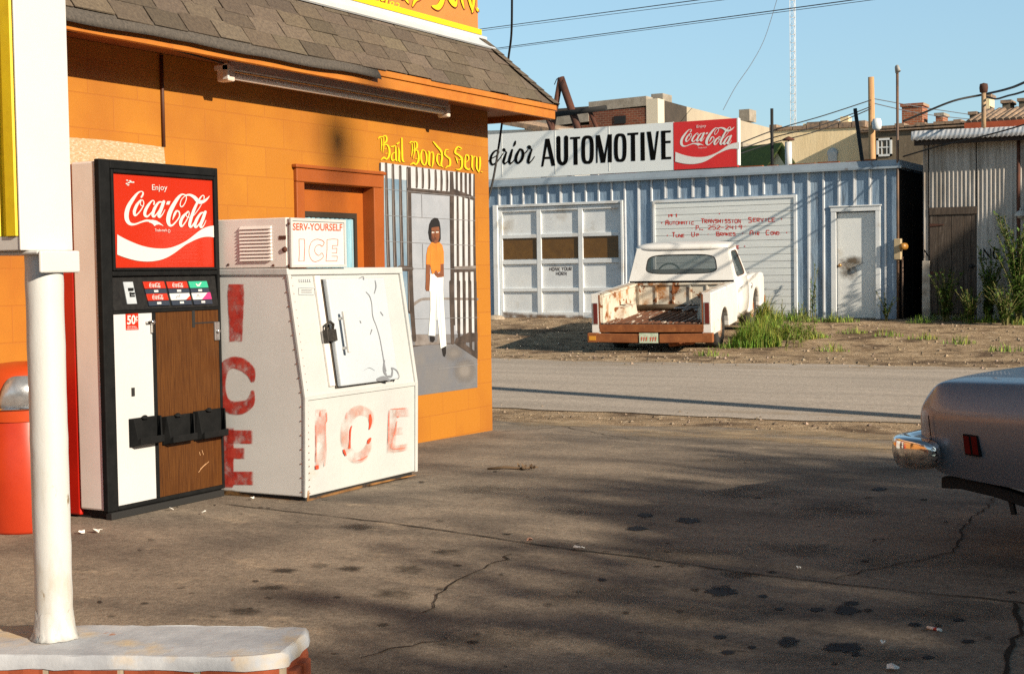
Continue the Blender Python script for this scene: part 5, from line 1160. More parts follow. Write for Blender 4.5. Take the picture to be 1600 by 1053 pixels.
mb.hexa([(-27,BY-.03,6.90),(-24.26,BY-.03,7.02),(-24.26,BY+.6,7.02),(-27,BY+.6,6.90),(-27,BY-.03,7.25),(-24.26,BY-.03,7.4),(-24.26,BY+.6,7.4),(-27,BY+.6,7.25)])
mb.build('parapet',m_parapet,bb)
MB().box((-24.25,BY,6.852),(-21.87,BY+.5,7.395)).box((-27,BY,6.852),(-24.255,BY+.5,6.895)).build('upper_brick',m_bwall,bb)
w=onY(BY,969,187);mb=MB().box((w.x-.24,BY-.03,w.z-.16),(w.x+.24,BY-.006,w.z+.13));mb.build('window',m_fardark,bb)
# side wall running away: tarred near part, tan far part with sloping top
def sidez(px_):   # height of the side wall where the photo shows its top
    for k in range(2000):
        pass
def side(x,px0,px1,y0,y1):
    a=onX(x,px0,y0);b=onX(x,px1,y1);return a,b
a,b=side(cx,1028,1073,155,167);a2,b2=side(cx,1073,1230,167,207)
mb=MB();mb.hexa([(cx-6,BY+.6,0),(cx,BY+.6,0),(cx,b.y,0),(cx-6,b.y,0),(cx-6,BY+.6,a.z),(cx,BY+.6,a.z),(cx,b.y,b.z),(cx-6,b.y,b.z)]);mb.build('tarred_wall',m_tar,bb)
mb=MB();mb.hexa([(cx-6,b.y,0),(cx,b.y,0),(cx,b2.y,0),(cx-6,b2.y,0),(cx-6,b.y,b.z),(cx,b.y,b.z),(cx,b2.y,b2.z),(cx-6,b2.y,b2.z)]);mb.build('side_wall',m_tan,bb)
for px_,y0 in((1045,149),(1178,173)):
    a=onX(cx-.3,px_,y0);MB().box((a.x-.5,a.y-.55,a.z-.5),(a.x-.02,a.y+.35,a.z+.02)).build('chimney',m_parapet,bb)
a=onX(cx+.01,1150,196);mb=MB();b3=onX(cx+.01,1213,208);mb.hexa([(cx,a.y,a.z-1.2),(cx+.35,a.y,a.z-1.2),(cx+.35,b3.y,b3.z-1.3),(cx,b3.y,b3.z-1.3),(cx,a.y,a.z-.75),(cx+.3,a.y,a.z-.75),(cx+.3,b3.y,b3.z-.8),(cx,b3.y,b3.z-.8)]);mb.build('ledge',m_parapet,bb)
# white low block to the left with tiled edge
wb=thing('white_building','low white walled building with a tiled edge left of the brick building','building',(-27,46,0))
a=onY(46,762,197);b=onY(46,862,203);MB().hexa([(-34,46,0),(b.x+.9,46,0),(b.x+.9,48,0),(-34,48,0),(-34,46,a.z+.1),(b.x+.9,46,b.z),(b.x+.9,48,b.z),(-34,48,a.z+.1)]).build('wall',mat('white_wall',(.78,.74,.66),rough=.8),wb)
mb=MB()
for k in range(26):
    t=k/25;p0=onY(45.9,790+90*t,192+16*t);mb.tube([(p0.x,45.8,p0.z),(p0.x,47.8,p0.z+.15)],.10,6)
mb.build('tile_edge',m_tile,wb)
# cream building
cb_=thing('cream_building','cream stucco building with dark streaks and a broken tile coping','building',(-15,BY,0))
cz0=onY(BY,1205,205).z;cz1=onY(BY,1345,199).z;xl=onY(BY,1203,205).x;xr_=onY(BY,1345,199).x
mb=MB();mb.hexa([(xl,BY,0),(xr_,BY,0),(xr_,64,0),(xl,64,0),(xl,BY,cz0),(xr_,BY,cz1),(xr_,64,cz1),(xl,64,cz0)]);mb.build('wall',m_cream,cb_)
mb=MB();rr=random.Random(14);x=xl
while x<xr_-.2:
    w=rr.uniform(.25,.6);h=rr.uniform(.06,.30) if rr.random()<.8 else .03;zz=cz0+(cz1-cz0)*(x-xl)/(xr_-xl);mb.box((x,BY-.06,zz),(x+w-.03,BY+.6,zz+h));x+=w
mb.build('coping',m_tile,cb_)
for q0,q1,y0 in((1256,1268,194),(1314,1327,183)):
    a=onY(BY+.2,q0,y0);b=onY(BY+.2,q1,y0);MB().box((a.x,BY+.1,cz0-.2),(b.x,BY+.5,a.z)).build('chimney',m_cream,cb_)
a=onY(BY-.01,1301,240);mb=MB();mb.box((a.x-.16,BY-.05,a.z-.35),(a.x+.16,BY-.002,a.z+.05));mb.lathe([(0,0),(.2,0),(.2,.05),(0,.05)],(a.x,BY-.03,a.z),'Y',16);mb.build('vent',m_white,cb_)
# grey stucco building with window
gb=thing('grey_building','grey brown stucco building with a white paned window and a brick chimney','building',(-11,BY-.5,0))
gy=BY-.6;gl=onY(gy,1344,215).x;gr=2.;gz=onY(gy,1360,204).z;gz1=onY(gy,1445,197).z
MB().hexa([(gl,gy,0),(gr,gy,0),(gr,62,0),(gl,62,0),(gl,gy,gz),(gr,gy,gz1+.1),(gr,62,gz1+.1),(gl,62,gz)]).build('wall',m_greystucco,gb)
mb=MB();x=gl-.1
while x<gr:
    w=rr.uniform(.22,.42);zz=gz+(gz1-gz)*min(1,(x-gl)/2.2);mb.box((x,gy-.15,zz+.0),(x+w-.02,gy+.9,zz+rr.uniform(.05,.16)));x+=w
mb.box((gl-.1,gy-.12,gz-.06),(gr,gy-.002,gz+.0));mb.build('coping',m_tile,gb)
a=onY(gy,1370,217);b=onY(gy,1394,244)
wf=MB();
for x0,x1,z0,z1 in((a.x,b.x,a.z-.07,a.z),(a.x,b.x,b.z,b.z+.07),(a.x,a.x+.07,b.z,a.z),(b.x-.07,b.x,b.z,a.z)):wf.box((x0,gy-.05,z0),(x1,gy-.003,z1))
for k in(1,2):
    x=a.x+(b.x-a.x)*k/3;wf.box((x-.015,gy-.03,b.z+.07),(x+.015,gy-.004,a.z-.07))
wf.box((a.x+.07,gy-.035,(a.z+b.z)/2-.02),(b.x-.07,gy-.005,(a.z+b.z)/2+.02))
win=wf.build('window',m_winw,gb)
sub(MB().box((a.x+.06,gy-.0029,b.z+.06),(b.x-.06,gy-.001,a.z-.06)).build('pane',mat('pane_brown',(.10,.07,.04),rough=.2),None),win)
def chim(x0,x1,yt,Y,m,parent,capm=None,name='chimney',zb=4.5):
    a=onY(Y,x0,yt);b=onY(Y,x1,yt);c=MB().box((a.x,Y,zb),(b.x,Y+.8,a.z-.10)).build(name,m,parent)
    MB().box((a.x-.05,Y-.05,a.z-.098),(b.x+.05,Y+.85,a.z)).build('chimney_cap',capm or m,parent);return c
chim(1409,1441,163,BY+.3,m_bwall2,gb)
chim(1462,1473,177,BY+.5,m_bwall2,gb,m_parapet)
# tiled roof building behind the shed
tl=thing('tiled_building','building behind the shed with a row of pale clay tiles along its red eave','building',(-7,46,0))
a=onY(46,1515,196);b=onY(46,1640,193);MB().box((a.x,46,0),(4,58,a.z-.05)).build('wall',m_greystucco,tl)
mb=MB();rr=random.Random(17);k=0;x=a.x+.02
while x<1.5:
    z=a.z+.42+rr.uniform(-.03,.03);mb.tube([(x,45.75,a.z+.05),(x+rr.uniform(.2,.34),47.2,z+.1)],[.10,.085],6);x+=.19
mb.build('roof_tiles',m_tile,tl);MB().box((a.x-.1,45.72,a.z-.18),(2,46.1,a.z+.05)).build('eave',mat('red_eave',(.42,.085,.03),(.30,.06,.02),4,.8),tl)
for q0,q1,yt in((1515,1524,175),(1540,1546,147),(1566,1578,157),(1592,1606,154)):chim(q0,q1,yt,47.4,m_greystucco if q0!=1540 else m_cream,tl,m_tile)
# little green-roofed hut behind the sign
gh=thing('green_hut','small cream hut with a green felt gable roof behind the red sign panel','hut',(-17,36,0))
hy=38
a=onY(hy,1205,258);t=onY(hy,1218,230);b=onY(hy,1232,258)
MB().prism([(a.x,hy,0),(b.x,hy,0),(b.x,hy,a.z),(t.x,hy,t.z),(a.x,hy,a.z)],(-4.5,2.2,0)).build('wall',m_cream,gh)
mb=MB();dv=Vector((-5.0,2.4,0))
for p0,p1 in(((t.x,t.z),(a.x-.3,a.z-.3)),((t.x,t.z),(b.x+.15,b.z-.12))):
    q=[Vector((p0[0]+.12,hy-.15,p0[1]+.03)),Vector((p1[0]+.12,hy-.15,p1[1]+.03))];mb.hexa([q[0],q[1],q[1]+dv,q[0]+dv,q[0]+Vector((0,0,.08)),q[1]+Vector((0,0,.08)),q[1]+dv+Vector((0,0,.08)),q[0]+dv+Vector((0,0,.08))])
mb.build('roof',m_greenroof,gh)
# vent stacks and masts on the garage roof
a=onY(30,1232,222);mb=MB();mb.tube([(a.x,30,3.36),(a.x,30,a.z)],.075,12);vs=thing('vent_stack','white metal vent stack with a small cap on the garage roof','vent stack',(a.x,30,3.36));mb.build('flue',m_white,vs)
MB().lathe([(.13,.0),(.13,.03),(0,.09)],(a.x,30,a.z+.03),'Z',14).box((a.x-.01,29.99,a.z-.02),(a.x+.01,30.01,a.z+.04)).build('cap',m_darkrust,vs)
a=onY(30,1206,170);mb=MB();mb.tube([(a.x,30,3.36),(a.x-.0,30,a.z)],.035,8);tag(mb.build('roof_mast',m_blackmatte),'thin black pipe standing on the garage roof left of the vent stack','pipe')
a=onY(33,1336,170);b=onY(33,1347,250);mb=MB();mb.tube([(b.x,33,3.3),b,a],.045,8);tag(mb.build('leaning_mast',m_blackmatte),'thin black leaning pipe beside the utility pole behind the garage','pipe')
# utility pole behind the garage
a=onY(38,1361,121);b=onY(38,1363,262);P=[(b.x,38,.2),(b.x,38,b.z),(a.x,38,a.z)]
up_=thing('utility_pole','plain orange brown wooden utility pole rising behind the blue grey garage','utility pole',(b.x,38,.2))
MB().tube(P,[.105,.095,.08],12).build('pole',mat('pole_wood',(.52,.30,.14),(.40,.22,.10),4,.85,stretch=(8,8,.6),bump=.3,bsc=30),up_)
c=onY(37.8,1370,192);MB().lathe([(0,.12),(.10,.10),(.13,.0),(.12,-.15),(.06,-.2),(0,-.2)],(c.x,37.8,c.z),'Z',12).build('insulator',m_winw,up_)
# lattice radio mast far off
tw=thing('radio_mast','thin pale steel lattice radio mast far behind the rooftops','radio mast',tuple(onY(150,1240,420)))
mb=MB();q0=onY(150,1235.5,260);q1=onY(150,1244,260);b0=onY(150,1235.5,-260);b1=onY(150,1244.5,-260);z0=0;z1=b0.z;dy=(q1.x-q0.x)*.87
legs=[(q0.x,150),(q1.x,150),((q0.x+q1.x)/2,150+dy)]
for x,y in legs:mb.tube([(x,y,z0),(x,y,z1)],.035,5)
z=0
while z<z1-1.0:
    for (xa,ya),(xb,yb) in zip(legs,legs[1:]+legs[:1]):mb.tube([(xa,ya,z),(xb,yb,z+.9)],.018,4);mb.tube([(xa,ya,z+.9),(xb,yb,z+.9)],.018,4)
    z+=.9
mb.build('lattice',mat('mast_pale',(.62,.64,.66),rough=.5),tw)
# wires
m_wire=mat('wire_black',(.015,.013,.012),rough=.7);m_wirefar=mat('wire_grey',(.10,.10,.11),rough=.7)
def wire(pts,r,label,name='power_line',m=None,group=None,sag=0):
    P=[at(*p) for p in pts];Q=[]
    if len(P)==2:
        for i in range(25):t=i/24;Q.append(P[0].lerp(P[1],t)-Vector((0,0,sag*4*t*(1-t))))
    else:
        A=[(p.x,p.y) for p in P];n=6
        for i in range(len(P)-1):
            p0,p1,p2,p3=P[max(i-1,0)],P[i],P[i+1],P[min(i+2,len(P)-1)]
            for k in range(n):
                t=k/n;Q.append(.5*((2*p1)+(-p0+p2)*t+(2*p0-5*p1+4*p2-p3)*t*t+(-p0+3*p1-3*p2+p3)*t**3))
        Q.append(P[-1])
    mb=MB();mb.tube(Q,r,6);return tag(mb.build(name,m or m_wire),label,'cable',group)
wire([(400,93,60),(1700,-81,20)],.010,'upper thin power line crossing the sky right of the store roof',m=m_wirefar,group='power lines over the store')
wire([(400,93.5,60),(1700,-72,20)],.006,'thin twin just under the upper power line right of the roof',m=m_wirefar,group='power lines over the store')
wire([(400,127,60),(2000,-90,18)],.010,'lower long power line crossing the sky behind the radio mast',m=m_wirefar,group='power lines over the store')
wire([(400,128,60),(2000,-84,18)],.006,'thin twin just under the lower long power line',m=m_wirefar,group='power lines over the store')
wire([(800,-40,12.4),(800,0,12.6),(799,55,12.9),(794,95,13.1),(789,150,13.2),(784,195,13.2),(776,250,13.1),(768,292,13.0),(758,325,12.9)],.010,'black service cable hanging down past the corner of the store roof')
wire([(1214,0,60),(1195,60,58),(1174,100,56),(1150,135,54),(1130,172,52)],.012,'loose thin wire slanting down the sky to the tan building',m=m_wirefar)
wire([(1366,155,38),(1290,180,36),(1206,205,34),(1120,240,31)],.014,'topmost wire running left from the utility pole to the sign',group='wires at the utility pole')
wire([(1366,165,38),(1280,197,36),(1206,216,34),(1120,248,31)],.014,'middle wire running left from the utility pole to the sign',group='wires at the utility pole')
wire([(1366,168,38),(1280,204,36),(1206,224,34),(1120,253,31)],.014,'lowest wire running left from the utility pole to the sign',group='wires at the utility pole')
wire([(1362,154,38),(1440,168,42),(1520,180,46)],.012,'upper wire running right from the utility pole behind the brick chimney',m=m_wirefar)
wire([(1362,161,38),(1440,178,42),(1520,187,46)],.012,'lower wire running right from the utility pole behind the brick chimney',m=m_wirefar)
wire([(1411,190,27.9),(1440,178,27.8),(1490,158,27.6),(1537,148,27.6),(1575,139,26),(1610,125,24),(1800,40,19)],.022,'thick sagging cable from the garage pipe to the service mast')
wire([(1537,150,27.6),(1555,155,26.5),(1575,150,25.5),(1610,140,24),(1800,75,19)],.018,'second cable leaving the service mast to the right')
wire([(1411,245,27.5),(1470,228,26.8),(1540,212,26),(1610,192,25),(1800,130,20)],.014,'thin cable slanting up from the garage corner across the shed front')

# ------------------------------------------------------------------ old pickup (own frame: x right, y forward, z up, origin under the rear edge)
m_tw=mat('chalky_white_truck_paint',(.70,.69,.665),(.65,.635,.60),2.5,.4,c3=(.46,.36,.25),s3=2.2,t3=(.62,.80),c4=(.20,.062,.014),s4=5,t4=(.66,.71),bump=.08,bsc=8)
m_bed=mat('rusting_bed_paint',(.58,.54,.46),(.50,.44,.34),3,.6,c3=(.20,.062,.014),s3=6,t3=(.56,.60),c4=(.34,.16,.055),s4=2.6,t4=(.52,.66),bump=.3,bsc=20)
m_bedfloor=mat('rusted_bed_floor',(.17,.062,.022),(.09,.032,.014),6,.85,c3=(.50,.44,.36),s3=2.6,t3=(.575,.61),stretch=(9,.9,1),bump=.4,bsc=12)
m_bumper=mat('rusted_bumper',(.26,.085,.022),(.17,.05,.012),5,.8,c3=(.34,.13,.04),s3=7,t3=(.55,.7),c4=(.10,.032,.014),s4=3,t4=(.62,.7),bump=.3,bsc=40)
m_tyre=mat('tyre_rubber',(.022,.021,.02),(.04,.036,.032),14,.9,bump=.4,bsc=60)
m_hub=mat('rusty_wheel',(.40,.33,.25),(.22,.12,.06),6,.7,c3=(.25,.09,.03),s3=7,t3=(.5,.6))
m_lamp=mat('tail_lamp_red',(.10,.006,.005),rough=.15,coat=.6)
m_dark=mat('dark_underbody',(.020,.015,.012),rough=.95)
def clearglass(name,a,c=(.30,.36,.36)):
    M=bpy.data.materials.new(name);M.use_nodes=True;b=M.node_tree.nodes['Principled BSDF'];b.inputs['Base Color'].default_value=(*c,1);b.inputs['Roughness'].default_value=.03;b.inputs['Alpha'].default_value=a;return M
m_tglass=clearglass('dusty_cab_glass',.52,(.09,.12,.12))
tz=at(1018,520,23.2)
truck=thing('pickup_truck','old white pickup truck with a rusty open bed parked facing the garage','pickup truck',(tz.x,tz.y,zg(tz.y)-.03),0,world=False)
truck.rotation_euler=(R(4.0),0,R(9.4))
def arch(cy,r,z0,n=12): return [(cy+r*math.cos(math.pi*k/n),z0+r*math.sin(math.pi*k/n)*.95) for k in range(n+1)]
for s in(-1,1):
    prof=[(0,.30),(0,.985),(2.19,.985),(2.19,.30)]+arch(1.10,.37,.30)
    mb=MB();mb.prism([(s*.865,y,z) for y,z in prof],(s*.12,0,0));mb.build('bed_side',m_tw,truck,bevel=.022,seg=3)
    MB().box((s*.80,.05,.50),(s*.863,2.18,.955)).build('inner_side',m_bed,truck,bevel=.01)
    MB().box((s*.78,.06,.93),(s*.862,2.17,.975)).build('rail_lip',m_bed,truck,bevel=.008)
    mb=MB().loft([[(s*.80,.62,.502),(s*.80,.70,.70),(s*.80,1.45,.70),(s*.80,1.55,.502)],[(s*.62,.62,.502),(s*.62,.70,.68),(s*.62,1.45,.68),(s*.62,1.55,.502)]],smooth=False);mb.face([(s*.62,.62,.502),(s*.62,.70,.68),(s*.62,1.45,.68),(s*.62,1.55,.502)]);mb.build('wheel_house',m_bed,truck)
    MB().box((s*.84,-.012,.31),(s*.985,-.001,.99)).build('rear_post',m_tw,truck,bevel=.012)
    MB().box((s*.838,-.014,.42),(s*.862,-.0125,.97)).build('rust_seam',m_rust,truck)
    MB().box((s*.80,.0,.9855),(s*.90,2.1,.9885)).build('rail_rust',m_bed,truck)
    lm=MB().box((s*.885,-.028,.50),(s*.955,-.0125,.83)).build('tail_lamp',m_lamp,truck,bevel=.012)
    MB().box((s*.876,-.020,.49),(s*.964,-.0122,.84)).build('lamp_rim',m_chrome,lm,bevel=.006)
    mb=MB()
    for k,(yy,rr_) in enumerate(((1.10,.36),(4.12,.36))):
        cx_=s*.80;w_=MB().lathe([(.20,-.10),(.33,-.11),(.362,-.08),(.366,0),(.362,.08),(.33,.11),(.20,.10)],(cx_,yy,.34 if k==0 else .36),'X',36).build('wheel',m_tyre,truck)
        MB().lathe([(0,s*.03),(.06,s*.06),(.10,s*.05),(.14,s*.02),(.19,s*.07),(.205,s*.095)],(cx_,yy,.34 if k==0 else .36),'X',28).build('hub',m_hub,w_)
    # front fender with arch and rounded top
    prof=[(3.36,.32),(3.36,1.0),(3.9,1.0),(4.5,.985),(4.86,.95),(4.95,.86),(4.97,.50),(4.9,.34)]+arch(4.12,.41,.32)
    mb=MB();mb.prism([(s*.80,y,z) for y,z in prof],(s*.185,0,0));mb.build('front_fender',m_tw,truck,bevel=.05,seg=4)
    mb=MB();mb.prism([(s*.70,3.4,.3),(s*.70,4.9,.3),(s*.70,4.9,.95),(s*.70,3.4,.95)],(s*.01,0,0));mb.build('inner_fender',m_dark,truck)
    # cab side, door and handle
    sec=lambda y:[(s*.89,y,.30),(s*.955,y,.42),(s*.975,y,.62),(s*.972,y,.82),(s*.955,y,.90),(s*.935,y,1.01)]
    cs_=MB().loft([sec(2.21),sec(2.6),sec(3.0),sec(3.36)]).build('cab_side',m_tw,truck,solid=.02)
    dsec=lambda y:[(s*(x_+.008),y,z_) for x_,z_ in((.90,.33),(.962,.43),(.982,.62),(.979,.82),(.962,.90),(.943,1.0))]
    dr_=MB().loft([dsec(2.34),dsec(2.8),dsec(3.30)]).build('door',m_tw,truck,solid=.012)
    MB().bar((s*1.0,2.42,.86),(s*1.0,2.58,.87),.03,.02).build('door_handle',m_chrome,dr_,bevel=.006)
# cab shell
def holed(q,u0,u1,v0,v1,e=4.5,M=64):
    """quad q (bl,br,tr,tl) with a rounded opening; returns (MB, opening points)"""
    q=[Vector(p) for p in q];mb=MB();cu,cv=(u0+u1)/2,(v0+v1)/2
    P=lambda u,v:q[0]*(1-u)*(1-v)+q[1]*u*(1-v)+q[2]*u*v+q[3]*(1-u)*v
    I=[];O=[]
    for k in range(M):
        t=2*math.pi*(k+.0)/M;c,s_=math.cos(t),math.sin(t);mx=max(abs(c),abs(s_));O.append(P(.5+.5*c/mx,.5+.5*s_/mx))
        I.append(P(cu+(u1-u0)/2*math.copysign(abs(c)**(2/e),c),cv+(v1-v0)/2*math.copysign(abs(s_)**(2/e),s_)))
    mb.loft([O+[O[0]],I+[I[0]]],smooth=False);return mb,I
def ringtube(I,r,name,m,parent):
    mb=MB();mb.tube(I+[I[0],I[1]],r,6,cap=False);return mb.build(name,m,parent)
bl,br_,tr,tl_=(-.935,2.22,1.01),(.935,2.22,1.01),(.80,2.34,1.575),(-.80,2.34,1.575)
mb,I=holed((bl,br_,tr,tl_),.14,.86,.20,.80);cabb=mb.build('cab_back',m_tw,truck,solid=.03,weld=True)
ringtube(I,.016,'window_seal',m_blackmatte,cabb);MB().face(I).build('rear_glass',m_tglass,cabb)
for s in(-1,1):
    q=((s*.935,2.22,1.01),(s*.935,3.36,1.01),(s*.80,2.98,1.575),(s*.80,2.34,1.575))
    mb,I=holed(q,.17,.93,.06,.86,6);o=mb.build('cab_pillar',m_tw,truck,solid=.03,weld=True);ringtube(I,.012,'window_seal',m_darkrust,o);MB().face(I).build('door_glass',m_tglass,o)
q=((-.93,3.38,1.0),(.93,3.38,1.0),(.80,2.98,1.575),(-.80,2.98,1.575))
mb,I=holed(q,.05,.95,.04,.93,7);o=mb.build('windscreen_frame',m_tw,truck,solid=.03,weld=True);ringtube(I,.014,'window_seal',m_blackmatte,o);MB().face(I).build('windscreen',m_tglass,o)
# roof: shallow dome with a drip edge
def rsec(k,z): return None
mb=MB();rings=[]
for sc_,z in((1.0,1.545),(1.035,1.56),(1.035,1.585),(1.0,1.615),(.9,1.638),(.7,1.655),(.4,1.664),(.05,1.667)):
    ring=[]
    for k in range(40):
        t=2*math.pi*k/40;c,s_=math.cos(t),math.sin(t);e=5
        ring.append((.835*sc_*math.copysign(abs(c)**(2/e),c),2.67+.375*sc_*math.copysign(abs(s_)**(2/e),s_),z))
    rings.append(ring)
mb.loft(rings,0,True);mb.face(rings[-1]);mb.build('cab_roof',m_tw,truck)
# hood, cowl, nose
sec=lambda y,z,w:[(-w,y,z-.10),(-w*.97,y,z-.02),(-w*.7,y,z+.015),(-w*.35,y,z+.03),(0,y,z+.035),(w*.35,y,z+.03),(w*.7,y,z+.015),(w*.97,y,z-.02),(w,y,z-.10)]
MB().loft([sec(3.34,1.0,.80),sec(3.8,1.0,.80),sec(4.4,.985,.79),sec(4.8,.94,.78),sec(4.9,.86,.77)]).build('hood',m_tw,truck)
MB().box((-.80,4.85,.40),(.80,4.93,.84)).build('grille',m_dark,truck,bevel=.02)
MB().box((-.98,4.98,.36),(.98,5.08,.50)).build('front_bumper',m_bumper,truck,bevel=.02)
# bed
MB().box((-.86,0,.44),(.86,2.19,.495)).build('bed_frame',m_dark,truck)
mb=MB();k=0;x=-.80
while x<.80:
    mb.box((x,.0,.496),(x+.055,2.10,.512 if k%2 else .500),0);x+=.055;k+=1
mb.build('bed_floor',m_bedfloor,truck)
mb=MB();mb.box((-.80,2.12,.50),(.80,2.15,.965))
for x in(-.72,-.42,-.12,.18,.48,.74):mb.box((x-.022,2.095,.52),(x+.022,2.12,.95))
mb.box((-.80,2.085,.945),(.80,2.15,.98));mb.build('bulkhead',m_bed,truck,bevel=.008)
MB().box((-.86,.0,.385),(.86,.03,.44)).box((-.86,-.015,.36),(.86,-.0005,.485)).build('rear_sill',m_bumper,truck,bevel=.008)
mb=MB();bz0,bz1=.215,.355
mb.hexa([(-.99,-.14,bz0),(-.17,-.17,bz0-.01),(-.17,-.10,bz0-.01),(-.99,-.08,bz0),(-.99,-.14,bz1),(-.17,-.17,bz1-.01),(-.17,-.10,bz1-.01),(-.99,-.08,bz1)])
mb.hexa([(.17,-.17,bz0-.01),(.99,-.14,bz0),(.99,-.08,bz0),(.17,-.10,bz0-.01),(.17,-.17,bz1-.01),(.99,-.14,bz1),(.99,-.08,bz1),(.17,-.10,bz1-.01)])
mb.box((-.17,-.12,bz0-.008),(.17,-.10,bz1-.03));mb.box((-1.03,-.145,bz0-.005),(-.86,-.04,bz1+.005)).box((.86,-.145,bz0-.005),(1.03,-.04,bz1+.005))
for s in(-1,1):mb.box((s*.55-.05,-.09,.26),(s*.55+.05,.1,.33))
rb=mb.build('rear_bumper',m_bumper,truck,bevel=.012)
MB().box((-1.0,-.150,.245),(-.885,-.1455,.315)).build('marker_lamp',mat('amber_marker',(.55,.25,.03),rough=.35),rb,bevel=.008)
pl=MB().box((-.155,-.182,.205),(.155,-.172,.365)).build('number_plate',mat('plate_white',(.60,.62,.52),(.34,.46,.30),16,.5),rb,bevel=.004)
p=Paint(lambda x,y:(x,-.1825,y),(0,-1,0),lift=.0015,step=.00005)
for x in(-.12,-.08,-.04,.03,.07,.11):p.stroke([(x,.245),(x+.012,.30)],w=.018).stroke([(x-.008,.285),(x+.014,.28)],w=.012)
p.build('plate_marks',mat('plate_red',(.45,.09,.05)),pl)
MB().box((-.75,.2,.30),(.75,4.6,.43)).build('chassis',m_dark,truck)
MB().tube([(.30,-.02,.16),(.62,.25,.17),(.70,.9,.22)],.035,8).build('tail_pipe',m_rust,truck);MB().tube([(-.72,1.1,.33),(.72,1.1,.33)],.06,8).lathe([(0,-.16),(.12,-.1),(.14,0),(.12,.1),(0,.16)],(0,1.1,.33),'X',14).build('rear_axle',m_dark,truck)
# cab inside
MB().box((-.85,2.30,.62),(.85,2.50,1.20)).box((-.85,2.50,.45),(.85,2.85,.72)).build('bench_seat',mat('dark_brown_seat',(.07,.035,.022),(.04,.022,.015),6,.7),truck,bevel=.05,seg=3)
MB().hexa([(-.88,3.15,.8),(.88,3.15,.8),(.88,3.37,.8),(-.88,3.37,.8),(-.88,3.20,1.02),(.88,3.20,1.02),(.88,3.37,1.0),(-.88,3.37,1.0)]).build('dashboard',m_blackmatte,truck,bevel=.03)
mb=MB();ct=Vector((-.40,2.98,1.06));ax=Vector((1,0,0));ay=Vector((0,.42,.9)).normalized()
mb.tube([ct+(ax*math.cos(2*math.pi*k/32)+ay*math.sin(2*math.pi*k/32))*.215 for k in range(33)],.016,8,cap=False);mb.bar(ct-ax*.2,ct+ax*.2,.03,.012).tube([ct,ct+Vector((0,.28,-.12))],.025,8)
mb.build('steering_wheel',m_blackmatte,truck)
p_=(.972,3.62,.80);MB().lathe([(0,.055),(.05,.05),(.06,.0)],(.945,3.60,.80),'X',18).build('filler_cap',m_steel,truck)
# things lying in the bed
def on_truck(name,build,m,label,cat,bev=.0):
    o=build.build(name,m,None,bevel=bev);o.matrix_world=Matrix.Translation(truck.location)@truck.rotation_euler.to_matrix().to_4x4();return tag(o,label,cat)
mb=MB();mb.tube([(-.74,1.98,.565),(-.1,2.02,.57),(.46,1.97,.56)],[.05,.055,.045],9);on_truck('timber',mb,mat('bed_timber',(.13,.09,.055),(.07,.05,.03),6,.95,stretch=(1,8,8),bump=.5,bsc=30),'dark old timber lying across the front of the rusty truck bed','timber')
mb=MB();rr=random.Random(2)
for k in range(6):
    a=Vector((rr.uniform(.12,.6),rr.uniform(1.45,1.9),.545+.02*k));d=Vector((rr.uniform(-.3,.3),rr.uniform(-.2,.2),rr.uniform(-.01,.02)));mb.tube([a-d,a,a+d+Vector((0,.03,0))],rr.uniform(.012,.022),7)
mb.lathe([(.03,0),(.05,.01),(.05,.03),(.03,.04)],(.64,1.5,.53),'Z',14);on_truck('scrap_pipes',mb,mat('scrap_pale_metal',(.60,.60,.58),(.35,.34,.32),8,.5,metal=.3),'pale bent metal scrap heaped at the right of the rusty truck bed','scrap metal')

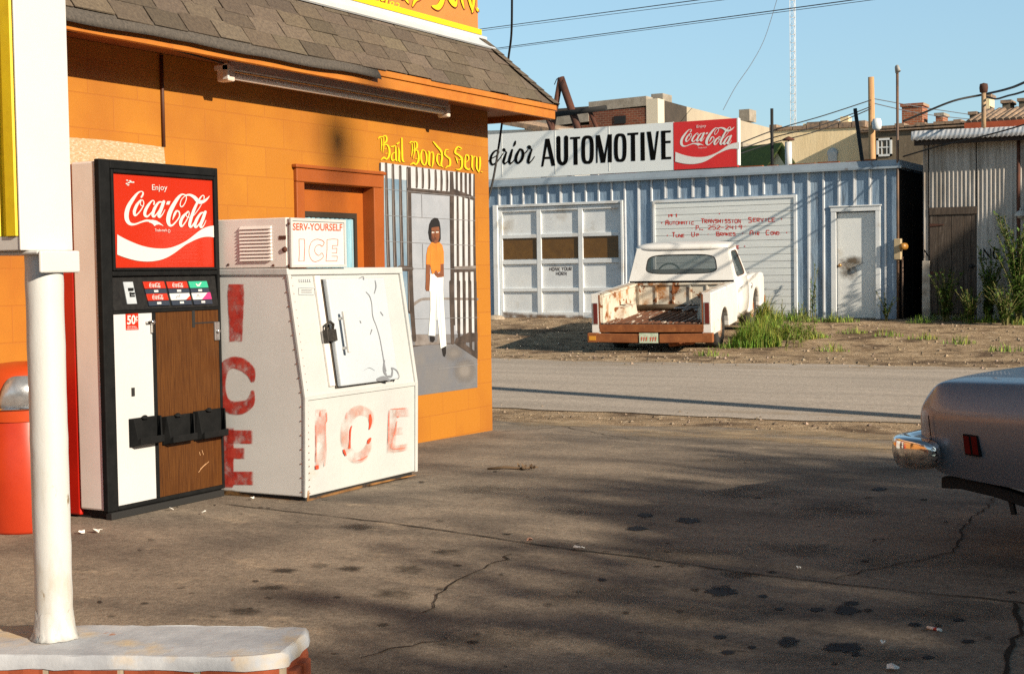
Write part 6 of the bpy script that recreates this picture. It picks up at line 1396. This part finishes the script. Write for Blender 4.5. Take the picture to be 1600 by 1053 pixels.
# ------------------------------------------------------------------ parked car at the right edge (own frame as above)
m_car=mat('mauve_brown_metallic',(.25,.265,.30),(.235,.25,.285),30,.36,metal=.5,coat=.3,c3=(.215,.225,.255),s3=2,t3=(.5,.8),bump=.05,bsc=300)
cr=at(1427,655,6.66);th=R(-105.4)
car=thing('parked_car','mauve brown metallic car parked at the right edge with its chrome rear bumper showing','car',(0,0,0),th,world=False)
Rm=Matrix.Rotation(th,3,'Z');off=Rm@Vector((.955,.03,0));car.location=(cr.x-off.x,cr.y-off.y,0)
half=[(0.03, [(0.86, 0.475), (0.905, 0.54), (0.912, 0.6), (0.915, 0.645), (0.905, 0.668), (0.885, 0.69), (0.855, 0.708), (0.83, 0.715), (0.6, 0.722), (0, 0.727)]), (0.055, [(0.868, 0.44), (0.922, 0.48), (0.93, 0.6), (0.934, 0.655), (0.922, 0.69), (0.893, 0.717), (0.861, 0.742), (0.838, 0.753), (0.6, 0.769), (0, 0.775)]), (0.1, [(0.886, 0.4), (0.941, 0.48), (0.95, 0.6), (0.953, 0.655), (0.941, 0.69), (0.911, 0.743), (0.879, 0.785), (0.855, 0.796), (0.6, 0.812), (0, 0.818)]), (0.13, [(0.893, 0.385), (0.947, 0.48), (0.956, 0.6), (0.96, 0.655), (0.947, 0.69), (0.918, 0.749), (0.885, 0.795), (0.861, 0.806), (0.6, 0.822), (0, 0.828)]), (0.2, [(0.9, 0.37), (0.955, 0.48), (0.964, 0.6), (0.968, 0.655), (0.955, 0.69), (0.925, 0.75), (0.892, 0.797), (0.868, 0.808), (0.6, 0.824), (0, 0.83)]), (0.5, [(0.903, 0.345), (0.958, 0.48), (0.967, 0.6), (0.971, 0.655), (0.958, 0.69), (0.928, 0.753), (0.895, 0.802), (0.871, 0.813), (0.6, 0.829), (0, 0.835)]), (0.9, [(0.909, 0.32), (0.965, 0.48), (0.974, 0.605), (0.978, 0.66), (0.965, 0.695), (0.934, 0.761), (0.901, 0.812), (0.877, 0.823), (0.6, 0.839), (0, 0.845)]), (1.5, [(0.913, 0.28), (0.969, 0.48), (0.978, 0.61), (0.983, 0.665), (0.969, 0.7), (0.939, 0.778), (0.905, 0.837), (0.881, 0.848), (0.6, 0.864), (0, 0.87)]), (2.6, [(0.916, 0.25), (0.972, 0.48), (0.981, 0.62), (0.985, 0.675), (0.972, 0.71), (0.942, 0.8), (0.908, 0.867), (0.884, 0.878), (0.6, 0.894), (0, 0.9)]), (3.7, [(0.916, 0.25), (0.972, 0.48), (0.981, 0.62), (0.985, 0.675), (0.972, 0.71), (0.942, 0.794), (0.908, 0.857), (0.884, 0.868), (0.6, 0.884), (0, 0.89)]), (4.9, [(0.9, 0.28), (0.955, 0.48), (0.964, 0.6), (0.968, 0.655), (0.955, 0.69), (0.925, 0.75), (0.892, 0.797), (0.868, 0.808), (0.6, 0.824), (0, 0.83)]), (5.2, [(0.882, 0.36), (0.936, 0.48), (0.945, 0.6), (0.949, 0.655), (0.936, 0.69), (0.906, 0.732), (0.874, 0.767), (0.851, 0.778), (0.6, 0.794), (0, 0.8)]), (5.35, [(0.84, 0.42), (0.9, 0.5), (0.91, 0.58), (0.91, 0.63), (0.9, 0.66), (0.86, 0.69), (0.83, 0.7), (0.8, 0.71), (0.6, 0.72), (0, 0.73)])]
secs=[[(x,y,z) for x,z in pr]+[(-x,y,z) for x,z in pr[-2::-1]] for y,pr in half]
mb=MB();mb.loft(secs);mb.face(secs[0][::-1]);mb.face(secs[-1]);cbdy=mb.build('body',m_car,car,weld=True)
k=cbdy.modifiers.new('sub','SUBSURF');k.levels=2;k.render_levels=2
MB().hexa([(-.80,.25,.36),(.80,.25,.36),(.84,5.1,.24),(-.84,5.1,.24),(-.80,.12,.46),(.80,.12,.46),(.84,5.2,.42),(-.84,5.2,.42)]).build('underbody',m_dark,car)
gl_=lambda y,w,z:[(-w,y,z),(w,y,z)]
mb=MB();mb.loft([[(.80,1.45,.86),(.66,1.95,1.24),(.66,2.9,1.26),(.78,3.65,.88)],[(-.80,1.45,.86),(-.66,1.95,1.24),(-.66,2.9,1.26),(-.78,3.65,.88)]],smooth=False)
mb.face([(.80,1.45,.86),(.66,1.95,1.24),(.66,2.9,1.26),(.78,3.65,.88)]).face([(-.80,1.45,.86),(-.66,1.95,1.24),(-.66,2.9,1.26),(-.78,3.65,.88)]);mb.build('cabin_glass',m_glass,car)
MB().hexa([(-.67,1.93,1.24),(.67,1.93,1.24),(.67,2.92,1.25),(-.67,2.92,1.25),(-.60,2.0,1.31),(.60,2.0,1.31),(.60,2.85,1.31),(-.60,2.85,1.31)]).build('roof',m_car,car,bevel=.03,seg=3)
for s in(-1,1):
    for yy in(1.20,4.25):
        MB().lathe([(0,s*.990),(.405,s*.990),(.405,s*.95)],(0,yy,.335),'X',36,arc=(0,math.pi)).build('wheel_arch',m_dark,car,recalc=False);w_=MB().lathe([(.19,-.10),(.31,-.11),(.335,-.08),(.335,.08),(.31,.11),(.19,.10)],(s*.89,yy,.335),'X',32).build('wheel',m_tyre,car);MB().lathe([(0,s*.085),(.10,s*.092),(.19,s*.097)],(s*.895,yy,.335),'X',24).build('hub_cap',m_chrome,w_)
    for a,b in(((s*.80,1.45,.86),(s*.66,1.95,1.25)),((s*.78,3.65,.88),(s*.66,2.9,1.26)),((s*.73,2.4,.9),(s*.662,2.4,1.25))):MB().bar(a,b,.06,.03).build('window_pillar',m_car,car)
# bumper wrapping round the corner
path=[(-.985,.17),(-.985,.06),(-.95,-.03),(-.82,-.07),(0,-.09),(.82,-.07),(.90,-.055),(.965,-.01),(.985,.07),(.985,.19)]
prf=[(0,.400),(.030,.402),(.046,.43),(.056,.47),(.056,.525),(.048,.545),(.0,.552),(-.05,.548),(-.05,.41)]
secs=[]
for i,(x,y) in enumerate(path):
    a=path[max(i-1,0)];b=path[min(i+1,len(path)-1)];d=Vector((b[0]-a[0],b[1]-a[1])).normalized();n=Vector((d.y,-d.x));e=.55 if i in(0,len(path)-1) else 1
    secs.append([(x+n.x*o,y+n.y*o,.48+(z-.48)*(1 if e==1 else .85)) for o,z in prf])
mb=MB();mb.loft(secs,0,True,True);mb.face(secs[0]);mb.face(secs[-1]);bmp=mb.build('bumper',m_chrome,car,weld=True)
k=bmp.modifiers.new('sub','SUBSURF');k.levels=1;k.render_levels=2
MB().bar((.925,.03,.50),(.60,.06,.50),.03,.06).build('bumper_bracket',m_dark,bmp)
sd=lambda y,z,h=0:(.963+.0+h,y,z)
mb=MB().hexa([(.95,.296,.487),(.972,.293,.487),(.973,.368,.481),(.95,.368,.481),(.95,.284,.580),(.972,.281,.580),(.973,.353,.576),(.95,.353,.576)]);mk=mb.build('marker_housing',m_black,car,bevel=.004)
for y0 in(.291,.327):MB().hexa([(.965,y0+.007,.494),(.9755,y0+.007,.494),(.9765,y0+.034,.491),(.965,y0+.034,.491),(.965,y0-.004,.573),(.9755,y0-.004,.573),(.9765,y0+.022,.571),(.965,y0+.022,.571)]).build('marker_light',mat('marker_red',(.10,.004,.003),rough=.6,spec=.1),mk)
mb=MB()
mb.bar((.969,.135,.49),(.972,.115,.655),.003,.004);mb.build('panel_seam',m_dark,car)
mb=MB();s_=[]
for y,z,x,w in((.10,.330,.80,.05),(.20,.335,.80,.055),(.36,.315,.80,.055),(.55,.27,.79,.055),(.9,.20,.78,.05)):
    s_.append([(x-w/2,y,z-.032),(x+w/2,y,z-.030),(x+w/2,y,z+.022),(x-w/2,y,z+.024)])
mb.loft(s_,0,True,False,True);mb.build('tail_pipe',m_blackmatte,car,bevel=.006)
MB().bar((.79,.42,.29),(.79,.44,.21),.02,.02).build('pipe_hanger',m_blackmatte,car)

# ------------------------------------------------------------------ vegetation
m_grass=mat('dry_green_grass',(.105,.205,.024),(.18,.22,.045),1.4,.7,tint=True)
m_leaf=mat('weed_leaf',(.055,.11,.02),(.09,.15,.03),2,.6,tint=True)
m_stem=mat('weed_stem',(.14,.13,.04),rough=.8)
m_bark=mat('bark',(.10,.075,.05),(.06,.045,.03),6,.95,bump=.6,bsc=20)
def blades(mb,cx_,cy_,rx,ry,n,h,seed,dens=1.3):
    rr=random.Random(seed)
    for _ in range(n):
        t=rr.uniform(0,6.283);q=rr.random()**.6;x=cx_+rx*q*math.cos(t);y=cy_+ry*q*math.sin(t);z=zg(y)
        hh=h*(1.15-q*.8)*rr.uniform(.4,1.25);a=rr.uniform(0,6.283);l=rr.uniform(.1,.7)*hh;w=rr.uniform(.004,.0085)
        d=Vector((math.cos(a),math.sin(a),0));s=Vector((-d.y,d.x,0))*w;b=Vector((x,y,z));g=rr.random()
        c=(1.7,1.15,1.1) if g<.24 else ((1.25,1.15,.7) if g<.6 else (.75,.95,.6));k=rr.uniform(.6,1.35);c=tuple(v*k for v in c)
        m1=b+d*l*.35+Vector((0,0,hh*.6));tp=b+d*l+Vector((0,0,hh))
        mb.face([b-s,b+s,m1+s*.7,m1-s*.7],0,c);mb.face([m1-s*.7,m1+s*.7,tp],0,c)
def gp(x,y):
    Yv=24
    for _ in range(8):
        p=onZ(zg(Yv),x,y);Yv=p.y
    return p
def sprig(mb,x,y,h,n,seed,leaf=.05,spread=.25,m0=0,lean=(0,0)):
    rr=random.Random(seed);z=zg(y)
    for k in range(n):
        a=rr.uniform(0,6.28);l=spread*rr.uniform(.2,1);hh=h*rr.uniform(.55,1)
        P=[Vector((x+rr.uniform(-.05,.05),y+rr.uniform(-.05,.05),z))]
        for i in range(1,7):t=i/6;P.append(Vector((P[0].x+math.cos(a)*l*t*t+lean[0]*t,P[0].y+math.sin(a)*l*t*t+lean[1]*t,z+hh*t)))
        mb.tube(P,[.008]*4+[.005]*3,4,1,False)
        for i in range(int(hh/.016)):
            t=rr.uniform(.12,1);j=min(5,int(t*6));p=P[j].lerp(P[j+1],t*6-j);d=Vector((rr.uniform(-1,1),rr.uniform(-1,1),rr.uniform(-.1,.8))).normalized();L=leaf*rr.uniform(.6,1.5)*(1.15-t*.5)
            s=d.cross(Vector((0,0,1))).normalized()*L*.22;k2=rr.uniform(.55,1.5);c=(k2,k2*rr.uniform(.95,1.1),k2*.8)
            mb.face([p,p+d*L*.5+s,p+d*L,p+d*L*.5-s],0,c)
# big grass clump beside the truck
mb=MB();rr=random.Random(41)
for i,(x,y,rx,n,h) in enumerate([(1183,516,.42,900,.50),(1205,526,.5,1000,.40),(1232,536,.5,900,.26),(1165,520,.28,500,.40),(1262,532,.4,260,.20),(1195,502,.35,600,.56),(1178,492,.22,260,.66),(1160,540,.25,120,.16)]):
    p=gp(x,y);blades(mb,p.x,p.y,rx,rx*.55,n,h,i+60)
for k in range(26):
    p=gp(rr.uniform(1160,1275),rr.uniform(505,542));sprig(mb,p.x,p.y,rr.uniform(.2,.62),2,k+80,.06,.22)
tag(mb.build('grass_clump',[m_grass,m_stem],recalc=False),'tall clump of yellowing green grass growing beside the white pickup','grass','weedy patches on the lot','stuff')
mb=MB()
for i in range(26):
    rr=random.Random(900+i);x=rr.uniform(-9.2,-2.5);y=rr.uniform(26.6,27.65)
    if -8.2<x<-7.2 and y>27.2:y=27.1
    blades(mb,x,y,rr.uniform(.12,.4),rr.uniform(.1,.2),rr.randint(40,130),rr.uniform(.12,.32),i+500)
for i,(x,y) in enumerate([(1330,508),(1385,510),(1440,512),(1500,515),(1570,520),(1300,520),(1140,545),(1110,556),(1590,500)]):
    p=gp(x,y);blades(mb,p.x,p.y,.3,.15,70,.16,i+700)
tag(mb.build('wall_weeds',m_grass,recalc=False),'low green weeds and grass along the foot of the garage and shed walls','weeds',None,'stuff')
def weed(name,px_,Y,h,n,label,leaf,spread,seed,group=None):
    p=onY(Y,px_,495);t=thing(name,label,'plant',(p.x,Y,zg(Y)),0,group);mb=MB();sprig(mb,p.x,Y,h,n,seed,leaf,spread);o=mb.build('foliage',[m_leaf,m_stem],t,recalc=False);return t
weed('weed_plant',1271,27.45,1.15,4,'tall bright feathery weed against the blue grey wall left of the side door',.06,.16,1)
weed('weed_plant',1222,26.9,.55,3,'small weed at the foot of the boarded white bay',.045,.12,2)
weed('leafy_bush',1478,27.2,1.0,24,'dark leafy bush in front of the plank door',.09,.4,3)
weed('leafy_bush',1545,27.2,1.35,24,'upright dark leafy bush between the plank door and the tall plant',.10,.36,4)
weed('leafy_bush',1592,26.9,2.1,28,'tallest dark leafy bush at the right edge before the shed',.11,.55,5)
weed('leafy_bush',1515,26.9,.7,24,'low dark bush under the latch side of the plank door',.08,.45,6)
weed('leafy_bush',1570,26.6,.8,28,'low spreading dark bush in front of the tallest bush',.08,.5,7)
weed('leafy_bush',1385,27.3,.55,8,'small green bush at the corner of the garage by the side door',.06,.28,8)

# trees standing to the right of the view, outside it; they shade the forecourt, the car and the shed
m_treeleaf=mat('tree_leaf',(.05,.085,.02),(.075,.11,.028),1.2,.6,tint=True)
def tree(x,y,h,cz,rx,rz,n,seed,label,leaf=.22,group='shade trees'):
    rr=random.Random(seed);z0=zg(y);t=thing('shade_tree',label,'tree',(x,y,z0),0,group);mb=MB()
    mb.tube([(x,y,z0-.1),(x+.1,y,z0+cz*.4),(x,y+.1,z0+cz*.8),(x,y,z0+cz*1.15)],[.30,.22,.17,.10],10)
    for k in range(9):
        a=k*.7+rr.uniform(0,.5);zz=z0+cz*rr.uniform(.45,.9);d=Vector((math.cos(a),math.sin(a),rr.uniform(.3,.8)))*rx*.7;p=Vector((x,y,zz));mb.tube([p,p+d*.5+Vector((0,0,-.1)),p+d],[.09,.06,.025],6)
    mb.build('trunk',m_bark,t);mb=MB();C=[]
    for k in range(26):
        v=Vector((rr.gauss(0,1),rr.gauss(0,1),rr.gauss(0,1))).normalized()*rr.random()**.4;C.append((Vector((x+v.x*rx*.85,y+v.y*rx*.85,z0+cz+v.z*rz*.85)),rr.uniform(.35,.55)*rx*.75))
    for i in range(n):
        c,r=rr.choice(C);v=Vector((rr.gauss(0,1),rr.gauss(0,1),rr.gauss(0,.8))).normalized()*r*rr.random()**.35;p=c+v
        d=Vector((rr.uniform(-1,1),rr.uniform(-1,1),rr.uniform(-.8,.5))).normalized();s=d.cross(Vector((rr.uniform(-1,1),rr.uniform(-1,1),1))).normalized()*leaf*.35;L=leaf*rr.uniform(.7,1.4);k2=rr.uniform(.6,1.5)
        mb.face([p,p+d*L*.5+s,p+d*L,p+d*L*.5-s],0,(k2,k2,k2*.8))
    mb.build('crown',m_treeleaf,t,recalc=False)
def aq(a,q): return (.966*a+.259*q,-.259*a+.966*q)
TREES=[(14,-0.6,3.3,3.2,3.4),(14,4.8,4.6,3.3,3.5),(14.5,8.0,5.6,2.9,3.4),(20,1.5,5.6,3.4,3.8),(10.5,2.6,2.6,2.6,2.9),(11,6.4,2.9,2.6,2.9)]
TL=['broad shade tree right of the forecourt, nearest behind the camera','shade tree right of the forecourt beyond the parked car','shade tree right of the forecourt closest to the street','large shade tree farther right behind the others','low spreading tree close to the right of the forecourt','low tree close beside the parked car']
for i,(a,q,cz,rx,rz) in enumerate(TREES):
    x,y=aq(a,q);tree(x,y,0,cz,rx,rz,15000,100+i,TL[i],.27)
# pole to the right whose long shadow crosses the road
mb=MB();pole2=thing('roadside_pole','wooden utility pole at the roadside to the right of the view','utility pole',(3,11.9,-.08))
mb.tube([(3,11.9,-.2),(3,11.9,5),(3.02,11.9,9.5)],[.17,.15,.12],12);mb.build('pole',mat('pole_wood_dark',(.30,.18,.10),(.22,.13,.08),4,.9),pole2)
MB().box((1.9,11.84,8.6),(4.1,11.92,8.72)).build('cross_arm',m_oldwood,pole2)

# ------------------------------------------------------------------ litter
def scrap(x,y,s,seed,label,m=m_paper,name='paper_scrap',grp='scraps of litter on the ground'):
    rr=random.Random(seed);p=gpt(x,y) if y>600 else gp(x,y);z=zg(p.y)+.012;mb=MB();n=7
    P=[Vector((p.x+math.cos(6.28*k/n)*s*rr.uniform(.5,1.2),p.y+math.sin(6.28*k/n)*s*rr.uniform(.5,1.2),z+rr.uniform(0,.02))) for k in range(n)];c=Vector((p.x,p.y,z+.012))
    for k in range(n):mb.face([c,P[k],P[(k+1)%n]])
    return tag(mb.build(name,m,solid=.002),label,'litter',grp)
scrap(152,834,.035,1,'crumpled white paper scrap at the foot of the vending machine')
scrap(128,836,.018,2,'tiny pale paper scrap left of the crumpled one by the vending machine')
scrap(268,800,.014,3,'small white paper fleck in front of the vending machine base')
scrap(395,783,.016,4,'white scrap at the bottom left edge of the ice chest')
scrap(318,806,.014,5,'white fleck on the concrete by the long joint near the vending machine')
scrap(905,862,.03,6,'pale flat scrap lying on the long joint in the concrete')
scrap(828,849,.02,7,'pinkish scrap on the joint in the middle of the forecourt',mat('pink_paper',(.62,.35,.26),rough=.8))
scrap(1395,1050,.03,8,'white scrap at the bottom edge of the forecourt')
scrap(1248,893,.012,9,'tiny white fleck on the shaded concrete by the joint')
scrap(1380,1013,.010,10,'tiny white fleck right of the biggest oil spot')
p=gpt(1460,987);z=zg(p.y)+.012;d=Vector((.9,-.35,0)).normalized();ci=thing('cigarette_end','white cigarette end with a red band on the shaded concrete','cigarette end',(p.x,p.y,z))
MB().tube([Vector((p.x,p.y,z))-d*.03,Vector((p.x,p.y,z))+d*.03],.006,8).build('paper_tube',m_paper,ci);MB().tube([Vector((p.x,p.y,z))-d*.002,Vector((p.x,p.y,z))+d*.012],.0066,8).build('red_band',m_cokered,ci)
p=gpt(800,735);z=zg(p.y)+.014;mb=MB();rr=random.Random(3)
mb.tube([(p.x-.15,p.y-.08,z),(p.x-.05,p.y-.02,z+.01),(p.x+.06,p.y+.03,z),(p.x+.17,p.y+.06,z+.012)],[.008,.010,.009,.005],6)
for k in range(14):
    q=Vector((p.x+rr.uniform(0,.16),p.y+rr.uniform(0,.07),z));d=Vector((rr.uniform(-1,1),rr.uniform(-1,1),.4)).normalized()*.05;s=Vector((-d.y,d.x,0))*.3;mb.face([q,q+d*.5+s,q+d,q+d*.5-s])
tag(mb.build('twig',mat('dead_twig',(.12,.075,.04),rough=.9)),'dead leafy twig on the concrete in front of the store corner','twig')
p=gp(1212,537);mb=MB();mb.lathe([(0,0),(.045,0),(.055,.09),(.052,.09),(.042,.006)],(0,0,0),'Z',18);cup=mb.build('paper_cup',m_paper);cup.location=(p.x,p.y-.12,zg(p.y)+.06);cup.rotation_euler=(R(75),0,R(20));tag(cup,'white paper cup lying in the grass clump','cup')
p=onY(27.45,779,490);mb=MB();mb.lathe([(0,.10),(.12,.09),(.20,.05),(.22,0)],(p.x,27.3,zg(27.3)),'Z',12);tag(mb.build('rock',m_stone),'tan rock at the left foot of the overhead garage door','rock')

# brick blocks added outside the view: they cut the low skylight from the right
m_wh=brickmat('offview_brick',(.20,.075,.04),(.15,.055,.03),(.22,.17,.12),.22,.085,.012,'XZ',.5,.9)
def block(name,label,cx_,cy_,w,d,h,rot):
    t=thing(name,label,'building',(cx_,cy_,0),rot,world=False)
    MB().box((-w/2,-d/2,-.5),(w/2,d/2,h)).build('wall',m_wh,t)
    MB().box((-w/2-.1,-d/2-.1,h),(w/2+.1,d/2+.1,h+.3)).build('roof',m_felt,t)
    x=-w/2+1.5
    while x<w/2-2:
        for k in range(int(h//3.4)):MB().box((x,-d/2-.04,1.2+3.4*k),(x+1.3,-d/2-.003,3.0+3.4*k)).build('window',m_fardark,t)
        x+=3.6
x,y=aq(36,-2);block('sky_blocker','long unseen brick block added to the right to cut low skylight',x,y,46,10,13.0,R(-105))
x,y=aq(40,38);block('sky_blocker','second unseen brick block added to the right to cut low skylight',x,y,26,10,14.0,R(-105))
P=onX(WX,528,224);Q=P+sdir*42  # unseen mast, added only to throw the soft dark blotch above the store door
lp=thing('shadow_mast','unseen tall mast added to throw a soft blotch on the store wall','shadow mast',(Q.x,Q.y,0))
MB().lathe([(0,.26),(.14,.2),(.20,.0),(.16,-.14),(0,-.20)],tuple(Q),'Z',20).build('shadow_head',m_steel,lp)
MB().tube([(Q.x,Q.y,0),(Q.x,Q.y,Q.z-.2)],[.07,.045],10).build('pole',m_steel,lp)

# corner house to the right whose gable throws the slanting shade on the shed
hx,hy_=aq(5,29.5);hs=thing('corner_house','tall brick house with a gable roof to the right beside the shed','building',(hx,hy_,0),R(-15),world=False)
MB().prism([(-4,-4.45,-.3),(-4,4.45,-.3),(-4,4.45,6.9),(-4,0,13.6),(-4,-4.45,6.9)],(8,0,0)).build('wall',m_wh,hs)
mb=MB()
for sg_ in(-1,1):mb.hexa([(-4.2,0,13.62),(4.2,0,13.62),(4.2,sg_*4.7,6.55),(-4.2,sg_*4.7,6.55),(-4.2,0,13.8),(4.2,0,13.8),(4.2,sg_*4.7,6.73),(-4.2,sg_*4.7,6.73)])
mb.build('roof',m_felt,hs)
for k in(-2.4,1.4):MB().box((-4.04,k,1.2),(-4.003,k+1.1,3.0)).box((-4.04,k,4.2),(-4.003,k+1.1,5.9)).build('window',m_fardark,hs)
